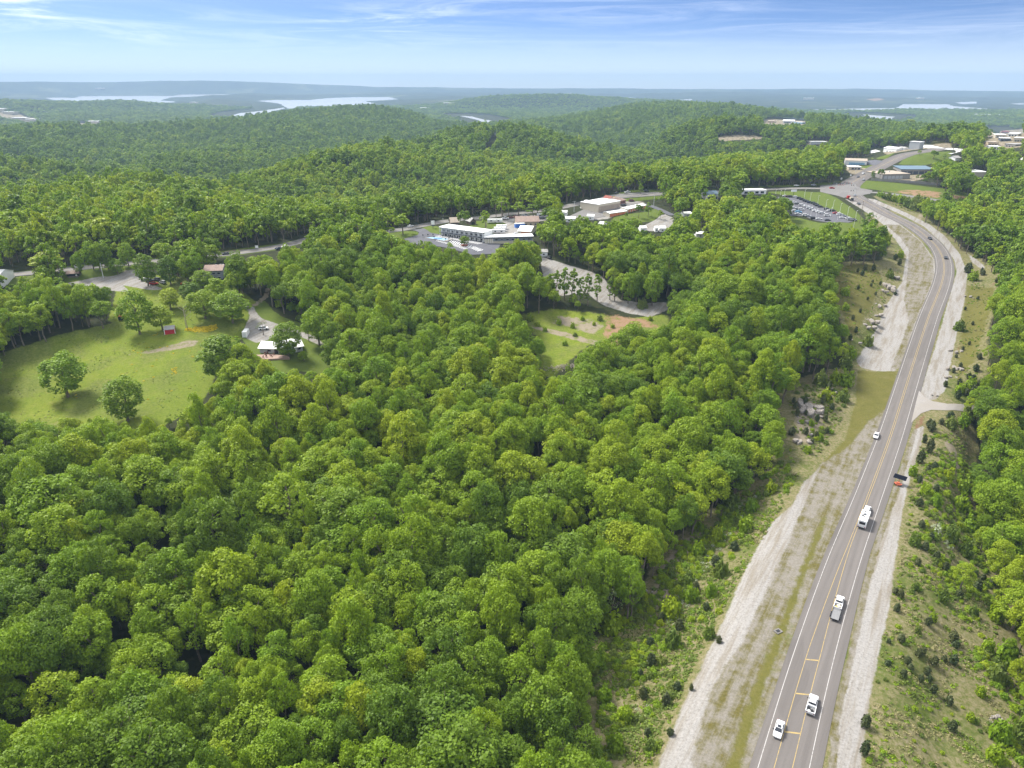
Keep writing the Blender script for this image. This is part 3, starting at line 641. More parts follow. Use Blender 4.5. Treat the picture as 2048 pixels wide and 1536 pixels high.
# ---------------------------------------------------------------- ground covers, traced on the photograph and laid on the ground
MEADOW, LAWN, GRAVEL, SCRUB, RED, OLIVE, MIXED, TAN = range(8)
COVERS = [
 (MEADOW, 3, [(-80,730),(0,706),(60,688),(130,666),(200,652),(260,636),(330,645),(395,636),(470,640),(492,640),(495,672),(440,700),(425,770),(400,810),(330,850),(250,860),(150,860),(60,860),(-80,870)]),
 (MEADOW, 3, [(225,610),(235,560),(300,548),(430,556),(470,575),(515,605),(500,640),(480,665),(250,665),(215,640)]),
 (LAWN, 2, [(-60,556),(60,550),(200,536),(330,524),(440,514),(440,506),(330,514),(200,526),(60,541),(-60,550)]),
 (LAWN, 2, [(-20,560),(60,552),(130,545),(200,537),(270,531),(300,545),(240,560),(150,566),(60,566),(-20,575)]),
 (LAWN, 2, [(503,612),(512,603),(530,600),(545,620),(565,634),(620,652),(630,662),(652,690),(660,715),(668,740),(640,748),(600,742),(560,748),(530,730),(500,700),(480,672)]),
 (LAWN, 2, [(440,516),(560,499),(620,484),(625,475),(600,478),(560,487),(440,503)]),
 (LAWN, 2, [(765,470),(800,461),(836,463),(838,470),(815,478),(785,476)]),
 (LAWN, 2, [(842,456),(862,450),(890,462),(884,470),(862,466)]),
 (LAWN, 2, [(930,462),(950,442),(1000,440),(1014,449),(988,468),(955,463)]),
 (LAWN, 3, [(1230,432),(1290,424),(1312,416),(1326,428),(1310,442),(1270,446),(1220,444)]),
 (LAWN, 3, [(1180,408),(1240,398),(1310,392),(1400,388),(1420,392),(1310,398),(1240,403),(1180,414)]),
 (LAWN, 3, [(1205,392),(1260,380),(1350,379),(1480,377),(1560,370),(1670,364),(1665,369),(1560,374),(1480,378),(1350,384),(1250,387)]),
 (LAWN, 3, [(1530,384),(1600,382),(1650,385),(1676,397),(1705,417),(1728,440),(1728,474),(1690,476),(1640,468),(1580,458),(1575,430),(1600,436),(1640,446),(1700,446),(1712,441),(1669,421),(1643,414),(1598,395)]),
 (LAWN, 3, [(1706,376),(1728,361),(1800,367),(1890,377),(1925,384),(1970,393),(1960,401),(1905,402),(1880,400),(1840,393),(1760,381)]),
 (LAWN, 4, [(1796,330),(1813,311),(1850,304),(1905,304),(1900,320),(1875,326),(1835,332)]),
 (LAWN, 4, [(1706,334),(1745,330),(1762,318),(1748,336),(1738,342),(1712,340)]),
 (LAWN, 4, [(1742,314),(1790,306),(1772,318),(1752,318)]),
 (OLIVE, 4, [(1860,288),(1900,279),(1985,281),(1990,288),(1900,290)]),
 # highway corridor
 (SCRUB, 4, [(1205,1600),(1190,1480),(1170,1420),(1180,1350),(1175,1300),(1215,1250),(1280,1180),(1315,1110),(1350,1075),(1400,1035),(1480,985),(1545,925),(1555,860),(1560,790),(1570,765),(1640,745),(1690,735),(1695,700),(1680,640),(1660,570),(1680,525),(1760,522),(1775,500),(1780,475),(1735,440),(1728,425),(1790,420),(1860,440),(1920,490),(1975,520),(1990,540),(2060,545),(2060,600),(1990,600),(1975,690),(1980,745),(1940,770),(1935,820),(1955,880),(1945,960),(1960,1020),(1990,1120),(2020,1200),(2070,1250),(2120,1700),(1205,1700)]),
 (SCRUB, 4, [(1745,392),(1790,388),(1850,394),(1890,404),(1862,428),(1855,440),(1810,424),(1770,408)]),
 (OLIVE, 3, [(1660,565),(1690,530),(1750,528),(1765,560),(1735,630),(1700,690),(1690,640)]),
 (OLIVE, 4, [(1935,570),(1990,575),(1975,640),(1950,720),(1915,760),(1920,690)]),
 (MIXED, 2.5, [(1380,1620),(1388,1500),(1420,1380),(1480,1290),(1530,1190),(1580,1080),(1640,930),(1700,890),(1735,845),(1775,815),(1706,995),(1623,1190),(1553,1390),(1490,1620)]),
 (GRAVEL, 2.0, [(1290,1600),(1315,1536),(1377,1384),(1443,1251),(1482,1158),(1536,1055),(1583,1012),(1610,962),(1650,925),(1668,930),(1655,985),(1620,1060),(1560,1190),(1490,1345),(1400,1500),(1375,1600)]),
 (OLIVE, 2.5, [(1430,1580),(1490,1400),(1545,1270),(1592,1150),(1642,1030),(1662,1030),(1614,1160),(1570,1285),(1527,1400),(1478,1560)], 1),
 (TAN, 5.0, [(1120,632),(1180,640),(1210,650),(1190,668),(1140,655),(1110,645)]),
 (MEADOW, 4.0, [(1040,636),(1100,630),(1160,634),(1100,650),(1060,648)]),
 (OLIVE, 2.0, [(1715,740),(1753,744),(1794,742),(1785,790),(1750,870),(1690,965),(1660,960),(1645,925),(1690,880),(1712,800)]),
 (GRAVEL, 2.0, [(1722,735),(1712,722),(1750,664),(1772,611),(1804,564),(1812,511),(1790,478),(1770,452),(1735,426),(1690,398),(1715,400),(1760,428),(1800,448),(1842,482),(1868,518),(1872,548),(1850,612),(1815,690),(1790,742),(1753,742)]),
 (MIXED, 2.0, [(1815,545),(1818,500),(1800,474),(1770,448),(1800,450),(1842,484),(1866,520),(1868,552),(1840,622),(1826,660),(1800,735),(1780,742),(1800,690),(1818,640),(1808,600)]),
 (GRAVEL, 1.6, [(1652,1600),(1668,1440),(1702,1300),(1730,1175),(1752,1093),(1790,985),(1830,860),(1848,850),(1846,875),(1814,976),(1800,1049),(1779,1210),(1745,1369),(1720,1536),(1712,1600)]),
 (MIXED, 1.2, [(1650,1600),(1664,1440),(1698,1300),(1724,1175),(1746,1093),(1784,985),(1826,860),(1836,858),(1798,985),(1760,1093),(1738,1175),(1712,1300),(1680,1440),(1668,1600)]),
 (GRAVEL, 1.6, [(1836,800),(1845,770),(1872,690),(1905,572),(1914,543),(1908,520),(1888,490),(1848,453),(1800,428),(1752,408),(1730,396),(1748,398),(1800,420),(1858,448),(1890,472),(1920,508),(1935,546),(1928,605),(1908,693),(1890,781),(1870,800)]),
 (GRAVEL, 2.0, [(1935,506),(1955,520),(1972,535),(1966,540),(1945,525)]),
 (TAN, 2.0, [(1900,880),(1925,930),(1945,960),(1932,965),(1905,925),(1888,885)]),
 (TAN, 3.0, [(1855,410),(1868,404),(1862,425),(1840,440),(1835,436)]),
 (TAN, 3.0, [(1590,800),(1620,790),(1650,840),(1625,890),(1590,880)]),
 (TAN, 3.0, [(1320,1130),(1370,1080),(1400,1060),(1385,1110),(1340,1180),(1300,1240),(1285,1250)]),
 # pale lots, drives, bare earth
 (TAN, 2.0, [(258,709),(320,697),(370,682),(396,681),(390,692),(340,701),(300,706)]),
 (GRAVEL, 1.5, [(488,612),(507,612),(516,630),(527,638),(553,647),(585,657),(626,671),(646,686),(700,712),(697,716),(636,689),(590,668),(548,672),(535,680),(513,686),(495,678),(489,656),(500,630)]),
 (TAN, 0.8, [(503,612),(515,602),(528,592),(532,575),(540,575),(537,594),(520,607),(509,614)]),
 (GRAVEL, 1.5, [(120,569),(180,556),(230,551),(252,541),(275,539),(280,560),(330,578),(300,580),(245,570),(260,584),(205,580),(180,572)]),
 (TAN, 1.5, [(440,504),(470,500),(505,497),(498,502),(460,506)]),
 (TAN, 1.5, [(340,510),(400,500),(440,503),(425,512),(360,520)]),
 (GRAVEL, 2.0, [(996,438),(1040,431),(1095,431),(1098,441),(1040,444),(1034,456),(1068,462),(1036,474),(984,472),(1008,458),(1014,449)]),
 (GRAVEL, 2.0, [(1135,434),(1170,418),(1205,407),(1240,402),(1285,403),(1294,411),(1262,422),(1230,432),(1215,438),(1190,440)]),
 (GRAVEL, 2.0, [(1290,450),(1310,440),(1330,428),(1347,436),(1345,455),(1320,462),(1290,462)]),
 (GRAVEL, 2.0, [(1078,512),(1130,528),(1180,543),(1205,553),(1222,575),(1240,600),(1290,606),(1334,604),(1336,620),(1300,634),(1255,626),(1210,612),(1190,600),(1175,585),(1120,592),(1090,570)]),
 (MEADOW, 5.0, [(1010,634),(1100,618),(1180,625),(1250,636),(1335,630),(1340,655),(1290,672),(1248,662),(1240,690),(1180,690),(1140,720),(1105,758),(1075,745),(1085,690),(1055,655)]),
 (MEADOW, 5.0, [(1090,668),(1170,690),(1115,738),(1080,745),(1085,700)]),
 (TAN, 2.0, [(1062,651),(1130,664),(1190,682),(1245,690),(1240,700),(1180,688),(1120,672),(1065,656)]),
 (RED, 5.0, [(1212,630),(1280,636),(1320,655),(1275,655),(1245,662),(1240,700),(1220,705),(1210,665)]),
 (RED, 6.0, [(1778,383),(1830,380),(1882,384),(1880,396),(1840,392)]),
 (RED, 3.0, [(1900,388),(1945,396),(1912,399)]),
 (TAN, 3.0, [(1690,338),(1730,336),(1738,340),(1720,350),(1705,350)]),
 (TAN, 4.0, [(1762,362),(1800,352),(1840,348),(1870,352),(1830,362),(1790,364)]),
 (TAN, 5.0, [(1425,276),(1470,270),(1512,271),(1532,276),(1490,281),(1440,282)]),
 (TAN, 6.0, [(1520,247),(1535,238),(1570,240),(1612,242),(1616,252),(1590,249),(1545,252)]),
 (TAN, 5.0, [(1598,294),(1625,281),(1660,281),(1650,289),(1620,290)]),
 (TAN, 6.0, [(1962,296),(1968,284),(1985,276),(2000,263),(2060,256),(2060,290),(2010,300)]),
 (TAN, 5.0, [(1745,304),(1800,300),(1830,296),(1900,284),(1905,296),(1830,300),(1770,308)]),
 (TAN, 12.0, [(-10,218),(12,224),(40,226),(75,240),(60,244),(20,238),(-10,232)]),
 (TAN, 10.0, [(150,246),(200,245),(205,248),(160,250)]),
 (RED, 40.0, [(1730,199),(1755,196),(1770,199),(1750,202)]),
 (TAN, 8.0, [(570,201.5),(600,203),(598,206),(575,205)]),
]
def cover_weights():
    Wt = np.zeros((8,) + GX.shape)
    for typ, sft, poly, *over in sorted(COVERS, key=lambda q: len(q)):
        a = np.array(poly, float)
        P = hit(a[:, 0], a[:, 1])[:, :2]
        lo, hi = P.min(0) - sft * 3, P.max(0) + sft * 3
        k = (GX > lo[0]) & (GX < hi[0]) & (GY > lo[1]) & (GY < hi[1])
        if not k.any(): continue
        d = poly_sdf(GX[k], GY[k], P)
        w = np.clip(0.5 - d / (2 * sft), 0, 1)
        Wt[typ][k] = np.maximum(Wt[typ][k], w)
        if over:                                                   # grows on top of the gravel
            for g in (MIXED, GRAVEL): Wt[g][k] *= 1 - 0.8 * w
    return Wt
POLYS = []
WT = cover_weights()

# ---------------------------------------------------------------- where the photograph shows no trees (half-size picture grid)
OPEN = [
 [(1086,514),(1130,526),(1185,542),(1215,560),(1230,592),(1190,608),(1160,590),(1120,575),(1095,545)],
 [(-10,720),(60,694),(130,670),(240,652),(330,655),(395,640),(470,645),(490,640),(492,672),(450,690),(415,735),(412,775),(400,800),(330,832),(250,840),(150,832),(60,836),(-10,838)],
 [(245,570),(300,560),(330,560),(420,572),(440,580),(480,600),(505,625),(500,650),(480,662),(395,645),(330,655),(250,650),(230,625)],
 [(0,546),(60,541),(60,560),(0,564)],
 [(125,546),(200,532),(270,526),(330,520),(335,528),(270,540),(280,560),(255,578),(210,572),(130,568)],
 [(440,503),(560,487),(605,474),(612,480),(570,498),(520,510),(440,515)],
 [(415,535),(448,530),(452,545),(420,556)],
 [(488,612),(505,612),(516,603),(530,598),(545,616),(565,632),(618,650),(628,662),(646,690),(655,715),(660,733),(640,742),(600,735),(560,740),(530,722),(510,700),(490,680)],
 [(515,603),(528,592),(532,578),(540,578),(536,594),(522,606)],
 [(775,468),(800,461),(850,449),(905,440),(950,436),(1000,436),(1050,428),(1095,430),(1090,440),(1066,446),(1070,470),(1000,487),(985,504),(945,507),(890,494),(848,480),(818,482),(812,474),(780,476)],
 [(1115,419),(1170,404),(1202,395),(1216,388),(1260,384),(1320,382),(1320,392),(1240,400),(1290,405),(1315,416),(1330,428),(1346,436),(1342,455),(1318,462),(1300,452),(1280,440),(1215,440),(1180,436),(1160,428),(1135,428)],
 [(1125,434),(1138,433),(1151,440),(1140,443),(1125,440)], [(1174,431),(1188,432),(1187,438),(1175,437)], [(1195,443),(1210,446),(1207,453),(1196,448)],
 [(1280,453),(1293,453),(1293,461),(1281,461)], [(1391,464),(1410,464),(1410,473),(1392,473)], [(1366,427),(1385,427),(1385,432),(1367,432)],
 [(1405,383),(1440,386),(1437,400),(1410,400)], [(1480,380),(1580,374),(1580,390),(1535,388),(1485,388)],
 [(1080,500),(1096,500),(1096,512),(1080,512)],
 [(1085,515),(1130,530),(1180,545),(1200,555),(1218,575),(1235,600),(1290,605),(1330,605),(1332,620),(1300,634),(1255,626),(1210,614),(1190,606),(1165,570),(1110,545),(1085,530)],
 [(1025,633),(1100,622),(1180,625),(1250,636),(1332,628),(1335,652),(1290,668),(1245,660),(1238,690),(1180,685),(1150,712),(1112,745),(1088,742),(1100,690),(1080,660)],
 [(1480,381),(1580,373),(1670,366),(1665,360),(1735,330),(1760,318),(1740,318),(1745,300),(1800,296),(1830,288),(1900,286),(1900,300),(1932,302),(1900,309),(1895,318),(1872,322),(1850,330),(1800,332),(1795,335),(1865,336),(1865,346),(1825,350),(1815,360),(1830,364),(1890,378),(1880,384),(1885,400),(1850,398),(1830,412),(1845,430),(1800,425),(1745,402),(1728,398),(1750,412),(1800,432),(1850,446),(1890,475),(1920,498),(1972,535),(1985,548),(1985,575),(1975,600),(1965,690),(1965,745),(1930,772),(1925,820),(1945,880),(1932,960),(1932,1020),(1962,1120),(1985,1200),(2000,1260),(1990,1330),(2030,1400),(2060,1430),(2060,1560),(1225,1560),(1215,1500),(1190,1430),(1205,1360),(1200,1310),(1240,1262),(1300,1185),(1335,1125),(1365,1092),(1400,1055),(1480,1003),(1562,935),(1578,860),(1575,800),(1585,775),(1640,758),(1692,742),(1702,700),(1690,640),(1672,560),(1692,532),(1760,532),(1782,500),(1790,472),(1755,446),(1722,442),(1722,470),(1690,470),(1680,474),(1675,448),(1650,448),(1622,455),(1586,450),(1584,398),(1545,392),(1535,386)],
 [(1905,388),(1950,393),(1945,398),(1910,399)],
 [(1688,317),(1735,317),(1733,331),(1690,330)], [(1695,329),(1725,329),(1725,340),(1695,339)],
 [(1737,296),(1762,296),(1762,305),(1738,305)], [(1905,315),(1922,315),(1922,322),(1906,322)], [(1933,344),(1974,344),(1972,352),(1934,350)], [(2033,317),(2050,317),(2050,325),(2034,325)],
 [(1425,276),(1470,271),(1512,272),(1530,276),(1490,280),(1440,281)], [(1523,246),(1535,239),(1570,237),(1610,241),(1612,251),(1590,248),(1545,251)],
 [(1600,294),(1622,282),(1658,281),(1650,288),(1618,289)], [(1553,310),(1563,310),(1563,314),(1553,314)],[(1586,310),(1602,310),(1602,314),(1586,314)],
 [(1966,296),(1970,284),(1984,276),(2000,262),(2060,257),(2060,286),(2000,298)], [(1972,255),(2020,255),(2020,266),(1972,262)], [(1745,258),(1790,258)],
 [(0,219),(12,226),(40,228),(72,240),(60,243),(20,236),(0,232)], [(155,246),(200,246),(205,248),(160,249)],
 [(968,312),(976,300),(996,268),(988,268),(976,290),(970,304)],
]
def raster(polys, W=1024, H=768, s=0.5):
    M = np.zeros((H, W), bool)
    yy, xx = np.mgrid[0:H, 0:W]
    for P in polys:
        if len(P) < 3: continue
        p = np.array(P, float) * s
        x0, x1 = int(max(0, p[:, 0].min() - 1)), int(min(W, p[:, 0].max() + 2)); y0, y1 = int(max(0, p[:, 1].min() - 1)), int(min(H, p[:, 1].max() + 2))
        if x1 <= x0 or y1 <= y0: continue
        X = xx[y0:y1, x0:x1] + 0.5; Y = yy[y0:y1, x0:x1] + 0.5
        ins = np.zeros(X.shape, bool)
        q = np.roll(p, -1, 0)
        for (ax, ay), (bx, by) in zip(p, q):
            if ay != by:
                ins ^= ((ay > Y) != (by > Y)) & (X < (bx - ax) * (Y - ay) / (by - ay) + ax)
        M[y0:y1, x0:x1] |= ins
    return M
OPEN_MASK = raster(OPEN)
def in_mask(px, py):
    i = np.floor(px * 0.5).astype(int); j = np.floor(py * 0.5).astype(int)
    ok = (i >= 0) & (i < 1024) & (j >= 0) & (j < 768)
    return ok & OPEN_MASK[np.clip(j, 0, 767), np.clip(i, 0, 1023)]

# how high the land stands against the sky before each ring: what lies lower is hidden
_EL = (GZ + np.where(_R > 120, 7.0, 0.0) * (_R < 6000) - CAM_Z) / _R
_CM = np.maximum.accumulate(_EL, axis=0)
def visible(x, y, ztop, margin=0.004):
    r = np.hypot(x, y)
    a = np.clip(np.interp(np.arctan2(x, y), AZ, np.arange(len(AZ))).round().astype(int), 0, len(AZ) - 1)
    j = np.clip(np.interp(np.log(r * 0.985), LR, np.arange(len(LR))).astype(int) - 1, 0, len(LR) - 1)
    return (ztop - CAM_Z) / r > _CM[j, a] - margin

TREE_H = 16.0
def tree_sites():
    """jittered rows of trees over all the wooded ground that can be seen; crowns keep out of the open ground the photograph shows"""
    out = []
    for r0, r1, sp, sc in ((88, 420, 5.7, 0.96), (420, 900, 6.0, 0.90), (900, 1700, 7.4, 1.0), (1700, 3200, 9.6, 1.1), (3200, 5600, 16.5, 1.6)):
        xm = r1 * 0.85
        gx, gy = np.meshgrid(np.arange(-xm, xm, sp), np.arange(50, r1, sp * 0.92))
        gx = gx + (np.arange(gx.shape[0])[:, None] % 2) * sp * 0.5
        gx = (gx + RNG.uniform(-0.42, 0.42, gx.shape) * sp).ravel(); gy = (gy + RNG.uniform(-0.42, 0.42, gy.shape) * sp).ravel()
        r = np.hypot(gx, gy); k = (r >= r0) & (r < r1) & (np.abs(np.arctan2(gx, gy)) < 0.86)
        gx, gy = gx[k], gy[k]
        px, py, dep = project(np.stack([gx, gy, np.zeros_like(gx)], -1))
        k = (px > -450) & (px < (2750 if r0 < 100 else 2350)) & (py < 2100); gx, gy = gx[k], gy[k]
        gz = height(gx, gy)
        s = RNG.normal(1.0, 0.23, len(gx)).clip(0.5, 1.55) * sc
        H = TREE_H * s
        v = visible(gx, gy, gz + H * (0.5 if r0 > 3000 else 1.0))
        if r0 > 3000:
            D = np.full(gx.shape, 1e9)
            for L in LAKE_XY: D = np.minimum(D, poly_sdf(gx, gy, L))
            v &= D > 110
        gx, gy, gz, s = gx[v], gy[v], gz[v], s[v]
        out.append(np.stack([gx, gy, gz, s, np.full(len(gx), r0)], -1))
    S = np.concatenate(out)
    # roads stay clear
    bx, by, _ = project(S[:, :3])
    S = S[(RNG.random(len(S)) > 0.07) | (S[:, 4] > 800)]
    bx, by, _ = project(S[:, :3])
    keep = ~((by > 1490) & (bx > 1235) & (bx < 2130) & (S[:, 4] < 100))
    nr = np.hypot(S[:, 0], S[:, 1]) < 1300
    for L, w in [(HW, 13.0)] + [(l, w + 4.5) for l, w in RL.values()]:
        d, _ = near_line(S[nr, 0], S[nr, 1], L)
        kk = keep[nr]; kk &= d > w; keep[nr] = kk
    S = S[keep]
    # crowns against the open ground, in the photograph
    def clash(S, sc):
        R = 4.9 * S[:, 3] * sc; Hh = TREE_H * S[:, 3] * sc * np.where(S[:, 4] > 3000, 0.5, 1.0)
        n = np.zeros(len(S))
        for fz, fr in ((.02, 0), (.2, .25), (.35, .75), (.5, 1.0), (.65, 1.05), (.8, .9), (.95, .45)):
            for fx in ((0,) if fr == 0 else (-fr, -fr * .5, 0, fr * .5, fr)):
                px, py, dep = project(np.stack([S[:, 0] + fx * R, S[:, 1], S[:, 2] + fz * Hh], -1))
                n += in_mask(px, py) * (9 if fz < 0.03 else 1)
        return n
    S[:, 3] *= np.where(S[:, 4] > 3000, 1.0, 1.0)
    n1 = clash(S, 1.0)
    n2 = clash(S, 0.5)
    small = (n1 > 1) & (n2 <= 0) & (RNG.random(len(S)) < 0.8)
    S[small, 3] *= RNG.uniform(0.4, 0.55, small.sum())
    return S[(n1 <= 1) | small]

# ---------------------------------------------------------------- mesh helpers
class MB:
    def __init__(self): self.v = []; self.f = []
    def add(self, verts, faces):
        o = len(self.v); self.v.extend([tuple(p) for p in verts]); self.f.extend([tuple(i + o for i in q) for q in faces]); return self
    def box(self, c, s, rz=0.0, taper=1.0):
        hx, hy, hz = s[0] / 2, s[1] / 2, s[2] / 2
        ca, sa = math.cos(rz), math.sin(rz); V = []
        for z, k in ((-hz, 1.0), (hz, taper)):
            for x, y in ((-hx, -hy), (hx, -hy), (hx, hy), (-hx, hy)):
                V.append((c[0] + (x * ca - y * sa) * k, c[1] + (x * sa + y * ca) * k, c[2] + z))
        return self.add(V, [(3, 2, 1, 0), (4, 5, 6, 7), (0, 1, 5, 4), (1, 2, 6, 5), (2, 3, 7, 6), (3, 0, 4, 7)])
    def tube(self, p0, p1, r0, r1, n=6, cap=True):
        p0, p1 = Vector(p0), Vector(p1); d = (p1 - p0).normalized()
        a = d.orthogonal().normalized(); b = d.cross(a); V = []
        for p, r in ((p0, r0), (p1, r1)):
            for k in range(n):
                t = 2 * math.pi * k / n; V.append(tuple(p + (a * math.cos(t) + b * math.sin(t)) * r))
        F = [(k, (k + 1) % n, n + (k + 1) % n, n + k) for k in range(n)]
        if cap: F += [tuple(range(n - 1, -1, -1)), tuple(range(n, 2 * n))]
        return self.add(V, F)
    def loft(self, rings, cap=True):
        n = len(rings[0]); V = [p for r in rings for p in r]; F = []
        for i in range(len(rings) - 1):
            for k in range(n):
                F.append((i * n + k, i * n + (k + 1) % n, (i + 1) * n + (k + 1) % n, (i + 1) * n + k))
        if cap: F += [tuple(range(n - 1, -1, -1)), tuple((len(rings) - 1) * n + k for k in range(n))]
        return self.add(V, F)
    def mesh(self, name, mat, smooth_=False):
        me = bpy.data.meshes.new(name); me.from_pydata(self.v, [], self.f)
        if mat: me.materials.append(MATS[mat])
        if smooth_: me.polygons.foreach_set('use_smooth', [True] * len(me.polygons))
        me.update(); return me
    def build(self, name, mat, parent=None, smooth_=False):
        return link(name, self.mesh(name, mat, smooth_), parent)
def link(name, me, parent=None):
    o = bpy.data.objects.new(name, me); COL.objects.link(o)
    if parent: o.parent = parent
    return o
def tag(o, label, cat, group=None):
    o['label'] = label; o['category'] = cat
    if group: o['group'] = group
    return o
def thing(name, label, cat, loc=(0, 0, 0), rz=0.0, group=None, scale=None):
    o = bpy.data.objects.new(name, None); COL.objects.link(o)
    o.location = loc; o.rotation_euler = (0, 0, rz); o.empty_display_size = 0.5
    if scale: o.scale = scale
    return tag(o, label, cat, group)
def np_mesh(name, V, F, mat, smooth_=False):
    """fast mesh from arrays: V n x 3, F m x k"""
    V = np.asarray(V, np.float32); F = np.asarray(F, np.int32); k = F.shape[1]
    me = bpy.data.meshes.new(name)
    me.vertices.add(len(V)); me.vertices.foreach_set('co', V.ravel())
    me.loops.add(F.size); me.loops.foreach_set('vertex_index', F.ravel())
    me.polygons.add(len(F)); me.polygons.foreach_set('loop_start', np.arange(0, F.size, k, dtype=np.int32))
    me.update(calc_edges=True)
    if smooth_: me.polygons.foreach_set('use_smooth', np.ones(len(F), bool))
    if mat: me.materials.append(MATS[mat])
    me.validate(); return me

# ---------------------------------------------------------------- the ground
def build_ground():
    nr, na = GX.shape
    V = np.stack([GX, GY, GZ], -1).reshape(-1, 3)
    i = np.arange(nr - 1)[:, None] * na + np.arange(na - 1)[None, :]
    F = np.stack([i, i + 1, i + na + 1, i + na], -1).reshape(-1, 4)[:, ::-1]
    me = np_mesh('ground', V, F, 'ground_cover', True)
    for nm, ix in (('cover_a', (0, 1, 2, 3)), ('cover_b', (4, 5, 6, 7))):
        at_ = me.attributes.new(nm, 'FLOAT_COLOR', 'POINT')
        at_.data.foreach_set('color', np.stack([WT[k] for k in ix], -1).reshape(-1).astype(np.float32))
    fw = smooth(4600, 5600, np.hypot(GX, GY)).astype(np.float32).ravel()
    at_ = me.attributes.new('far_wood', 'FLOAT', 'POINT'); at_.data.foreach_set('value', fw)
    o = link('ground', me); o['kind'] = 'structure'
build_ground()
for L in LAKE_XY:
    c = L.mean(0)
    P = [(c[0] + (p[0] - c[0]) * 1.03, c[1] + (p[1] - c[1]) * 1.03, LAKE_Z) for p in L]
    me = bpy.data.meshes.new('lake'); me.from_pydata(P, [], [tuple(range(len(P)))]); me.materials.append(MATS['lake_water']); me.update()
    link('lake', me)['kind'] = 'structure'

# ---------------------------------------------------------------- roads
def frame2(L):
    T = np.gradient(L[:, :2], axis=0); T /= np.linalg.norm(T, axis=1)[:, None] + 1e-9
    N = np.stack([T[:, 1], -T[:, 0]], -1)
    s = np.concatenate([[0], np.cumsum(np.hypot(*np.diff(L[:, :2], axis=0).T))])
    return T, N, s
def strip(name, L, left, right, mat, lift, cols=3, lane=None, parent=None, flat=False):
    """sheet along a centre line between two offsets (metres to the right), draped on the ground"""
    T, N, s = frame2(L)
    left = np.broadcast_to(left, (len(L),)); right = np.broadcast_to(right, (len(L),))
    t = np.linspace(0, 1, cols)
    off = left[:, None] * (1 - t) + right[:, None] * t
    X = L[:, 0:1] + N[:, 0:1] * off; Y = L[:, 1:2] + N[:, 1:2] * off
    Z = (np.repeat(L[:, 2:3], cols, 1) if flat else np.maximum(height(X, Y), -999)) + lift
    V = np.stack([X, Y, Z], -1).reshape(-1, 3)
    i = np.arange(len(L) - 1)[:, None] * cols + np.arange(cols - 1)
    F = np.stack([i, i + 1, i + cols + 1, i + cols], -1).reshape(-1, 4)
    me = np_mesh(name, V, F, mat)
    if lane is not None:
        a = me.attributes.new('lane', 'FLOAT', 'POINT'); a.data.foreach_set('value', lane(off).astype(np.float32).ravel())
    o = link(name, me, parent)
    return o
_, HN, HS = frame2(HW)
HWL = resample(HW, 3.0); _, _, hs = frame2(HWL)
hl = -np.interp(hs, [0, 30, 60, 126, 276, 372, 430, 470, 520, 580, 640, 700, 1200], [6.2, 5.8, 5.6, 5.0, 4.6, 4.7, 5.2, 5.6, 6.5, 8.0, 10.5, 9.0, 8.5])
hr = np.interp(hs, [0, 54, 96, 190, 354, 430, 520, 580, 640, 700, 1200], [7.0, 6.7, 5.9, 5.9, 5.6, 5.2, 5.4, 5.8, 9.5, 8.5, 8.0])
med = np.interp(hs, [0, 45, 70, 95, 110], [1.55, 1.30, 0.75, 0.22, 0.16])
lw = -np.interp(hs, [0, 126, 470, 560, 640, 1200], [4.55, 3.85, 3.85, 4.6, 8.0, 7.5]); rw = np.interp(hs, [0, 126, 480, 600, 660, 1200], [4.7, 3.9, 3.9, 4.5, 7.0, 7.0])
def lane_f(off):
    m = med[:, None]; k = np.abs(off) - m
    return 0.5 + 0.38 * np.exp(-((k - 0.95) / 0.38) ** 2) + 0.38 * np.exp(-((k - 2.75) / 0.38) ** 2) - 0.28 * smooth(3.7, 4.6, k) - 0.1 * np.exp(-(k - 1.8) ** 2 / .3)
nhw = int((hs < 1000).sum())
HWL, hl, hr, med, lw, rw = HWL[:nhw], hl[:nhw], hr[:nhw], med[:nhw], lw[:nhw], rw[:nhw]
strip('highway_road', HWL, hl, hr, 'asphalt', 0.10, 25, lane_f)['kind'] = 'structure'
def marking(name, L, a, b, mat, lift=0.106):
    o = strip(name, L, a, b, mat, lift, 2); o['kind'] = 'structure'; return o
marking('edge_line_marking', HWL[:205], lw[:205] - .075, lw[:205] + .075, 'line_white')
marking('edge_line_marking', HWL[:205], rw[:205] - .075, rw[:205] + .075, 'line_white')
for sg in (-1, 1):
    a, b = (med + 0.06, med + 0.20) if sg > 0 else (-med - 0.20, -med - 0.06)
    marking('centre_line_marking', HWL[:330], a[:330], b[:330], 'line_yellow')
for px, py in ((1584, 1466), (1604, 1390), (1623, 1322)):
    p = at(px, py); k = int(np.argmin(np.hypot(HWL[:, 0] - p[0], HWL[:, 1] - p[1]))); T, N, _ = frame2(HWL)
    m = med[k] - 0.02; V = []
    for u, w in ((-m, -1.0), (m, 0.15), (m, 0.55), (-m, -0.6)):
        x, y = HWL[k, :2] + N[k] * u + T[k] * w; V.append((x, y, float(height(x, y)) + 0.106))
    me = bpy.data.meshes.new('median_marking'); me.from_pydata(V, [], [(0, 1, 2, 3)]); me.materials.append(MATS['line_yellow']); me.update()
    link('median_marking', me)['kind'] = 'structure'
for nm, mat in (('ridge', 'asphalt_old'), ('side', 'asphalt_old'), ('frontage', 'asphalt_old'), ('parkway', 'asphalt_lot')):
    L, w = RL[nm]; L = resample(L, 4)
    strip(nm + '_road', L, -w, w, mat, 0.14 if nm != 'side' else 0.146, 5)['kind'] = 'structure'
marking('centre_line_marking', resample(RL['ridge'][0], 4), -0.12, 0.12, 'line_yellow', 0.15)
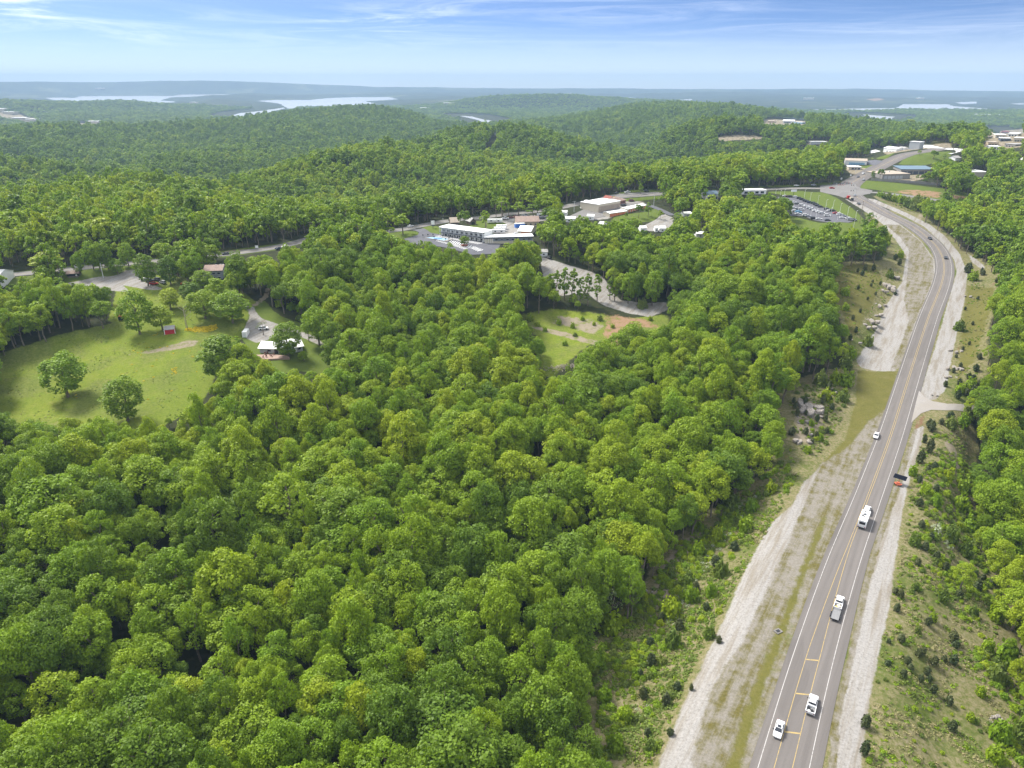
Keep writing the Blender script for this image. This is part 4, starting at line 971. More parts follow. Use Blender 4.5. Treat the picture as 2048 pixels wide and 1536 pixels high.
def lot(name, poly, mat, lift, sub=3.0):
    """paved area inside a traced outline, as a sheet of small faces on the ground"""
    a = np.array(poly, float); P = hit(a[:, 0], a[:, 1])[:, :2]
    import bmesh
    bm = bmesh.new(); vs = [bm.verts.new((p[0], p[1], 0)) for p in P]
    f = bm.faces.new(vs); bmesh.ops.triangulate(bm, faces=[f])
    for ax in range(2):
        lo, hi = P[:, ax].min(), P[:, ax].max()
        for c in np.arange(lo + sub, hi, sub):
            co = (c, 0, 0) if ax == 0 else (0, c, 0); no = (1, 0, 0) if ax == 0 else (0, 1, 0)
            bmesh.ops.bisect_plane(bm, geom=bm.verts[:] + bm.edges[:] + bm.faces[:], plane_co=co, plane_no=no)
    for v in bm.verts: v.co.z = float(height(v.co.x, v.co.y)) + lift
    bmesh.ops.recalc_face_normals(bm, faces=bm.faces[:])
    if sum(q.normal.z for q in bm.faces) < 0: bmesh.ops.reverse_faces(bm, faces=bm.faces[:])
    me = bpy.data.meshes.new(name); bm.to_mesh(me); bm.free(); me.materials.append(MATS[mat])
    o = link(name, me); o['kind'] = 'structure'; return o
lot('driveway', [(1822,846),(1833,800),(1838,782),(1850,795),(1866,803),(1895,808),(1950,811),(1950,826),(1890,821),(1862,820),(1842,827)], 'gravel_pale', 0.115)
lot('parking_lot', [(824,460),(846,457),(862,466),(884,470),(970,484),(1002,488),(992,508),(945,510),(883,494),(815,487),(808,478),(836,470),(838,465)], 'asphalt_lot', 0.15)
lot('dealer_parking_lot', [(1555,394),(1598,396.5),(1643,414.5),(1669,421.5),(1712,441),(1697,445.5),(1658,445.5),(1631,441.5),(1607,432.5),(1575,431),(1560,408)], 'asphalt_lot', 0.15)
lot('storage_parking_lot', [(1142,431),(1172,417),(1196,411),(1224,413),(1246,407),(1280,405),(1288,410),(1262,420),(1240,425),(1206,434),(1190,436)], 'asphalt_old', 0.15)
lot('road_apron', [(1640,372),(1668,369),(1706,364),(1712,372),(1722,377),(1745,381),(1740,388),(1722,391),(1700,393),(1688,396),(1672,391),(1640,384)], 'asphalt_old', 0.155)
lot('shop_parking_lot', [(1733,322),(1752,320),(1766,322),(1752,331),(1735,329)], 'asphalt_lot', 0.15)

# painted bays on the motel lot: three comb-like rows
def bays(pa, pb, n, length, gap_angle, k0):
    A, B = at(*pa), at(*pb); d = B - A; L = math.hypot(d[0], d[1]); u = d[:2] / L; w = np.array([-u[1], u[0]])
    w = w * math.cos(gap_angle) + u * math.sin(gap_angle)
    V, F = [], []
    for k in range(n):
        a = A[:2] + u * L * k / (n - 1)
        for q in (a - u * .28, a + u * .28, a + u * .28 + w * length, a - u * .28 + w * length):
            V.append((q[0], q[1], float(height(q[0], q[1])) + 0.23))
        F.append(tuple(range(k * 4, k * 4 + 4)))
    me = bpy.data.meshes.new('parking_bay_marking'); me.from_pydata(V, [], F); me.materials.append(MATS['white_paint']); me.update()
    link('parking_bay_marking', me)['kind'] = 'structure'
bays((881, 471.5), (965, 486.5), 22, -4.6, .35, 0)
bays((884, 481), (938, 496), 15, 4.4, -.45, 1)
bays((884, 481.3), (938, 496.3), 15, -4.2, .45, 1)
bays((944, 492), (966, 500), 7, -4.2, .3, 1)

# ---------------------------------------------------------------- trees
def leaf_quads(P, Nrm, size, rng, flat=0.55):
    """diamond-shaped leaf sprays at P facing about Nrm"""
    n = len(P)
    Nn = Nrm + rng.normal(0, flat, (n, 3)); Nn /= np.linalg.norm(Nn, axis=1)[:, None] + 1e-9
    t = rng.normal(0, 1, (n, 3)); u = np.cross(Nn, t); u /= np.linalg.norm(u, axis=1)[:, None] + 1e-9
    w = np.cross(Nn, u)
    s = (size * rng.uniform(0.6, 1.35, n))[:, None]
    V = np.stack([P - u * s * 0.62, P + w * s * 0.42 + Nn * s * 0.10, P + u * s * 0.62, P - w * s * 0.42 - Nn * s * 0.06], 1).reshape(-1, 3)
    F = np.arange(n * 4).reshape(-1, 4)
    return V, F
def crown_points(rng, H, R, lobes, per, shape):
    """clumps of foliage on a lopsided crown; returns leaf points and outward normals"""
    P, N = [], []
    zc = H * shape['zc']; rz = H * shape['rz']
    squash = rng.uniform(0.85, 1.15, 2)
    k = 0
    while k < lobes:
        d = rng.normal(0, 1, 3); d /= np.linalg.norm(d)
        if d[2] < shape['low'] : continue
        rad = rng.uniform(0.45, 0.92) if rng.random() < 0.35 else rng.uniform(0.72, 1.0)
        wid = 1.0 - shape['taper'] * max(d[2], 0) - 0.22 * max(-d[2], 0)
        c = np.array([d[0] * R * 0.84 * rad * wid * squash[0], d[1] * R * 0.84 * rad * wid * squash[1], zc + d[2] * rz * rad])
        r = R * rng.uniform(*shape['lobe'])
        m = int(per * (r / (R * 0.26)) ** 2) + 4
        q = rng.normal(0, 1, (m * 2, 3)); q /= np.linalg.norm(q, axis=1)[:, None]
        out = (c - np.array([0, 0, zc - rz * 0.4])); out /= np.linalg.norm(out) + 1e-9
        keep = (q @ out > -0.25) & (q[:, 2] > -0.65)
        q = q[keep][:m]
        rr = r * rng.uniform(0.72, 1.08, len(q))[:, None]
        P.append(c + q * rr * np.array([1, 1, 0.82])); N.append(q + np.array([0, 0, 0.55]))
        k += 1
    return np.concatenate(P), np.concatenate(N)
SHAPES = [
    dict(zc=0.62, rz=0.36, low=-0.45, taper=0.10, lobe=(0.16, 0.31)),
    dict(zc=0.60, rz=0.40, low=-0.55, taper=0.30, lobe=(0.15, 0.29)),
    dict(zc=0.66, rz=0.31, low=-0.35, taper=0.02, lobe=(0.18, 0.34)),
    dict(zc=0.58, rz=0.42, low=-0.60, taper=0.22, lobe=(0.14, 0.28)),
]
def make_crown(seed, mat, H=14.0, R=4.9, lobes=58, per=95, leaf=0.35, shape=0, name='crown'):
    rng = np.random.default_rng(seed)
    P, N = crown_points(rng, H, R, lobes, per, SHAPES[shape])
    V, F = leaf_quads(P, N, leaf, rng)
    return np_mesh(name, V, F, mat)
def make_trunk(seed, H=14.0, mat='bark', limbs=6, top=0.80, r=0.26, spread=0.62):
    rng = np.random.default_rng(seed); mb = MB(); n = 4
    pts = [np.array([0, 0, -0.8])]
    for k in range(1, n + 1):
        pts.append(np.array([rng.normal(0, .18) * k, rng.normal(0, .18) * k, H * top * k / n]))
    for k in range(n):
        mb.tube(pts[k], pts[k + 1], r * (1.25 - k / n * 0.9), r * (1.25 - (k + 1) / n * 0.9) + .02, 6, False)
    for k in range(limbs):
        f = rng.uniform(0.35, 0.9); i = min(int(f * n), n - 1); p = pts[i] + (pts[i + 1] - pts[i]) * (f * n - i)
        a = rng.uniform(0, 2 * math.pi); L = H * rng.uniform(0.16, 0.30)
        q = p + np.array([math.cos(a) * L * spread * 1.3, math.sin(a) * L * spread * 1.3, L * 0.75])
        mb.tube(p, q, r * 0.42 * (1.2 - f), 0.03, 5, False)
    return mb.mesh('trunk', mat)
SHAPES.append(dict(zc=0.55, rz=0.45, low=-0.95, taper=0.12, lobe=(0.16, 0.28)))
SHAPES.append(dict(zc=0.56, rz=0.43, low=-0.92, taper=0.25, lobe=(0.15, 0.29)))
HUES = ['yellow', 'mid', 'deep']
CROWN = {}
for h_ in HUES:
    for s_ in range(4):
        CROWN[('near', h_, s_)] = make_crown(100 + s_ * 7 + HUES.index(h_), 'leaf_' + h_, shape=s_)
        CROWN[('mid', h_, s_)] = make_crown(300 + s_ * 7 + HUES.index(h_), 'leaf_' + h_, lobes=30, per=19, leaf=0.95, shape=s_)
for h_ in HUES:
    for s_ in (4, 5):
        CROWN[('near', h_, s_)] = make_crown(200 + s_ * 7 + HUES.index(h_), 'leaf_' + h_, R=4.9, lobes=105, per=60, leaf=0.42, shape=s_)
TRUNKS = [make_trunk(k) for k in range(4)]
THIN = [make_crown(500 + k, 'leaf_' + h_, R=2.6, lobes=50, per=26, leaf=0.55, shape=5) for k, h_ in enumerate(('mid', 'deep'))]
PALE = make_crown(520, 'leaf_pale', R=3.2, lobes=26, per=50, leaf=0.5, shape=1)
RUST = make_crown(521, 'leaf_red', R=4.4, lobes=24, per=40, leaf=0.6, shape=0)
SPARSE = make_crown(530, 'leaf_pale', R=4.2, lobes=14, per=14, leaf=0.5, shape=1)

def put_tree(x, y, z, crown, trunk, H, R, label, name='broadleaf_tree', group=None, rz=None, H0=14.0, R0=4.9, cat='tree'):
    sx = R / R0
    t = thing(name, label, cat, (x, y, z), random.uniform(0, 6.28) if rz is None else rz, group, (sx, sx, H / H0))
    if crown: link('crown', crown, t)
    if trunk: link('trunk', trunk, t)
    return t

# --- trees standing by themselves or in open groves: base px, base py, top py, crown width px, hue, label
SINGLE = [
 (137,794,706,100,'mid','round leafy tree standing alone at the left of the meadow'),
 (256,842,756,94,'deep','darker round tree in the lower meadow nearer the wood edge'),
 (452,762,672,112,'deep','broad dark tree filling the corner between meadow and white farmhouse'),
 (577,714,646,74,'deep','dark tree rising in front of the white farmhouse roof'),
 (639,690,614,64,'mid','tall leafy tree beside the lane right of the farmhouse'),
 (662,736,680,44,'deep','dark narrow tree at the right edge of the farmhouse lawn'),
 (607,722,702,24,'yellow','young thin tree on the mown lawn below the farmhouse'),
 (280,668,582,72,'mid','leafy tree at the wood edge left of the red shed'),
 (325,660,610,58,'yellow','flat topped tree directly behind the red shed'),
 (342,619,575,46,'yellow','slim tree in the open grove above the red shed'),
 (410,637,579,70,'mid','wide tree with a bare trunk right of the dead tree'),
 (466,646,583,78,'mid','wide grey green tree at the bend of the gravel drive'),
 (437,607,556,54,'yellow','light green tree behind the wide tree at the drive'),
 (385,607,564,50,'deep','dull green tree in the middle of the grove'),
 (296,572,508,52,'deep','dark tree over the parked cars left of the gravel drive'),
 (342,570,512,48,'deep','dense dark tree right of the cars parked in the grass'),
 (383,563,516,48,'yellow','light tree left of the dark cabin'),
 (408,576,541,46,'mid','low bushy tree in front of the dark cabin'),
 (417,537,487,58,'mid','large tree behind the dark cabin by the ridge road'),
 (258,534,487,36,'mid','tall slim tree at the ridge road left of the gravel drive'),
 (368,516,480,42,'mid','spreading tree at the ridge road above the cabin'),
 (330,524,484,48,'yellow','pale wide tree at the ridge road beside the brush lot'),
 (480,590,516,58,'deep','dark tree right of the dark cabin'),
 (512,580,516,54,'mid','tree at the head of the dirt track to the farmhouse'),
 (98,550,503,72,'yellow','bright yellow green tree beside the small brown hut'),
 (95,568,530,42,'mid','lower tree in front of the bright yellow green one'),
 (160,550,504,28,'mid','narrow tree at the right end of the small brown hut'),
 (188,540,483,36,'mid','left tree of the pair on the ridge road verge'),
 (201,543,484,36,'mid','right tree of the pair on the ridge road verge'),
 (217,539,486,32,'deep','third tree along the ridge road verge'),
 (237,548,517,34,'mid','small rounded tree on the verge by the gravel drive'),
 (806,469,427,40,'yellow','bright round tree on the grass island by the motel entrance'),
 (929,491,472,24,'deep','small dark tree in the round bed in the motel parking lot'),
 (928,460,420,28,'deep','dark tree hiding the house behind the motel'),
 (970,457,420,27,'mid','light tree on the lawn behind the motel'),
 (1037,431,404,34,'mid','dense tree at the back of the gravel yard'),
 (1066,434,408,36,'deep','dull spreading tree at the right end of the gravel yard'),
 (1277,436,408,17,'deep','left dark tree of the pair beside the long storage sheds'),
 (1296,433,405,19,'deep','right dark tree of the pair beside the long storage sheds'),
 (1320,438,420,14,'mid','small tree at the bend of the narrow park road'),
 (1252,437,425,9,'deep','tiny dark tree on the bank below the storage sheds'),
 (1264,445,437,8,'deep','small dark bush like tree on the grass bank below the sheds'),
 (1241,387,366,17,'mid','small tree on the verge above the frontage road'),
 (1281,388,368,11,'mid','thin tree near the middle of the frontage road verge'),
 (1744,361,342,13,'deep','left tree of the two at the roadside past the junction'),
 (1759,361,337,15,'deep','right tree of the two at the roadside past the junction'),
 (1735,466,426,36,'deep','dark tree between the dealer lawn and the highway'),
 (1674,475,444,13,'mid','tall narrow tree on the lower dealer lawn'),
 (1838,310,300,9,'mid','small tree on the grass slope of the hilltop'),
 (1866,319,300,19,'deep','dark clump of a tree on the hilltop grass'),
 (1888,318,308,9,'deep','small round tree at the far side of the hilltop grass'),
 (1263,710,646,64,'mid','open crowned tree standing before the red earth slope'),
 (1198,724,682,38,'deep','dark rounded tree beside the brush heap'),
 (1232,715,668,52,'mid','tree crowding the lower end of the earth clearing'),
 (1310,712,655,62,'mid','leafy tree right of the open crowned tree at the earth clearing'),
 (1256,607,547,36,'mid','tree on the island in the pale gravel lot left side'),
 (1272,604,544,38,'deep','middle tree on the island in the pale gravel lot'),
 (1304,611,544,42,'mid','right hand tree on the island in the pale gravel lot'),
 (540,790,728,66,'mid','rounded tree in front of the farmhouse patio'),
 (478,800,722,70,'yellow','light tree below the broad dark tree by the farmhouse'),
 (1238,745,690,40,'mid','rounded tree under the earth clearing beside the brush heap'),
]
def ppm_at(p): return FPX / project(np.array(p))[2]
_sp = hit([s[0] for s in SINGLE], [s[1] for s in SINGLE])
_hue_i = 0
for (bx, by, ty, w, hue, lab), p in zip(SINGLE, _sp):
    ppm = ppm_at(p); R = w / 2 / ppm / 1.05
    # height from the rows it spans
    lo, hi = 1.0, 60.0
    for _ in range(30):
        mid = (lo + hi) / 2
        if project(np.array([p[0], p[1], p[2] + mid]))[1] < ty: hi = mid
        else: lo = mid
    H = lo * 1.0
    lod = 'near' if p[1] < 480 else 'mid'
    _hue_i += 1
    put_tree(p[0], p[1], p[2], CROWN[(lod, hue, 4 + _hue_i % 2 if lod == 'near' else _hue_i % 4)], TRUNKS[_hue_i % 4], H, R, lab)
# thin trees in a row along the pale gravel lot
for i, (bx, by, ty, w) in enumerate([(1100,600,545,24),(1113,604,540,22),(1129,601,533,26),(1145,604,536,24),(1160,608,552,22),(1175,611,546,22),(1194,603,546,22),(1220,600,552,20),(1229,603,555,20)]):
    p = at(bx, by); ppm = ppm_at(p)
    put_tree(p[0], p[1], p[2], THIN[i % 2], TRUNKS[i % 4], (by - ty) / ppm * 1.06, w / 2 / ppm, ['leftmost', 'second', 'third', 'fourth', 'fifth', 'sixth', 'seventh', 'eighth', 'rightmost'][i] + ' of the thin tall trees lined up before the pale gravel lot', 'thin_tree', 'thin trees along the gravel lot', R0=3.0)
# bare and pale trees
def bare_tree(px, py, ty, w, label, seed):
    p = at(px, py); ppm = ppm_at(p); H = (py - ty) / ppm * 1.05
    t = thing('bare_tree', label, 'dead tree', p, 0.4 * seed); rng = np.random.default_rng(seed)
    mb = MB(); mb.tube((0, 0, -.5), (0.1, 0, H * 0.9), 0.22, 0.04, 6, False); mb.build('trunk', 'deadwood', t)
    for k in range(9):
        a = rng.uniform(0, 6.28); z = H * rng.uniform(.3, .85); L = w / 2 / ppm * rng.uniform(.6, 1.1)
        m = MB(); q = (math.cos(a) * L, math.sin(a) * L, z + L * .7)
        m.tube((0, 0, z), q, .09, .03, 5, False)
        for j in range(3):
            b = a + rng.uniform(-.9, .9); f = rng.uniform(.4, .9)
            s = (q[0] * f, q[1] * f, z + (q[2] - z) * f)
            m.tube(s, (s[0] + math.cos(b) * L * .4, s[1] + math.sin(b) * L * .4, s[2] + L * .35), .04, .015, 4, False)
        m.build('limb', 'deadwood', t)
bare_tree(373, 657, 607, 30, 'bare grey dead tree beside the yellow flowers in the meadow', 3)
bare_tree(1089, 1195, 1120, 22, 'bare pale dead snag at the right edge of the foreground wood', 5)
bare_tree(668, 570, 548, 26, 'bare pale branches of a dead tree among the green crowns', 8)
for bx, by, ty, w, cr, nm, lab in ((527,670,641,22,SPARSE,'pale_tree','small sparse pale tree in the middle of the gravel drive'),
        (1262,1232,1160,36,PALE,'pale_tree','pale silvery green conical tree at the wood edge by the scrub bank'),
        (1222,1250,1170,46,SPARSE,'pale_tree','half bare pinkish tree beside the silvery conical one'),
        (700,640,598,34,PALE,'pale_tree','pale whitish tree among the dark crowns right of the farmhouse lane'),
        (1352,462,430,26,SPARSE,'pale_tree','pale half bare tree at the edge of the trailer park gravel'),
        (1920,1180,1120,46,CROWN[('near','yellow',1)],'broadleaf_tree','bright yellow green young tree alone on the right hand scrub slope')):
    p = at(bx, by); ppm = ppm_at(p)
    put_tree(p[0], p[1], p[2], cr, TRUNKS[1], (by - ty) / ppm * 1.08, w / 2 / ppm, lab, nm, R0=4.9 if nm == 'broadleaf_tree' else 3.6)

# --- the wood
SITES = tree_sites()
_r = np.hypot(SITES[:, 0], SITES[:, 1])
_px, _py, _dp = project(SITES[:, :3] + np.array([0, 0, 8.0]))
NEAR_N = 228
order = np.argsort(_dp + np.where((_px < -20) | (_px > 2068) | (_py > 1620) | (_py < 0), 1e6, 0))
pick = order[:NEAR_N]; rest = np.ones(len(SITES), bool); rest[pick] = False
# patches of one kind, with a sprinkle of others
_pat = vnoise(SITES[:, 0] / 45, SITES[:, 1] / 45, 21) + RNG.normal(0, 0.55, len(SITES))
_pat = _pat - 0.75 * smooth(1000, 1400, _r) + 0.25 * smooth(600, 750, _r) * (1 - smooth(950, 1050, _r))  # depth by light and haze put into the hue: far ridges darker, middle yellower
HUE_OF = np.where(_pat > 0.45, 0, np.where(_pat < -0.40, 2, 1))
SHAPE_OF = RNG.integers(0, 4, len(SITES)); ROT_OF = RNG.uniform(0, 6.28, len(SITES))
WID_OF = RNG.normal(1.0, 0.18, len(SITES)).clip(0.65, 1.4)
TALL_OF = RNG.normal(1.0, 0.12, len(SITES)).clip(0.75, 1.3)
def zone_label(rows):
    """rows from the front of the picture to the back, counted left to right in each"""
    rows = sorted(rows, key=lambda i: -project(SITES[i, :3])[1])
    names = ['frontmost', 'second', 'third', 'fourth', 'fifth', 'sixth', 'seventh', 'eighth', 'ninth', 'tenth', 'eleventh', 'twelfth']
    ordn = ['first', 'second', 'third', 'fourth', 'fifth', 'sixth', 'seventh', 'eighth', 'ninth', 'tenth', 'eleventh', 'twelfth', 'thirteenth', 'fourteenth', 'fifteenth', 'sixteenth', 'seventeenth', 'eighteenth', 'nineteenth', 'twentieth', 'twenty-first']
    out = {}; per = 19
    for r in range(0, len(rows), per):
        row = sorted(rows[r:r + per], key=lambda i: _px[i])
        for k, i in enumerate(row):
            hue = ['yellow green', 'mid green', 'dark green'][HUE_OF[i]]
            where = 'right of the highway' if _px[i] > 1500 and _py[i] < 1536 else 'in the foreground wood'
            size = 'tall ' if SITES[i, 3] > 1.15 else ('low ' if SITES[i, 3] < 0.8 else '')
            out[i] = f'{size}{hue} tree {where}, {ordn[k]} from the left in the {names[min(r // per, 11)]} row'
    return out
LAB = zone_label(list(pick))
for i in pick:
    x, y, z, s, _ = SITES[i]
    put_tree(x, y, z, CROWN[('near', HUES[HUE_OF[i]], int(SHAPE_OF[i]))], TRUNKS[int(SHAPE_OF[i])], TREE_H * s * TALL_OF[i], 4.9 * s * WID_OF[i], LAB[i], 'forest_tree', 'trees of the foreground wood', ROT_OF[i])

def scatter_object(name, P, scale, rot, idx, meshes, extra=None):
    """one object whose points each carry one of the given shapes (geometry nodes)"""
    me = bpy.data.meshes.new(name); me.vertices.add(len(P)); me.vertices.foreach_set('co', np.asarray(P, np.float32).ravel())
    for nm, ty, arr, key in (('size', 'FLOAT_VECTOR', scale, 'vector'), ('turn', 'FLOAT_VECTOR', rot, 'vector'), ('which', 'INT', idx, 'value')):
        a = me.attributes.new(nm, ty, 'POINT'); a.data.foreach_set(key, np.asarray(arr, np.int32 if ty == 'INT' else np.float32).ravel())
    o = link(name, me); o['kind'] = 'stuff'
    ng = bpy.data.node_groups.new(name, 'GeometryNodeTree')
    ng.interface.new_socket('Geometry', in_out='INPUT', socket_type='NodeSocketGeometry'); ng.interface.new_socket('Geometry', in_out='OUTPUT', socket_type='NodeSocketGeometry')
    n, l = ng.nodes, ng.links
    gi, go = n.new('NodeGroupInput'), n.new('NodeGroupOutput')
    def attr(nm, ty):
        a = n.new('GeometryNodeInputNamedAttribute'); a.data_type = ty; a.inputs['Name'].default_value = nm
        return next(s for s in a.outputs if s.enabled and s.name == 'Attribute')
    e2r = n.new('FunctionNodeEulerToRotation'); l.new(attr('turn', 'FLOAT_VECTOR'), e2r.inputs[0])
    outs = []
    def instances(objs, sel=None):
        g2i = n.new('GeometryNodeGeometryToInstance')
        for ob in reversed(objs):
            oi = n.new('GeometryNodeObjectInfo'); oi.inputs['Object'].default_value = ob; oi.inputs['As Instance'].default_value = False
            l.new(oi.outputs['Geometry'], g2i.inputs[0])
        iop = n.new('GeometryNodeInstanceOnPoints'); l.new(gi.outputs[0], iop.inputs['Points']); l.new(g2i.outputs[0], iop.inputs['Instance'])
        iop.inputs['Pick Instance'].default_value = True
        l.new(attr('which', 'INT'), iop.inputs['Instance Index']); l.new(e2r.outputs[0], iop.inputs['Rotation']); l.new(attr('size', 'FLOAT_VECTOR'), iop.inputs['Scale'])
        outs.append(iop.outputs[0])
    instances(meshes)
    if extra: instances(extra)
    j = n.new('GeometryNodeJoinGeometry')
    for s in outs: l.new(s, j.inputs[0])
    l.new(j.outputs[0], go.inputs[0])
    md = o.modifiers.new('scatter', 'NODES'); md.node_group = ng
    return o
def obj_with(me):
    return next(o for o in COL.objects if o.data is me)
def ensure(lod, h, s, k):
    """a crown of this form stands somewhere in the scene: take it, or grow one in the wood"""
    me = CROWN[(lod, h, s)]
    for o in COL.objects:
        if o.data is me: return o
    i = EXTRA.pop(0); x, y, z, sc, _ = SITES[i]; rest[i] = False
    t = put_tree(x, y, z, me, TRUNKS[s], TREE_H * sc, 4.9 * sc, f'{dict(yellow="yellow green", mid="mid green", deep="dark green")[h]} tree at the wood edge behind the meadow, {["first","second","third","fourth","fifth","sixth","seventh","eighth","ninth","tenth","eleventh","twelfth"][k]} from the left', 'forest_tree', 'trees of the foreground wood')
    return next(c for c in t.children if c.name.startswith('crown'))
_cand = [i for i in np.where((_px > 0) & (_px < 900) & (_py > 560) & (_py < 660) & (_dp > 300))[0] if rest[i]]
EXTRA = sorted(RNG.choice(_cand, 24, replace=False), key=lambda i: _px[i])
_k = 0; SRC = {}
for lod in ('near', 'mid'):
    for s_ in range(4):
        for h_ in HUES:
            SRC[(lod, h_, s_)] = ensure(lod, h_, s_, min(_k, 11))
            _k += 1 if lod == 'mid' else 0
TR = [obj_with(t) for t in TRUNKS]
def wood(name, k, lod, trunks, zf=1.0):
    i = np.where(rest & k)[0]
    s = SITES[i, 3]
    sc = np.stack([s * WID_OF[i], s * WID_OF[i], s * zf * TALL_OF[i] * TREE_H / 14.0], -1)
    rot = np.stack([np.zeros(len(i)), np.zeros(len(i)), ROT_OF[i]], -1)
    objs = [SRC[(lod, h, q)] for q in range(4) for h in HUES]
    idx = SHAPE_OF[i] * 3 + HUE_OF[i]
    ex = [TR[q] for q in range(4) for h in HUES] if trunks else None
    scatter_object(name, SITES[i, :3], sc, rot, idx, objs, ex)
wood('woodland', _r < 430, 'near', True)
wood('middle_woodland', (_r >= 430) & (_r < 1700), 'mid', True)
wood('distant_woodland', (_r >= 1700) & (SITES[:, 4] < 3000), 'mid', False)
wood('hill_woodland', SITES[:, 4] > 3000, 'mid', False, 0.5)

# ---------------------------------------------------------------- buildings
def bld(name, label, pa, pb, depth, h, roof='gable', rise=1.6, wall='white_paint', roofm='white_roof', openings=(), over=0.45, ridge='x', cat='building', trim=None, group=None, base=0.0, hvac=()):
    """pa, pb: foot of the wall that faces the camera, left and right end, in the photograph"""
    A, B = at(*pa), at(*pb)
    d = B - A; w = float(math.hypot(d[0], d[1])); rz = math.atan2(d[1], d[0])
    z = min(A[2], B[2]) + base
    t = thing(name, label, cat, ((A[0] + B[0]) / 2, (A[1] + B[1]) / 2, z), rz, group)
    hw = w / 2
    m = MB(); m.box((0, depth / 2, (h - 1.0) / 2), (w, depth, h + 1.0))
    if roof == 'gable':
        if ridge == 'x':
            m.add([(-hw, 0, h), (-hw, depth, h), (-hw, depth / 2, h + rise), (hw, 0, h), (hw, depth, h), (hw, depth / 2, h + rise)], [(0, 2, 1), (3, 4, 5)])
        else:
            m.add([(-hw, 0, h), (hw, 0, h), (0, 0, h + rise), (-hw, depth, h), (hw, depth, h), (0, depth, h + rise)], [(0, 1, 2), (3, 5, 4)])
    m.build('wall', wall, t)
    r = MB(); e = over; tk = 0.16
    if roof == 'gable':
        if ridge == 'x':
            k = rise / (depth / 2)
            prof = [(-e, h - e * k), (depth / 2, h + rise), (depth + e, h - e * k)]
            V = [(x, y, zz + dz) for x in (-hw - e, hw + e) for dz in (0.04, tk + 0.04) for y, zz in prof]
        else:
            k = rise / hw
            prof = [(-hw - e, h - e * k), (0, h + rise), (hw + e, h - e * k)]
            V = [(x, y, zz + dz) for y in (-e, depth + e) for dz in (0.04, tk + 0.04) for x, zz in prof]
        r.add(V, [(3, 4, 10, 9), (4, 5, 11, 10), (0, 6, 7, 1), (1, 7, 8, 2), (0, 1, 4, 3), (1, 2, 5, 4), (6, 9, 10, 7), (7, 10, 11, 8), (0, 3, 9, 6), (2, 8, 11, 5)])
    elif roof == 'flat':
        r.box((0, depth / 2, h + 0.16), (w + 2 * e, depth + 2 * e, 0.3))
    elif roof == 'shed':
        V = [(-hw - e, -e, h + .03), (hw + e, -e, h + .03), (hw + e, depth + e, h + rise), (-hw - e, depth + e, h + rise)]
        r.add(V + [(a, b, c + .25) for a, b, c in V], [(3, 2, 1, 0), (4, 5, 6, 7), (0, 1, 5, 4), (1, 2, 6, 5), (2, 3, 7, 6), (3, 0, 4, 7)])
    elif roof == 'hip':
        iw = max(hw - depth / 2, 0.3)
        V = [(-hw - e, -e, h + .03), (hw + e, -e, h + .03), (hw + e, depth + e, h + .03), (-hw - e, depth + e, h + .03), (-iw, depth / 2, h + rise), (iw, depth / 2, h + rise)]
        r.add(V, [(0, 1, 5, 4), (1, 2, 5), (2, 3, 4, 5), (3, 0, 4), (3, 2, 1, 0)])
    ro = r.build('roof', roofm, t)
    if trim:
        q = MB(); q.box((0, -e - 0.05, h - trim[1] / 2 + .1), (w + 2 * e, 0.1, trim[1])); q.build('fascia', trim[0], t)
    for kind, u, zz, ww, hh, mat in openings:
        x = -hw + u * w
        o = MB(); o.box((x, -0.04, zz + hh / 2), (ww, 0.09, hh)); o = o.build(kind, mat, t)
        if kind == 'window' and ww > 1.0:
            fr = MB(); fr.box((x, -0.06, zz - 0.06), (ww + 0.24, 0.14, 0.10)); fr.build('window_sill', 'white_paint', o)
            fr = MB(); fr.box((x, -0.06, zz + hh + 0.05), (ww + 0.24, 0.14, 0.08)); fr.build('lintel', 'white_paint', o)
    for (u, v, s) in hvac:
        q = MB(); q.box((-hw + u * w, v * depth, h + 0.3 + s * .4), (s, s, s * .8)); q.build('roof_unit', 'galvanised', t)
    return t
def doors(kind, n, a, b, z, w, h, mat): return [(kind, a + (b - a) * (k + .5) / n, z, w, h, mat) for k in range(n)]

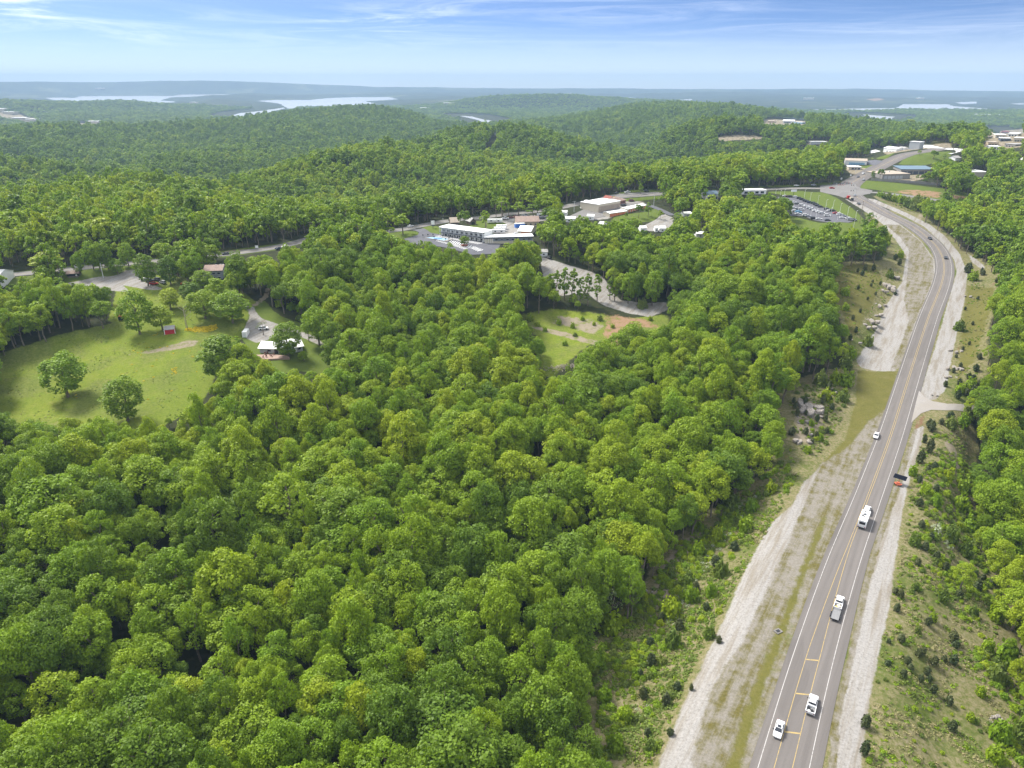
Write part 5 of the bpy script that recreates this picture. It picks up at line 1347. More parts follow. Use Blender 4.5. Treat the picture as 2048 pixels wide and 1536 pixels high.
# farmhouse with its lower wing, patio and yard things
bld('farmhouse', 'long white metal roofed farmhouse half hidden by the dark tree', (577,707), (606,702), 11.0, 2.7, 'gable', 2.3, 'grey_wall', 'white_roof',
    [('window', .25, 1.0, 1.3, 1.1, 'glass_dark'), ('window', .78, 1.0, 1.2, 1.1, 'glass_dark'), ('door', .52, 0.05, 1.0, 2.1, 'white_paint')], .7, cat='house')
bld('farmhouse_wing', 'left wing of the white roofed farmhouse beside the brown patio', (520,706), (566,708), 8.5, 2.6, 'gable', 1.7, 'grey_wall', 'white_roof',
    [('window', .42, .9, 1.6, 1.2, 'glass_dark'), ('door', .72, 0.05, 1.8, 2.1, 'glass_dark')], .6, cat='house')
def patio():
    a = [(513,711),(545,708),(577,714),(580,719),(527,722)]
    P = hit([p[0] for p in a], [p[1] for p in a]); c = P.mean(0); t = thing('patio', 'reddish paved patio below the left wing of the farmhouse', 'patio', (c[0], c[1], c[2] + .02))
    n = len(P); z = P[:, 2].max() - c[2] + 0.08
    m = MB(); m.add([(p[0] - c[0], p[1] - c[1], z) for p in P] + [(p[0] - c[0], p[1] - c[1], z - 1.2) for p in P], [tuple(range(n))] + [(i, i + n, (i + 1) % n + n, (i + 1) % n) for i in range(n)])
    m.build('slab', 'patio', t)
    for i, (px, py) in enumerate([(530,710),(536,708.5),(541,713),(544,715.5),(533,716.5),(526,718),(547,711)]):
        q = at(px, py)
        k = thing('garden_chair', 'dark reddish garden chair on the farmhouse patio, ' + ['second', 'fourth', 'fifth', 'sixth', 'third', 'first', 'seventh'][i] + ' from the left', 'chair', (q[0], q[1], z + c[2] + .02), i * .9, 'chairs on the farmhouse patio')
        s = MB(); s.box((0, 0, .42), (.7, .65, .08)); s.build('seat', 'terracotta', k)
        s = MB(); s.box((0, .33, .80), (.7, .08, .75)); s.build('backrest', 'terracotta', k)
        for sx in (-.3, .3):
            for sy in (-.28, .28):
                s = MB(); s.box((sx, sy, .19), (.06, .06, .38)); s.build('leg', 'terracotta', k)
patio()
bld('storage_trailer', 'small white box trailer at the left side of the gravel drive', (485,675), (494,675), 5.2, 2.6, 'flat', 0, 'white_paint', 'white_roof', [('door', .5, .2, 1.6, 2.1, 'galvanised')], .02, cat='trailer')
def shed():
    t = bld('red_shed', 'small bright red shed with grey roof in the meadow', (330.5,669.5), (350,667), 3.6, 2.5, 'gable', 1.3, 'red_wall', 'grey_roof', [], .25, cat='shed')
    w = t.children[0].dimensions.x
    for x in (-w / 2 + .12, w / 2 - .12):
        m = MB(); m.box((x, -.03, 1.25), (.26, .08, 2.5)); m.build('corner_board', 'white_paint', t)
    for k in range(7):
        m = MB(); m.box((-w / 2 + .5 + k * (w - 1) / 6, -.02, 1.2), (.05, .05, 2.3)); m.build('batten', 'red_wall', t)
shed()
bld('cabin', 'two storey dark slate cabin with brown roof behind the grove', (411,561), (446,558), 10.0, 5.6, 'gable', 1.9, 'slate_wall', 'brown_roof',
    doors('window', 3, .1, .95, 3.3, 1.4, 1.2, 'glass_dark') + doors('window', 2, .35, .95, .8, 1.4, 1.3, 'glass_dark'), .6, cat='house')
def hut():
    t = bld('roadside_hut', 'small brown open fronted hut by the ridge road', (136,555.5), (158,554), 4.0, 2.4, 'gable', 1.0, 'brown_wall', 'brown_roof',
        [('opening', .5, .8, 6.0, 1.0, 'glass_dark'), ('window', .8, .7, .9, .9, 'white_paint')], .6, cat='hut')
hut()
bld('white_barn', 'white metal building cut by the left edge of the photo', (-24,576), (4,577), 12, 7, 'gable', 2, 'white_paint', 'white_roof', [], .3)
bld('ruined_tower', 'grey weathered silo stump among the trees below the farmhouse', (595,812), (613,812), 5, 5.5, 'flat', 0, 'rock', 'rock', [('opening', .5, 2, 1.2, 1.5, 'glass_dark')], .05, cat='silo')
bld('red_camper', 'dark red roofed lean-to hidden at the wood edge left of the red shed', (237,641), (247,641), 3.0, 2.0, 'shed', .4, 'glass_dark', 'red_wall', [], .3, cat='shed')

# motel: two storey wing and low wing, deck rail, murals as plain dark panels
def motel():
    A, B = at(882, 469), at(969, 484)
    t = bld('motel', 'long two storey white motel with dark upper fascia and flat white roof', (882,469.5), (969,484.5), 9.0, 6.4, 'flat', 0, 'white_paint', 'white_roof',
        doors('door', 9, .02, .98, .1, 1.0, 2.0, 'glass_dark') + doors('window', 9, .065, 1.0, .9, 1.5, 1.1, 'glass_dark')
        + doors('panel', 9, .02, .98, 3.3, 2.7, 1.7, 'grey_wall') + doors('window', 9, .02, .98, 3.55, 1.5, 1.25, 'glass_dark'), .5, cat='motel', trim=('navy_wall', 0.75))
    w = float(math.hypot(*(B - A)[:2]))
    m = MB(); m.box((0, -0.9, 3.0), (w, 1.8, .22)); m.build('walkway', 'navy_wall', t)
    for k in range(10):
        m = MB(); m.box((-w / 2 + .2 + k * (w - .4) / 9, -1.7, 3.1), (.16, .16, 6.2)); m.build('post', 'white_paint', t)
    m = MB(); m.box((0, -1.74, 3.9), (w, .05, .08)); m.box((0, -1.74, 3.5), (w, .05, .05)); m.build('railing', 'steel', t)
    m = MB(); m.box((0, -0.6, 6.45), (w + .6, 2.6, .2)); m.build('eave', 'white_roof', t)
    bld('motel_wing', 'low second wing of the motel with pale end wall', (970,487), (1066,487), 8.0, 4.6, 'flat', 0, 'cream_wall', 'white_roof',
        doors('panel', 7, .18, .98, 2.1, 4.0, 1.7, 'slate_wall') + doors('window', 7, .18, .98, 2.4, 1.6, 1.2, 'glass_dark') + [('pilaster', x, .0, .25, 4.4, 'white_paint') for x in (.02, .07, .12, .16)], .4, cat='motel', trim=('navy_wall', .6))
motel()
def pool():
    P = hit([851,868,900,889], [475.5,474,479.5,483.5]); c = P.mean(0)
    t = thing('swimming_pool', 'fenced blue swimming pool on the motel parking lot', 'pool', (c[0], c[1], c[2] + .2))
    Q = [(p[0] - c[0], p[1] - c[1]) for p in P]
    m = MB(); m.add([(x * 1.25, y * 1.25, .15) for x, y in Q] + [(x * 1.25, y * 1.25, -.8) for x, y in Q], [(0, 1, 2, 3)] + [(i, i + 4, (i + 1) % 4 + 4, (i + 1) % 4) for i in range(4)]); 
    m.f = [f if True else f for f in m.f]; m.build('deck', 'concrete', t)
    m = MB(); m.add([(x * .9, y * .9, .19) for x, y in Q], [(0, 1, 2, 3)]); m.build('pool_water', 'light_blue', t)
    m = MB(); m.box((0, -1, .3), (5, 1.4, .2)); m.build('cover', 'blue_panel', t)
    for i in range(4):
        a, b = Q[i], Q[(i + 1) % 4]
        for f in (0, .5):
            x, y = (a[0] + (b[0] - a[0]) * f) * 1.2, (a[1] + (b[1] - a[1]) * f) * 1.2
            k = MB(); k.tube((x, y, .1), (x, y, 1.7), .09, .09, 6); k.box((x, y, 1.8), (.9, .9, .5)); k.build('fence_post', 'black_metal', t)
        r = MB(); r.tube((a[0] * 1.2, a[1] * 1.2, 1.1), (b[0] * 1.2, b[1] * 1.2, 1.1), .03, .03, 4); r.build('rail', 'black_metal', t)
pool()
def planter():
    p = at(929, 491); t = thing('tree_bed', 'round raised stone bed under the small tree in the motel lot', 'planter', p)
    m = MB(); n = 14
    m.loft([[(math.cos(6.283 * k / n) * r, math.sin(6.283 * k / n) * r, z) for k in range(n)] for r, z in ((2.3, -.2), (2.3, .45), (1.9, .45))], True); m.build('kerb', 'brick_wall', t)
planter()
bld('house', 'brown gabled house behind the motel left of the dark tree', (902,452.5), (918,452), 8, 2.8, 'gable', 2.6, 'brown_wall', 'tan_roof', [('window', .3, 1, 1.2, 1, 'glass_dark')], .5, 'x', 'house')
bld('garage', 'small grey garage with pale roof right of the dark tree', (940.5,450), (952,448.5), 7, 2.4, 'gable', 2.2, 'brown_wall', 'grey_roof', [('garage_door', .5, 0, 2.4, 2, 'glass_dark')], .4, 'y', 'garage')
bld('workshop', 'long brown roofed workshop in the gravel yard', (1033,453), (1078,452.5), 13, 3.4, 'gable', 2.6, 'tan_wall', 'brown_roof', doors('window', 4, .1, .95, 1, 1.4, 1.1, 'glass_dark'), .5)
bld('shipping_container', 'bright blue box with a white top before the brown roofed workshop', (1031,456), (1050,454.5), 2.6, 2.7, 'flat', 0, 'blue_panel', 'white_roof', doors('rib', 8, .03, .97, .1, .12, 2.4, 'blue_panel'), .1, cat='container')
bld('storage_shed', 'white roofed storage shed with four orange doors behind the low motel wing', (1036,471), (1061,473), 17, 3.2, 'gable', 2.2, 'cream_wall', 'white_roof', doors('garage_door', 4, .25, .98, .05, 1.6, 2.5, 'orange_door'), .4, 'x')
bld('storage_building', 'tall white flat roofed storage building with many tall doors', (1196,425.5), (1240,415), 18, 6.0, 'flat', 0, 'cream_wall', 'white_roof', doors('garage_door', 8, .03, .98, .1, 3.6, 4.4, 'tan_roof'), .25)
bld('storage_row', 'low storage row with orange doors below the tall storage building, left part', (1219,434.5), (1254,426.5), 7, 2.7, 'gable', .7, 'cream_wall', 'white_roof', doors('garage_door', 9, .02, .98, .05, 1.7, 2.2, 'orange_door'), .2)
bld('storage_row', 'low storage row with orange doors below the tall storage building, right part', (1255,426), (1292,416.5), 7, 2.7, 'gable', .7, 'cream_wall', 'white_roof', doors('garage_door', 8, .02, .98, .05, 1.8, 2.2, 'orange_door'), .2)
bld('diner', 'dark red brick building with brown hipped roof behind the storage building', (1231,411), (1251,407.5), 11, 3.2, 'hip', 2.6, 'brick_wall', 'brown_roof', doors('window', 4, .1, .95, .8, 1.2, 1.4, 'glass_dark'), .7)
bld('diner_annex', 'red roofed annex at the left end of the brick building', (1217,407), (1230,406), 8, 3.0, 'gable', 2.4, 'brick_wall', 'red_roof', [], .4, 'y')
# trailer park roofs among the trees
for i, (a, b, d, lab) in enumerate([
    ((1126,444),(1150,445),6,'wide white roof low among the trees left of the storage building'),
    ((1174,439.5),(1187,440.5),5,'small white trailer roof just under the storage parking lot'),
    ((1197,455),(1207,456.5),9,'white trailer roof pointing away in the tree gap below the storage rows'),
    ((1281,464),(1293,464),6,'white roof among trees left of the pale park gravel'),
    ((1319,464),(1331,464.5),6,'white roof at the lower edge of the pale park gravel'),
    ((1392,476),(1409,475.5),8,'white gabled roof alone among the trees right of the trailer park'),
    ((1367,434),(1384,434.5),7,'pale roof hidden behind the light green trees'),
    ((1121,431.5),(1133,432.5),5,'narrow white roof beside the ridge road at the trees'),
    ((1080,513),(1095,513),7,'grey roofed cabin in the trees above the pale gravel lot'),
    ((1310,464),(1316,464),4,'tiny white trailer left of the roof at the park gravel')]):
    bld('mobile_home', lab, a, b, d, 2.8, 'gable', 1.0, 'white_paint', 'grey_roof' if i == 8 else 'white_roof', [('window', .5, 1, 1.1, .8, 'glass_dark')], .3, 'x', 'mobile home')
bld('dealership', 'white dealership building with a blue roof peak among the trees', (1411,400), (1436,400), 14, 4.5, 'gable', 2.2, 'white_paint', 'blue_roof', doors('window', 3, .15, .95, .8, 2.4, 2.2, 'glass_dark'), .3, 'x')
bld('dealer_canopy', 'long low white roof behind the wood at the dealer lot', (1484,389), (1532,388), 10, 3.2, 'flat', 0, 'white_paint', 'white_roof', doors('window', 4, .05, .95, .6, 3, 1.8, 'glass_dark'), .4)
# by the junction and up the hill road
bld('auto_shop', 'long white walled shop with tan roof left of the hill road', (1689,330.5), (1733,329.5), 16, 5.0, 'gable', 1.6, 'white_paint', 'tan_roof', doors('garage_door', 6, .2, .9, .2, 3.0, 3.0, 'light_blue'), .4)
bld('market', 'low white building on the pale lot left of the hill road', (1697,340), (1722,339.5), 12, 3.0, 'flat', 0, 'cream_wall', 'white_roof', doors('window', 3, .2, .95, .6, 2.2, 1.6, 'glass_dark'), .4)
bld('warehouse', 'large pale concrete warehouse right of the junction', (1764,358), (1819,357.5), 26, 4.6, 'flat', 0, 'concrete', 'tan_roof', doors('garage_door', 5, .05, .75, .1, 3.4, 3.0, 'grey_wall'), .2, hvac=((.3, .4, 1.6), (.6, .6, 1.4)))
bld('blue_roof_store', 'long store with blue metal roof behind the concrete warehouse', (1801,347), (1866,349), 18, 4.8, 'shed', 1.6, 'concrete', 'blue_roof', doors('garage_door', 5, .02, .9, .1, 4.5, 3.0, 'navy_wall'), .5)
bld('tan_store', 'tan roofed block at the right end of the blue roofed store', (1867,349.5), (1883,350.5), 20, 5.0, 'flat', 0, 'cream_wall', 'tan_roof', [], .3)
bld('hill_shop', 'white hip roofed shop, leftmost of the buildings on the crest left of the road', (1740,305.5), (1762,305), 14, 3.0, 'hip', 2.4, 'white_paint', 'white_roof', doors('window', 3, .1, .9, .6, 1.8, 1.6, 'glass_dark'), .6)
bld('hill_hall', 'tall white hall on the crest left of the road', (1766,304.5), (1792,303), 15, 5.4, 'gable', 1.8, 'white_paint', 'white_roof', doors('garage_door', 3, .2, .9, .1, 3.0, 2.6, 'grey_wall'), .4)
bld('hill_kiosk', 'small white house right of the tall hall on the crest', (1796,300.5), (1808,300), 8, 3.0, 'gable', 1.4, 'white_paint', 'grey_roof', [], .4, cat='house')
bld('plaza', 'long flat pale shopping block at the top of the hill road', (1828,298.5), (1860,296), 18, 5.0, 'flat', 0, 'cream_wall', 'white_roof', doors('window', 6, .05, .95, .6, 2.6, 2.2, 'light_blue'), .3)
bld('plaza_tower', 'taller pale grey middle part of the shopping block on the hill', (1838,298), (1846,297.5), 12, 7.5, 'flat', 0, 'grey_wall', 'white_roof', [], .3)
bld('white_roof_store', 'white flat roofed store right of the hilltop grass', (1903,309.5), (1934,307), 20, 4.5, 'flat', 0, 'cream_wall', 'white_roof', doors('window', 4, .1, .9, .6, 2.4, 2, 'glass_dark'), .3)
bld('cottage', 'small white cottage under the white flat roofed store', (1910,322), (1921,321.5), 9, 3.0, 'gable', 1.8, 'white_paint', 'grey_roof', [], .4, cat='house')
bld('long_store', 'long white flat roof above the trees at the right of the field', (1934,353), (1974,354), 18, 4.6, 'flat', 0, 'cream_wall', 'white_roof', [], .3, hvac=((.6, .5, 1.6),))
bld('ridge_house', 'white house among trees near the right picture edge', (2034,325.5), (2048,325), 9, 3.4, 'gable', 1.8, 'cream_wall', 'white_roof', [], .4, cat='house')
for i, (a, b, d, h, wl, rf, rt, lab) in enumerate([
    ((1973,263),(1984,263),12,5,'cream_wall','red_roof','hip','left red roofed building on the town skyline'),
    ((2002,266),(2019,266),16,6,'brick_wall','red_roof','hip','right large red roofed building on the town skyline'),
    ((1990,276),(2012,275),22,4,'cream_wall','white_roof','flat','white block under the large red roof in the town'),
    ((2014,273),(2036,272),22,4,'white_paint','white_roof','flat','white block right of the large red roof in the town'),
    ((2001,283),(2021,282),18,4,'navy_wall','white_roof','flat','dark walled shop with white roof in the middle of the town'),
    ((2026,284),(2046,283),18,5,'cream_wall','white_roof','flat','pale shop at the right picture edge in the town'),
    ((1975,292),(1996,291.5),20,4.5,'tan_wall','tan_roof','flat','tan walled shop at the lower left of the town'),
    ((1979,299),(2000,298.5),14,3.5,'white_paint','white_roof','flat','lowest white roof of the town above the trees'),
    ((2008,294),(2030,293),18,4,'concrete','grey_roof','flat','grey roofed block at the lower edge of the town'),
    ((1974,274),(1980,274),8,5,'cream_wall','tan_roof','gable','small tan house on the left edge of the town')]):
    bld('town_building', lab, a, b, d, h, rt, 2.4, wl, rf, doors('window', 3, .1, .9, .8, 2.0, 1.6, 'glass_dark'), .4)
bld('hillside_hall', 'white and pale blue hall on the cleared hillside terrace', (1565,246.5), (1588,247), 22, 7, 'gable', 2.4, 'white_paint', 'white_roof', doors('window', 3, .1, .7, 1.5, 6, 3, 'glass_dark'), .4)
bld('hillside_annex', 'low pale blue annex right of the white hillside hall', (1588,247.5), (1604,248), 18, 4.5, 'flat', 0, 'light_blue', 'white_roof', doors('opening', 2, .1, .9, .5, 3, 3, 'glass_dark'), .3)
bld('hillside_shed', 'tan shed at the left end of the hillside terrace', (1535,245.5), (1548,245.5), 14, 5, 'gable', 1.4, 'tan_wall', 'tan_roof', [], .4)
bld('slope_store', 'white flat roofed building with grey wall on the wooded slope', (1622,290), (1654,287.5), 20, 5, 'flat', 0, 'grey_wall', 'white_roof', [], .4)
bld('wood_house', 'small white roof in the trees left of the hill road, left one', (1554,316), (1562,316), 9, 3.5, 'gable', 1, 'white_paint', 'white_roof', [], .4, cat='house')
bld('wood_house', 'small white roof in the trees left of the hill road, right one', (1588,316), (1601,316), 9, 3.5, 'gable', 1, 'white_paint', 'white_roof', [], .4, cat='house')
# far settlements
for i, (px, py, w, h, lab) in enumerate([
    (4,222,60,12,'pale building at the top of the quarry on the left hillside'), (22,227,70,8,'tan building in the quarry on the left hillside'), (42,240,60,10,'pale block at the lower end of the left hillside quarry'), (66,242,50,8,'small pale block right of the left hillside quarry'),
    (319,222,45,10,'white speck of a house on the far wooded ridge below the left lake'), (388,207,60,10,'pale houses on the far ridge above the lake arm'), (190,246,60,8,'pale roof in the valley behind the left ridge'), (335,243,40,8,'pale roof right in the valley behind the left ridge'),
    (898,210,70,14,'white house on the flank of the big blue hill'), (850,219,60,12,'pale roof in the saddle left of the big blue hill'), (1617,199,90,14,'white block on the far blue slope behind the lake'), (1905,229,60,10,'white roof on the far right shore'),
    (1990,233,160,10,'long white roof on the far right plain'), (1972,222,70,9,'pale roof by the right lake end'), (1840,198,70,10,'pale speck on the far slope above the right lake'), (200,178,120,14,'pale speck on the far left shore hills'), (1140,188,60,10,'pale roofs near the top of the big blue hill')]):
    p = at(px, py)
    t = thing('far_building', lab, 'building', p, 0.2 * (i % 5 - 2)); m = MB(); m.box((0, 0, h / 2 - 1), (w, w * .5, h + 2)); m.build('wall', 'cream_wall', t)
    m = MB(); m.box((0, 0, h + .4), (w * 1.05, w * .55, .8)); m.build('roof', 'white_roof', t)
# stone wall under the warehouse yard
def long_wall():
    P = hit([1741,1760,1790,1820,1850,1880], [361,362.5,364,366.5,369,372])
    c = P[0]; t = thing('retaining_wall', 'long low grey stone wall between the field and the warehouse yard', 'wall', c); m = MB()
    for a, b in zip(P[:-1], P[1:]):
        d = b - a; L = math.hypot(d[0], d[1]); q = (a + b) / 2 - c
        m = MB(); m.box((q[0], q[1], q[2] + .9), (L * 1.01, .5, 3.0), math.atan2(d[1], d[0])); m.build('wall_section', 'concrete', t)
long_wall()

# ---------------------------------------------------------------- vehicles
def hw_heading(p):
    k = int(np.argmin(np.hypot(HWL[:, 0] - p[0], HWL[:, 1] - p[1]))); T, _, _ = frame2(HWL); return math.atan2(T[k, 1], T[k, 0])
def road_heading(nm, p):
    L = RL[nm][0]; k = int(np.argmin(np.hypot(L[:, 0] - p[0], L[:, 1] - p[1]))); T, _, _ = frame2(L); return math.atan2(T[k, 1], T[k, 0])
def body_loft(st, hwid, mat, name, parent):
    """st: (x, low, shoulder, top, width factor)"""
    rings = []
    for x, lo, sh, tp, k in st:
        w = hwid * k
        rings.append([(x, -w * .92, lo), (x, -w, lo + (sh - lo) * .45), (x, -w * .98, sh), (x, -w * .86, tp), (x, w * .86, tp), (x, w * .98, sh), (x, w, lo + (sh - lo) * .45), (x, w * .92, lo)])
    return MB().loft(rings).build(name, mat, parent, False)
def wheels(t, xs, hw, r=.34, rim=True):
    for x in xs:
        for s in (-1, 1):
            m = MB(); m.tube((x, s * (hw - .22), r), (x, s * (hw + .01), r), r, r, 12); w = m.build('wheel', 'rubber', t)
            if rim:
                m = MB(); m.tube((x, s * (hw + .005), r), (x, s * (hw + .03), r), r * .6, r * .55, 8); m.build('rim', 'steel', w)
def greenhouse(t, x, z0, z1, hw, paint, sunroof=False):
    """x: windscreen foot, roof front, roof back, back glass foot"""
    a, b, c, d = x; wb, wt = hw * .90, hw * .70
    V = [(a, -wb, z0), (a, wb, z0), (d, wb, z0), (d, -wb, z0), (b, -wt, z1), (b, wt, z1), (c, wt, z1), (c, -wt, z1)]
    MB().add(V, [(0, 1, 5, 4), (1, 2, 6, 5), (2, 3, 7, 6), (3, 0, 4, 7)]).build('window_glass', 'glass_dark', t)
    m = MB(); m.add([(b + .05, -wt, z1 - .02), (b + .05, wt, z1 - .02), (c - .05, wt, z1 - .02), (c - .05, -wt, z1 - .02), (b - .05, -wt * .9, z1 + .06), (b - .05, wt * .9, z1 + .06), (c + .05, wt * .9, z1 + .06), (c + .05, -wt * .9, z1 + .06)],
               [(4, 5, 6, 7), (0, 4, 7, 3), (1, 2, 6, 5), (0, 1, 5, 4), (3, 7, 6, 2)])
    for s in (-1, 1):
        for p0, p1 in (((a, wb), (b, wt)), ((d, wb), (c, wt))):
            m.tube((p0[0], s * p0[1], z0), (p1[0], s * p1[1], z1), .06, .06, 4)
        m.tube(((b + c) / 2, s * (wb + wt) / 2 * 1.02, z0 + (z1 - z0) * .0), ((b + c) / 2, s * wt * 1.02, z1), .05, .05, 4)
    r = m.build('roof', paint, t)
    if sunroof:
        m = MB(); m.box(((b + c) / 2 + .25, 0, z1 + .075), (.75, wt * 1.2, .03)); m.build('sunroof', 'glass_dark', r)
def details(t, L, hw, zl, zt, mirrors=None):
    for s in (-1, 1):
        m = MB(); m.box((L / 2 - .10, s * hw * .68, zl), (.22, .38, .16)); m.build('headlight', 'lamp_clear', t)
        m = MB(); m.box((-L / 2 + .06, s * hw * .74, zt), (.16, .28, .22)); m.build('taillight', 'lamp_red', t)
        if mirrors is not None:
            m = MB(); m.box((mirrors[0], s * (hw + .14), mirrors[1]), (.14, .26, .18)); m.build('mirror', 'black_metal', t)
    m = MB(); m.box((-L / 2 - .02, 0, zl - .15), (.12, hw * 1.7, .18)); m.build('bumper', 'steel', t)
def sedan(label, p, rz, paint, near=False, sunroof=False, group=None, cat='car', name='car'):
    t = thing(name, label, cat, p, rz, group); L, hw = 4.75, .91
    body_loft([(-2.37, .40, .72, .80, .86), (-2.25, .26, .80, .98, .96), (-1.5, .22, .86, 1.02, 1), (0, .2, .86, .98, 1), (1.1, .2, .82, .95, 1), (2.0, .24, .72, .84, .97), (2.37, .38, .60, .66, .82)], hw, paint, 'body', t)
    greenhouse(t, (1.15, .35, -.95, -1.75), .95, 1.42, hw, paint, sunroof)
    wheels(t, (1.45, -1.4), hw, .33, near)
    if near: details(t, L, hw, .62, .80, (.85, 1.0))
    return t
def suv(label, p, rz, paint, near=False, group=None, cat='car', name='suv', van=False):
    t = thing(name, label, cat, p, rz, group); L, hw = 4.8, .96; top = 2.05 if van else 1.72
    body_loft([(-2.4, .45, .95, 1.02, .92), (-2.3, .3, 1.02, 1.12, .98), (0, .26, 1.0, 1.10, 1), (1.3, .26, .98, 1.08, 1), (2.15, .3, .9, 1.0, .97), (2.4, .42, .72, .8, .86)], hw, paint, 'body', t)
    greenhouse(t, (1.35 if not van else 1.9, .6 if not van else 1.0, -2.0, -2.32), 1.08, top, hw, paint)
    wheels(t, (1.5, -1.45), hw, .37, near)
    if near: details(t, L, hw, .78, 1.0, (.95, 1.15))
    return t
def pickup(label, p, rz, paint, near=False, load=None, group=None):
    t = thing('pickup_truck', label, 'pickup truck', p, rz, group); L, hw = 5.8, 1.0
    body_loft([(-.35, .42, 1.0, 1.12, 1), (1.3, .38, 1.0, 1.12, 1), (1.45, .38, 1.0, 1.14, 1), (2.5, .42, .98, 1.06, .98), (2.9, .5, .85, .92, .88)], hw, paint, 'body', t)
    for s in (-1, 1):
        m = MB(); m.box((-1.62, s * (hw - .07), .85), (2.55, .14, .72)); m.build('bed_side', paint, t)
    m = MB(); m.box((-1.62, 0, .62), (2.5, 1.75, .1)); m.build('bed_floor', 'deck_grey', t)
    m = MB(); m.box((-2.87, 0, .86), (.1, 1.8, .68)); m.build('tailgate', paint, t)
    greenhouse(t, (1.45, .85, -.95 + .4, -.42), 1.10, 1.86, hw, paint)
    wheels(t, (1.85, -1.75), hw, .40, near)
    if near: details(t, L, hw, .80, .92, (1.05, 1.22))
    if load == 'tools':
        for i, (x, y, z, sx, sy, sz, mt) in enumerate(((-.75, 0, .95, .5, 1.7, .5, 'galvanised'), (-1.6, .35, .8, .9, .35, .3, 'black_metal'), (-1.9, -.2, .78, .5, .7, .25, 'charcoal_box'), (-2.3, .3, .78, .5, .5, .25, 'white_paint'))):
            m = MB(); m.box((x, y, z), (sx, sy, sz), .3 if i else 0); m.build('cargo_box', mt if mt in MATS else 'black_metal', t)
    if load == 'yellow':
        m = MB(); m.box((-1.7, -.2, .85), (1.1, .8, .3), .4); m.build('cargo_box', 'cream_wall', t)
        m = MB(); m.box((-.75, 0, .95), (.5, 1.7, .5)); m.build('cargo_box', 'galvanised', t)
        m = MB(); m.box((-2.2, .35, .8), (.4, .6, .2), .2); m.build('cargo_box', 'yellow_paint', t)
    return t
def on_road(px, py, lift=0.10):
    p = at(px, py); return (p[0], p[1], float(height(p[0], p[1])) + lift)
p = on_road(1557, 1463); sedan('white sedan with a dark sunroof coming towards the camera near the bottom edge', p, hw_heading(p) + math.pi, 'car_white', True, True)
p = on_road(1623, 1414); pickup('white pickup truck with tools in its bed driving away at the bottom', p, hw_heading(p), 'car_white', True, 'tools')
p = on_road(1677, 1210); pk = pickup('white pickup truck pulling the flat grey trailer', p, hw_heading(p), 'car_white', True, 'yellow')
def utility_trailer():
    p = on_road(1670.5, 1233); t = thing('utility_trailer', 'low flat grey utility trailer behind the white pickup truck', 'trailer', p, hw_heading(p)); hw = 1.05
    m = MB(); m.box((0, 0, .62), (4.6, 2.0, .14)); m.build('deck', 'deck_grey', t)
    for k in range(6):
        m = MB(); m.box((0, -.83 + k * .333, .705), (4.5, .30, .03)); m.build('plank', 'deck_grey', t)
    for s in (-1, 1):
        m = MB(); m.box((0, s * 1.02, .78), (4.6, .06, .28)); m.build('side_rail', 'black_metal', t)
        m = MB(); m.box((-.3, s * 1.16, .72), (1.9, .22, .06)); m.build('fender', 'black_metal', t)
    m = MB(); m.tube((2.2, -.8, .55), (3.5, 0, .55), .06, .06, 5); m.tube((2.2, .8, .55), (3.5, 0, .55), .06, .06, 5); m.build('tongue', 'black_metal', t)
    m = MB(); m.box((2.28, 0, .95), (.1, 1.9, .5)); m.build('front_board', 'black_metal', t)
    m = MB(); m.box((-2.3, 0, .60), (.12, 2.0, .3)); m.build('tail_board', 'black_metal', t)
    wheels(t, (.15, -.75), 1.26, .34, True)
utility_trailer()
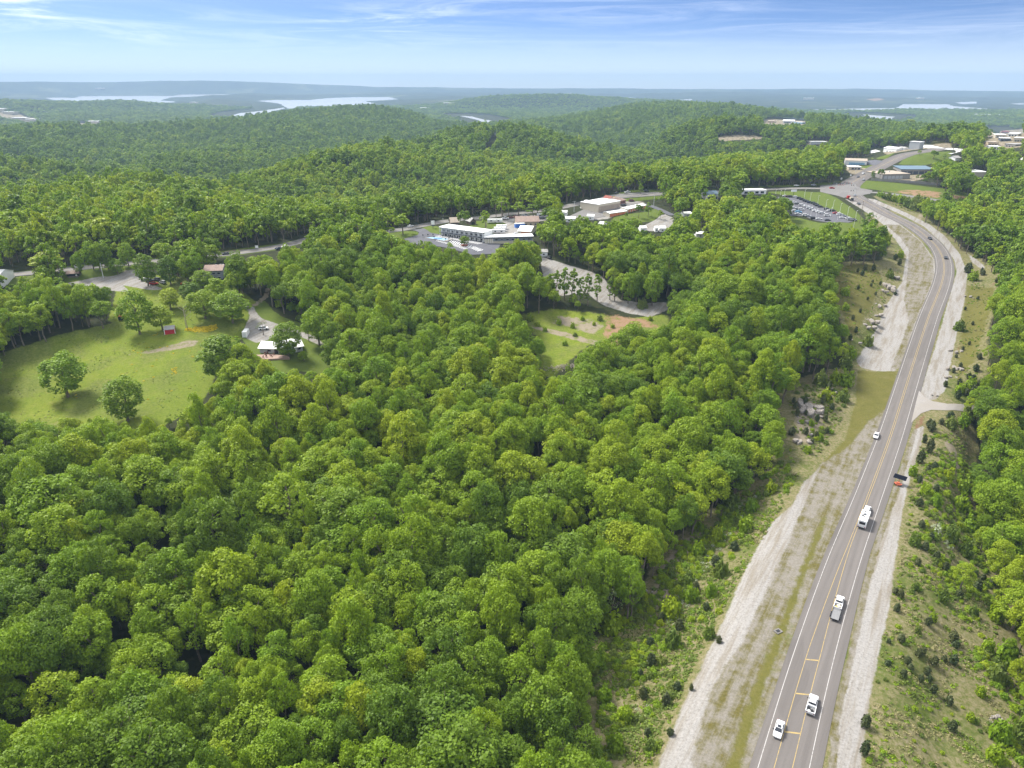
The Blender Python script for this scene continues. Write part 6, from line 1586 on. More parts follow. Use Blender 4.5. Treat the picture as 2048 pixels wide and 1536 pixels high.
def travel_trailer():
    p = on_road(1726, 1047); rz = hw_heading(p); t = thing('travel_trailer', 'white travel trailer with a dark rear window on the highway', 'camper', p, rz); L, hw, H = 7.6, 1.22, 3.05
    prof = [(-L / 2, .55), (-L / 2 - .05, 1.5), (-L / 2 + .25, H - .25), (-L / 2 + .6, H), (L / 2 - .7, H), (L / 2 - .1, 2.2), (L / 2, 1.3), (L / 2 - .25, .55)]
    V = [(x, -hw, z) for x, z in prof] + [(x, hw, z) for x, z in prof]; n = len(prof)
    MB().add(V, [tuple(range(n)), tuple(range(2 * n - 1, n - 1, -1))] + [(i + n, (i + 1) % n + n, (i + 1) % n, i) for i in range(n)]).build('body', 'car_white', t)
    m = MB(); m.box((-L / 2 - .02 + .08, 0, 2.1), (.14, 1.7, .85)); m.build('rear_window', 'glass_dark', t)
    m = MB(); m.add([(-L / 2 + .20, -.95, H - .30), (-L / 2 + .20, .95, H - .30), (-L / 2 + .95, .95, H + .02), (-L / 2 + .95, -.95, H + .02), (-L / 2 + .2, -.95, H - .26), (-L / 2 + .2, .95, H - .26), (-L / 2 + .95, .95, H + .05), (-L / 2 + .95, -.95, H + .05)], [(4, 5, 6, 7), (0, 1, 5, 4)]); m.build('rear_cap', 'glass_dark', t)
    for x, y, sx, sy, sz, nm, mt in ((.3, 0, .9, .7, .28, 'air_conditioner', 'charcoal'), (2.0, .1, .5, .5, .16, 'roof_vent', 'b'), (-.4, .55, .5, .45, .14, 'roof_vent', 'b'), (-1.0, .15, .35, 1.0, .10, 'roof_vent', 'b')):
        m = MB(); m.box((x, y, H + sz / 2), (sx, sy, sz)); m.build(nm, 'car_charcoal' if mt == 'charcoal' else 'black_metal', t)
    for s in (-1, 1):
        for x in (-2.2, 1.4):
            m = MB(); m.box((x, s * (hw + .01), 1.9), (1.1, .04, .6)); m.build('side_window', 'glass_dark', t)
        m = MB(); m.box((0, s * (hw + .012), 1.15), (6.6, .02, .14)); m.build('stripe', 'car_charcoal', t)
        m = MB(); m.box((-L / 2 - .05, s * .95, .95), (.1, .25, .2)); m.build('taillight', 'lamp_red', t)
    m = MB(); m.box((-L / 2 - .1, 0, .6), (.16, 2.3, .16)); m.build('bumper', 'black_metal', t)
    m = MB(); m.tube((L / 2 - .3, 0, .55), (L / 2 + 1.2, 0, .55), .07, .07, 5); m.build('tongue', 'black_metal', t)
    wheels(t, (-.2, -1.05), hw - .02, .36, True)
travel_trailer()
p = on_road(1733.5, 1024); suv('white truck towing the travel trailer up the highway', p, hw_heading(p), 'car_white', True, name='pickup_truck', cat='truck')
p = on_road(1752, 874); sedan('white hatchback at the left edge of the highway', p, hw_heading(p) + math.pi, 'car_white', True)
p = on_road(1859.5, 478.5); sedan('dark car alone on the highway curve, farther one', p, hw_heading(p) + math.pi, 'car_black')
p = on_road(1891, 517); sedan('dark car alone at the outer side of the highway curve, nearer one', p, hw_heading(p), 'car_charcoal')
for px, py, k, c, d, lab in ((1717,409,'s','car_charcoal',0,'dark car behind the red flatbed truck below the junction'), (1709,392,'s','car_silver',0,'pale car stopped at the junction island'),
    (1716,355,'s','car_charcoal',1,'dark car coming down the hill road'), (1726,348,'s','car_white',1,'white car coming down the hill road behind the dark one'), (1727,361,'s','car_silver',0,'silver car turning off the hill road by the wall')):
    p = on_road(px, py, .16); sedan(lab, p, hw_heading(p) + (math.pi if d else 0), c)
for nm, rows in (('ridge', ((1593,372.5,'s','car_white',0,'white car on the side road left of the junction'), (1627,371.5,'s','car_silver',0,'silver car on the side road nearer the junction'), (1664,377.5,'s','car_red',0,'long red car waiting at the junction'),
        (1172,404.5,'v','car_white',1,'white van on the ridge road above the storage building'), (821,454,'s','car_white',0,'white car on the ridge road by the round motel tree'),
        (155,536,'v','car_white',1,'white car on the ridge road right of the brown hut'), (571,495,'s','car_white',0,'white car on the ridge road curve, right of a pair'), (558,499,'s','car_navy',0,'dark blue car on the ridge road curve, left of a pair'), (452,509.5,'s','car_charcoal',1,'dark car on the ridge road by the bare dirt lot'))),
    ('frontage', ((1233,387.5,'s','car_black',1,'black car parked on the frontage road'), (1255,386,'p','car_white',0,'white truck parked on the frontage road'), (1293,383.5,'v','car_charcoal',0,'dark long vehicle at the right end of the frontage road')))):
    for px, py, k, c, d, lab in rows:
        p = on_road(px, py, .16); rz = road_heading(nm, p) + (math.pi if d else 0)
        (sedan if k == 's' else (pickup if k == 'p' else suv))(lab, p, rz, c)
p = on_road(1166,417,.16); sedan('white car on the storage parking lot entrance', p, .4, 'car_white')
# parked about the yards
for px, py, k, c, rz, lab in ((1010,438.5,'p','car_white',.1,'white pickup parked at the utility pole in the gravel yard'), (1022,436.5,'s','car_maroon',.2,'maroon car in the gravel yard, left one'), (1034,434.5,'s','car_maroon',.25,'maroon car in the gravel yard, right one'),
    (1051,432.5,'p','car_silver',0,'silver truck at the back of the gravel yard'), (1072,436.5,'v','car_navy',2.4,'dark blue car before the white camper at the yard end'), (1085,437.5,'s','car_charcoal',2.6,'dark car at the right end of the gravel yard'), (1034,470,'v','car_white',.5,'white van at the corner of the orange door shed'),
    (1247,412.5,'v','car_black',.5,'black car left of the storage building entrance'), (1263,403,'v','car_maroon',.4,'maroon car at the brick building'), (527,659,'v','car_white',.3,'white car under the sparse tree in the farmhouse drive'),
    (300,563,'v','car_charcoal',.2,'dark car under the tree in the upper grass lot, leftmost'), (314,561,'v','car_charcoal',2.6,'dark car parked third in the upper grass lot'), (326,567,'v','car_silver',2.5,'silver car parked last in the upper grass lot'), (290,561,'s','car_white',.2,'white car half hidden under the dark tree in the grass lot'),
    (426,533,'v','car_white',.2,'white car behind the cabin, left one'), (446,535,'v','car_white',-.3,'white car behind the cabin, right one'), (308,569,'s','car_red',.1,'small red vehicle on the grass by the parked cars'), (371,569,'s','car_red',.1,'small red vehicle in the grass right of the parked cars'),
    (119,561,'s','car_charcoal',.3,'dark wreck in the bushes by the brown hut'), (1097,517,'v','car_black',2.2,'black car at the head of the pale gravel lot')):
    p = on_road(px, py, .1); {'s': sedan, 'v': suv, 'p': pickup}[k](lab, p, rz, c)
def camper(px, py, rz, L, label, H=2.9):
    p = on_road(px, py, .1); t = thing('camper', label, 'camper', p, rz)
    m = MB(); m.box((0, 0, .5 + (H - .5) / 2), (L, 2.4, H - .5), 0, .97); m.build('body', 'car_white', t)
    m = MB(); m.box((0, 0, H + .05), (L * .96, 2.3, .1)); m.build('roof', 'white_roof', t)
    for x in (-L * .25, L * .22):
        m = MB(); m.box((x, -1.21, 1.75), (1.2, .06, .7)); m.build('window', 'glass_dark', t)
    m = MB(); m.box((0, -1.215, 1.1), (L * .9, .03, .18)); m.build('stripe', 'car_maroon', t)
    m = MB(); m.box((L * .1, 0, H + .25), (.9, .8, .3)); m.build('roof_unit', 'galvanised', t)
    wheels(t, (-.4, .5), 1.2, .35, False)
camper(997, 467.5, .06, 9.0, 'nearest of the three white campers behind the motel')
camper(1000, 463, .06, 8.5, 'middle of the three white campers behind the motel')
camper(1003, 458.5, .1, 7.5, 'farthest of the three white campers behind the motel')
camper(1084, 435, .2, 8.0, 'white camper at the far right of the gravel yard')
camper(990, 446, .05, 11.0, 'long white trailer by the utility pole behind the motel', 2.7)
def flatbed():
    p = on_road(1700, 400.5, .16); rz = hw_heading(p) + math.pi; t = thing('flatbed_truck', 'red flatbed truck with a tan machine on it at the junction', 'truck', p, rz)
    rz0 = -1
    m = MB(); m.box((-.5, 0, 1.1), (10, 2.4, .3)); m.build('bed', 'black_metal', t)
    m = MB(); m.box((-4.6, 0, 1.9), (2.3, 2.4, 2.4), 0, .9); m.build('cab', 'car_red', t)
    m = MB(); m.box((-6.0, 0, 1.3), (1.2, 2.1, 1.2)); m.build('hood', 'car_red', t)
    m = MB(); m.box((2.0, 0, 2.0), (3.6, 2.0, 1.5), 0, .8); m.build('load', 'car_tan', t)
    m = MB(); m.tube((.5, 0, 2.4), (-2.6, 0, 2.0), .35, .2, 6); m.build('boom', 'car_charcoal', t)
    m = MB(); m.box((4.6, 0, 1.7), (1.4, 2.2, 1.0)); m.build('rear_load', 'car_black', t)
    wheels(t, (-5.4, 2.6, 4.0), 1.2, .5, False)
flatbed()
# the dealer's rows
ROWS = [
 ('far row along the grass', [((285,215),'s','white'),((335,222),'s','maroon'),((385,228),'v','black'),((475,236),'v','white'),((548,256),'v','black'),((592,276),'v','black'),((655,305),'v','black'),((692,318),'v','black'),((738,337),'v','navy'),((810,348),'v','green'),((850,372),'v','black'),((885,392),'s','black'),((940,415),'s','black')]),
 ('far row at its right half', [((1060,462),'v','black'),((1112,487),'s','white'),((1165,490),'v','green'),((1225,534),'s','red'),((1300,562),'v','white'),((1348,584),'v','silver'),((1350,618),'s','white'),((1410,612),'v','charcoal'),((1470,640),'v','white'),((1502,658),'v','silver'),((1555,664),'v','charcoal')]),
 ('middle row', [((505,357),'s','charcoal'),((590,387),'v','white'),((680,408),'s','white'),((735,438),'v','white'),((782,462),'s','silver'),((845,488),'s','white'),((905,508),'s','white'),((965,534),'v','white'),((1065,580),'v','white')]),
 ('left corner by the trees', [((440,332),'s','white'),((435,438),'v','white'),((505,458),'s','charcoal'),((575,464),'v','white'),((462,500),'v','white'),((530,514),'v','sky'),((520,548),'s','white')]),
 ('near edge', [((660,574),'v','white'),((705,588),'s','silver'),((810,630),'v','black'),((910,642),'s','white'),((1072,664),'s','charcoal')]),
]
ORD = ['first', 'second', 'third', 'fourth', 'fifth', 'sixth', 'seventh', 'eighth', 'ninth', 'tenth', 'eleventh', 'twelfth', 'thirteenth']
_a, _b = at(1570, 394), at(1643, 416); rowdir = math.atan2(_b[1] - _a[1], _b[0] - _a[0])
for nm, cars in ROWS:
    for i, ((cx, cy), k, c) in enumerate(cars):
        p = on_road(1540 + cx / 9.31, 370 + cy / 9.31 + .5, .16)
        (sedan if k == 's' else suv)(f'{c.replace("sky", "light blue")} car, {ORD[i]} from left in the dealer lot {nm}', p, rowdir + math.radians(62 + random.uniform(-4, 4)), 'car_' + c, group='cars on the dealer lot')

# ---------------------------------------------------------------- poles, signs, lights
def pole_h(px, py, ty):
    p = at(px, py); lo, hi = 0.5, 60.0
    for _ in range(30):
        m = (lo + hi) / 2
        if project(np.array([p[0], p[1], p[2] + m]))[1] < ty: hi = m
        else: lo = m
    return p, lo
TOPS = {}
def utility_pole(px, py, ty, label, arm=True, mat='wood_pole', lean=0, r=.17):
    p, H = pole_h(px, py, ty); t = thing('utility_pole', label, 'pole', p, math.radians(lean))
    m = MB(); m.tube((0, 0, -.5), (0, 0, H), r * 1.2, r * .8, 7); m.build('pole', mat, t)
    if arm:
        for z in ([H - .5] if arm is True else [H - .5, H - 1.6]):
            m = MB(); m.box((0, 0, z), (2.4, .12, .14)); a = m.build('crossarm', mat, t)
            for x in (-1.05, -.5, .5, 1.05):
                m = MB(); m.tube((x, 0, z + .07), (x, 0, z + .3), .05, .04, 5); m.build('insulator', 'galvanised', a)
    TOPS[label] = (Vector(p) + Vector((0, 0, H - .2)))
    return t
U = [utility_pole(1003,442,403.5,'tall weathered utility pole at the left of the gravel yard'), utility_pole(1017,432,405,'thinner utility pole behind the white pickup in the yard', True, 'wood_pole', 10),
     utility_pole(973,462,445,'short utility pole with two crossarms behind the motel', 2, 'wood_pole', 20), utility_pole(1148,424,402,'utility pole with a lamp at the storage lot', True, 'galvanised'),
     utility_pole(1307,414.5,391,'plain pole by the narrow park road', False, 'galvanised'), utility_pole(207,556,526,'pale pole on the verge at the gravel drive', False, 'galvanised'),
     utility_pole(618,683,643,'thin dark pole in the farmhouse yard', False), utility_pole(622,474,444,'utility pole at the bend of the ridge road'),
     utility_pole(1719,446.5,402,'tall dark utility pole between dealer lot and highway', True), utility_pole(1405,385,364,'utility pole behind the dealership'),
     utility_pole(1711,345,331,'utility pole at the market on the hill road', True, 'galvanised'), utility_pole(886,445,436,'small pole behind the motel sign', False, 'galvanised'),
     utility_pole(222,1240,1200,'dark utility pole sticking out of the foreground wood', True), utility_pole(-30,1330,1290,'utility pole beyond the left edge of the wood', True)]
def wire(name, a, b, label, sag=1.0, r=.03):
    a, b = TOPS[a], TOPS[b]
    t = thing('power_line', label, 'power line', a)
    for off in (-.9, 0, .9):
        m = MB(); d = (b - a); side = Vector((-d.y, d.x, 0)).normalized() * off; pr = None
        for k in range(13):
            f = k / 12; q = d * f + side + Vector((0, 0, -4 * sag * f * (1 - f)))
            if pr: m.tube(pr, q, r, r, 4, False)
            pr = q
        m.build('wire', 'black_metal', t)
L_ = list(TOPS)
wire('w', L_[0], L_[1], 'wires between the two poles of the gravel yard', .3)
wire('w', L_[3], L_[9], 'wires along the ridge road from the storage lot to the dealership', 3, .035)
wire('w', L_[1], L_[3], 'wires from the gravel yard to the storage lot', 2, .035)
wire('w', L_[12], L_[13], 'wires over the foreground wood at the left edge', .8, .02)
def street_light(px, py, ty, label, arm=0.9, mat='galvanised', group=None, r=.09):
    p, H = pole_h(px, py, ty); t = thing('street_lamp', label, 'street light', p, 0.3, group)
    m = MB(); m.tube((0, 0, -.3), (0, 0, H), r * 1.2, r, 6); m.build('pole', mat, t)
    m = MB(); m.tube((0, 0, H), (arm, 0, H + .25), r * .7, r * .5, 5); a = m.build('arm', mat, t)
    m = MB(); m.box((arm + .25, 0, H + .25), (.7, .32, .14)); m.build('lamp_head', 'galvanised', t)
for i, (px, py, ty) in enumerate([(1551.3,388,380),(1560.4,390,381.8),(1568.5,391.5,379),(1608.5,395,379.7),(1620,402,386),(1635,409,392),(1650,423.7,400),(1665.5,417.3,401),(1679.6,424.8,407.5),(1694.7,432.3,414),(1710.3,440,421.6),
        (1621,433.5,413),(1631,439,418.5),(1661,433.5,415),(1674.5,440,424),(1705.5,463,440.5)]):
    street_light(px, py, ty, f'slim white lamp pole, {["first","second","third","fourth","fifth","sixth","seventh","eighth","ninth","tenth","eleventh","twelfth","thirteenth","fourteenth","fifteenth","sixteenth"][i]} at the dealer lot ' + ('along the upper grass from the left' if i < 11 else 'along the near side'), .5, 'white_paint', 'lamp poles of the dealer lot')
street_light(1454, 383, 370, 'curved street light behind the dealership, left one', 1.6)
street_light(1475, 381, 369, 'curved street light behind the dealership, right one', 1.6)
def signal(px, py, ty, label):
    p, H = pole_h(px, py, ty); t = thing('traffic_light', label, 'traffic light', p, .2)
    m = MB(); m.tube((0, 0, -.3), (0, 0, H), .12, .1, 6); m.build('pole', 'galvanised', t)
    m = MB(); m.tube((0, 0, H - .2), (-4.5, 0, H), .07, .05, 5); m.build('mast_arm', 'galvanised', t)
    for x in (-2.2, -4.3):
        m = MB(); m.box((x, 0, H - .5), (.4, .35, 1.1)); m.build('signal_head', 'black_metal', t)
signal(1673, 374, 366, 'traffic light on the left corner of the junction')
signal(1710.5, 377, 369, 'traffic light on the right corner of the junction')
signal(1689, 372, 366.5, 'traffic light in the middle behind the junction')
signal(1709, 392, 380, 'traffic light on the near island of the junction')
def panel_sign(px, py, ty, w, hgt, label, mat='white_paint', posts=1, rz=0.0, pm='black_metal', frame='galvanised', cat='sign', name='pole_sign'):
    p, H = pole_h(px, py, ty); t = thing(name, label, cat, p, rz)
    for x in ([0] if posts == 1 else [-w * .35, w * .35]):
        m = MB(); m.tube((x, 0, -.4), (x, 0, H - hgt * .3), .16 if w > 2 else .05, .16 if w > 2 else .05, 6); m.build('post', pm, t)
    m = MB(); m.box((0, -.2, H - hgt / 2), (w, .3, hgt)); b = m.build('panel', mat, t)
    m = MB()
    for z in (H, H - hgt): m.box((0, -.2, z), (w + .15, .36, .12))
    m.build('frame', frame, b)
    return t, H
panel_sign(1586, 395.5, 379.3, 4.6, 1.7, 'white dealer sign on a tall dark pole at the lot corner')
t, H = panel_sign(866, 456.5, 441.5, 2.4, 2.6, 'white motel sign on a dark post on the grass island', 'white_paint', 1, .2)
m = MB(); m.box((.1, -.2, H - 3.3), (2.0, .3, .9)); m.build('letter_board', 'navy_wall', t)
panel_sign(1227, 398.5, 392.3, 3.0, 1.6, 'yellow billboard on two posts by the ridge road', 'yellow_paint', 2)
panel_sign(514, 497, 491, 1.8, 1.4, 'small white sign at the bare dirt lot by the ridge road', 'white_paint', 2)
panel_sign(15, 552, 540, 1.5, 1.5, 'small white topped sign at the left end of the ridge road', 'white_paint', 1, 0, 'brick_wall')
panel_sign(1682, 361, 355.5, 1.4, 1.6, 'small white sign at the wood corner by the junction', 'white_paint', 1)
panel_sign(1701, 353, 349, 1.3, 1.4, 'small white sign higher up the hill road', 'white_paint', 1)
# solar powered roadside message board
def message_trailer():
    p = on_road(1797, 968.5, .05); rz = hw_heading(p) - math.pi / 2 - .12
    t = thing('message_trailer', 'orange trailer with a tilted dark solar panel beside the highway', 'road sign trailer', p, rz)
    m = MB(); m.box((0, -1.0, .55), (1.7, 1.2, .35)); m.build('chassis', 'orange_paint', t)
    for s in (-1, 1):
        m = MB(); m.tube((s * .95, -1.0, .33), (s * 1.12, -1.0, .33), .33, .33, 10); m.build('wheel', 'rubber', t)
        m = MB(); m.box((s * 1.02, -1.0, .74), (.3, 1.0, .07)); m.build('fender', 'orange_paint', t)
    m = MB(); m.tube((0, -1.6, .5), (0, -2.8, .45), .06, .05, 5); m.build('tongue', 'orange_paint', t)
    m = MB(); m.box((0, -1.0, .95), (1.0, .8, .5)); m.build('battery_box', 'orange_paint', t)
    m = MB(); m.tube((0, -.8, .7), (0, -.4, 2.4), .09, .09, 6); m.build('mast', 'orange_paint', t)
    a = math.radians(18); V = []
    for dz in (0, .07):
        for x, y in ((-2.0, -1.05), (2.0, -1.05), (2.0, 1.05), (-2.0, 1.05)):
            V.append((x, y * math.cos(a) + .25, 2.6 + y * math.sin(a) + dz))
    pn = MB().add(V, [(3, 2, 1, 0), (4, 5, 6, 7), (0, 1, 5, 4), (1, 2, 6, 5), (2, 3, 7, 6), (3, 0, 4, 7)]).build('solar_panel', 'solar', t)
message_trailer()
# delineators round the junction
for i, (px, py) in enumerate([(1677,371.5),(1680,370.5),(1684,371),(1688.5,370.8),(1690,367.5),(1697,367.5),(1703,368)]):
    p = on_road(px, py, .16); t = thing('traffic_cone', 'orange barrel, ' + ORD[i] + ' from the left on the junction', 'barrel', p, 0, 'barrels on the junction')
    m = MB(); m.tube((0, 0, 0), (0, 0, 1.1), .32, .26, 8); m.build('barrel', 'orange_paint', t)
    m = MB(); m.tube((0, 0, .45), (0, 0, .65), .305, .295, 8); m.build('band', 'white_paint', t)
# concrete inlet
p = at(1556, 1263); t = thing('drain_inlet', 'square concrete drain slab in the mossy strip left of the road', 'drain', (p[0], p[1], p[2]), .5)
m = MB(); m.box((0, 0, .08), (1.9, 1.5, .24)); m.build('slab', 'old_concrete', t); m = MB(); m.box((0, 0, .22), (1.0, .8, .05)); m.build('grate', 'black_metal', t)
# flower and brush patches, brush heap

# ---------------------------------------------------------------- roadside cedars, bushes, rocks, ground growth
def tuft_mesh(seed, mat, n, R, H, leaf, cone=False, name='foliage'):
    rng = np.random.default_rng(seed)
    d = rng.normal(0, 1, (n, 3)); d /= np.linalg.norm(d, axis=1)[:, None]; d[:, 2] = np.abs(d[:, 2]) * (1 if not cone else 1)
    rad = rng.uniform(.55, 1.0, n)[:, None]
    lump = 1 + 0.22 * np.sin(d[:, 0:1] * 5 + seed) * np.cos(d[:, 1:2] * 4 + seed)
    P = d * rad * lump * np.array([R, R, H]); 
    if cone:
        z = rng.random(n) ** 1.25; a = rng.uniform(0, 6.283, n); r = R * (1.02 - z) ** .75 * rng.uniform(.6, 1.05, n) + .05
        P = np.stack([np.cos(a) * r, np.sin(a) * r, z * H + .05], -1); d = np.stack([np.cos(a), np.sin(a), np.full(n, .5)], -1)
    if H > 2:
        P = P * np.array([1, 1, .5]) + np.array([0, 0, H * .48 + .05]); P[:, 2] = np.where(rng.random(n) < .5, P[:, 2], H * .96 - P[:, 2] + .1); k = np.clip(P[:, 2] / H, 0, 1)[:, None]; P[:, :2] *= (1.15 - .55 * k ** 1.5)
    V, F = leaf_quads(P, d + np.array([0, 0, .25]), leaf, rng)
    return np_mesh(name, V, F, mat)
CEDAR = [tuft_mesh(40 + k, 'leaf_cedar', 520, 1.0, 2.5, .36, False) for k in range(3)]
BUSH = [tuft_mesh(50 + k, ('leaf_mid', 'leaf_brush', 'leaf_yellow')[k], 420, 1.5, 1.8, .42) for k in range(3)]
WEED = [tuft_mesh(60 + k, ('leaf_brush', 'leaf_mid', 'leaf_straw')[k], 26, .62, .42, .34) for k in range(3)]
BLOOM = tuft_mesh(70, 'petal_white', 90, 1.0, .8, .22)
YELLOW = tuft_mesh(71, 'petal_yellow', 26, .6, .45, .26)
STEM = MB().tube((0, 0, -.3), (0, 0, 1.6), .09, .03, 5).mesh('stem', 'bark')
def place_plant(name, label, cat, me, x, y, w, h, w0, h0, group):
    z = float(height(x, y)); t = thing(name, label, cat, (x, y, z - .05), random.uniform(0, 6.28), group, (w / w0, w / w0, h / h0))
    link('foliage', me, t); link('stem', STEM, t); return t
CEDARS_R = [(1730,1453,20,30),(1728,1508,18,34),(1800,1195,13,18),(1777,1286,9,11),(1790,1187,12,14),(1793,1222,13,18),(1856,1250,14,20),(1802,1284,16,18),(1776,1330,12,12),(1814,1327,14,18),(1806,1352,14,16),(1837,1312,15,18),(1867,1330,16,22),(1853,1348,14,18),(1845,1310,12,18),
 (1905,1283,18,24),(1911,1295,14,16),(1906,1328,16,22),(1866,1385,14,20),(1897,1408,16,20),(1903,1460,18,24),(1888,1322,12,14),(1841,1362,12,16),(1858,1362,12,14),(1820,1340,12,14),(1954,1180,16,22),(1948,1155,12,16),(1965,1160,12,14),(1985,1170,14,18),(1917,1195,14,18),
 (1840,925,16,26),(1858,905,15,30),(1848,885,10,16),(1868,938,12,16),(1838,964,12,14),(1855,945,10,16),(1871,985,13,18),(1858,855,14,18),(1862,862,16,22),(1900,838,14,16),(1882,848,10,12),(1838,1012,14,18),(1842,1055,13,16),(1850,1100,14,18),(1835,1130,12,16),(1872,1120,14,20),(1890,1140,14,18),(1861,1078,12,14),
 (1948,785,12,16),(1932,790,12,14),(1915,797,12,18),(1918,770,10,14),(1890,773,9,12),(1937,757,10,12),(1951,742,12,14),(1944,765,14,16),(1906,745,8,10),(1958,718,10,12),(1935,545,16,18),(1965,550,10,10),(1992,565,7,9),(1955,600,6,8),(1963,545,6,10),(1930,620,5,7),(1925,700,6,8),(1938,690,6,8),(1920,735,8,10),(1945,650,6,8),(1912,715,6,7),
 (1890,600,0,0)]
CEDARS_L = [(1331,1410,18,30),(1286,1395,17,28),(1302,1330,20,28),(1354,1380,16,20),(1382,1380,9,16),(1357,1258,18,24),(1437,1285,12,16),(1300,1290,16,18),(1340,1470,14,18),(1295,1470,14,18),(1280,1350,12,14),(1322,1240,14,18),(1390,1180,16,20),(1430,1130,18,22),(1468,1100,16,20),(1412,1220,14,18),
 (1587,806,8,12),(1610,808,10,16),(1645,807,10,18),(1590,817,9,14),(1594,832,9,16),(1612,830,8,10),(1634,842,10,14),(1664,820,10,12),(1650,842,10,14),(1611,868,11,14),(1583,870,14,18),(1632,876,10,14),(1653,866,9,12),(1624,886,8,10),(1660,803,8,12),(1658,780,9,18),(1664,816,8,10),
 (1730,541,8,12),(1746,542,8,14),(1715,545,6,9),(1724,551,8,10),(1779,547,7,10),(1716,579,6,9),(1742,573,5,7),(1751,590,5,7),(1760,570,5,8),(1735,600,5,7),(1705,640,7,10),(1711,665,7,12),(1700,680,8,12),(1790,520,8,12),(1798,530,9,12),(1745,565,5,6),(1790,590,6,7),(1720,625,6,9)]
cnt = {}
def veg_label(px, py, kind, side, w):
    size = 'large' if w >= 17 else ('small' if w <= 8 else 'medium')
    if side == 'R': where = 'beyond the highway curve' if py < 640 else ('on the slope above the driveway' if py < 800 else ('on the bank below the driveway' if py < 1050 else ('on the right slope beside the trailer' if py < 1160 else ('on the right bank among red soil' if py < 1345 else 'on the right hand bank at the bottom'))))
    else: where = 'on the olive knoll by the rock ledge' if py < 700 else ('among the boulders left of the road' if py < 900 else ('on the scrub bank in the middle' if py < 1250 else 'on the scrub bank left of the gravel'))
    return f'{size} {kind} {where}'
def by_order(items, base):
    """tell apart those with one description by their place, counted from the left"""
    g = {}
    for it in items: g.setdefault(base(it), []).append(it)
    out = []
    for lab, L in g.items():
        for k, it in enumerate(sorted(L, key=lambda i: i[0])):
            out.append((it, lab if len(L) == 1 else f'{lab}, {(ORD + ["fourteenth","fifteenth","sixteenth","seventeenth","eighteenth","nineteenth","twentieth"])[min(k, 19)]} from the left'))
    return out
for side, LST in (('R', CEDARS_R), ('L', CEDARS_L)):
    for (px, py, w, h), lab in by_order([q for q in LST if q[2] > 0], lambda q: veg_label(q[0], q[1], 'dark cedar shrub', side, q[2])):
        p = at(px, py); ppm = ppm_at(p)
        place_plant('cedar_shrub', lab, 'shrub', CEDAR[int(px) % 3], p[0], p[1], w / ppm, h / ppm * 1.12, 2.0, 2.5, 'cedar shrubs along the highway')
BUSHES = [(1490,1060,30,30),(1460,1010,34,30),(1540,985,24,24),(1420,1190,26,30),(1380,1200,30,34),(1440,1150,30,34),(1375,1170,30,30),(1345,1290,34,36),(1420,1275,24,26),(1220,1260,50,40),(1190,1330,40,36),(1250,1440,34,32),(1230,1500,40,40),(1210,1400,30,34),(1300,1500,30,28),(1430,1080,28,30),(1500,1020,26,26),(1395,1110,26,30),(1340,1230,40,40),
 (1640,770,26,30),(1670,765,24,24),(1690,770,30,30),(1650,800,20,24),(1685,800,24,20),(1622,850,14,12),(1640,880,14,14),(1615,905,16,14),(1735,690,20,20),(1700,715,22,22),(1690,735,26,26),(1690,620,16,14),(1690,590,20,16),(1780,555,16,14),(1800,515,14,14),(1755,500,24,24),(1735,480,26,30),(1700,480,20,24),(1770,485,20,20),
 (1825,950,18,22),(1850,990,22,26),(1870,1010,22,26),(1830,1090,24,26),(1900,1080,30,34),(1940,1060,34,30),(1920,1020,30,34),(1895,960,20,24),(1925,985,26,30),(1965,1060,26,28),(1930,1110,28,30),(1945,1230,20,22),(1865,1240,16,20),(1835,1265,14,16),(1830,1180,16,18),(1885,1200,24,26),(1990,1240,30,34),(1975,1300,24,26),(2010,1320,44,44),(1995,1360,40,40),(2000,1480,44,50),(1990,1520,36,36),(2040,1480,40,50),(1960,1390,20,22),(2030,1250,40,44),(1940,1440,18,18),
 (1920,785,20,18),(1940,775,22,20),(1900,855,24,22),(1925,850,24,24),(1935,835,26,22),(1918,660,22,20),(1945,560,20,18),(1955,515,16,16),(1890,450,18,16),(1905,465,18,16),(1830,418,24,16),(1845,412,22,18),(1800,404,20,14),(1775,398,20,12),(1760,394,16,10),(1815,412,22,16),(1850,425,18,14),(1835,404,22,14),(1785,401,16,11),
 (1075,652,12,9),(1090,662,10,8),(1118,648,12,10),(1165,640,10,8),(1188,650,8,7),(1225,655,9,7),(1240,668,10,8),(1130,690,12,9),(1150,672,10,7),(1300,640,10,8),(640,634,20,18),(600,640,16,12),(560,612,18,14),(585,618,22,14),(1285,615,22,18),(1215,690,14,12),(1060,640,16,12),(1040,646,16,12),(1145,655,10,10),(1200,640,12,10)]
def bush_base(q):
    px, py, w, h = q; size = 'big' if w >= 30 else ('small' if w < 18 else 'middling')
    if px < 1000: wh = 'at the lane above the farmhouse'
    elif px < 1300 and py < 700: wh = 'in the earth clearing'
    elif py < 470: wh = 'on the green slope right of the junction road'
    elif px > 1800: wh = 'on the bank right of the curve' if py < 700 else ('around the driveway on the right' if py < 900 else ('on the right slope behind the cedars' if py < 1150 else 'on the right hand bank near the wood'))
    else: wh = 'by the rock ledge left' if py < 760 else ('among the boulders left of the road' if py < 930 else ('on the left scrub bank, upper part' if py < 1150 else 'on the left scrub bank, lower part'))
    return f'{size} leafy bush {wh}'
for (px, py, w, h), lab in by_order(BUSHES, bush_base):
    p = at(px, py); ppm = ppm_at(p)
    place_plant('bush', lab, 'bush', BUSH[(int(px) + int(py)) % 3], p[0], p[1], w / ppm, h / ppm * 1.1, 3.0, 1.8, 'bushes along the highway')
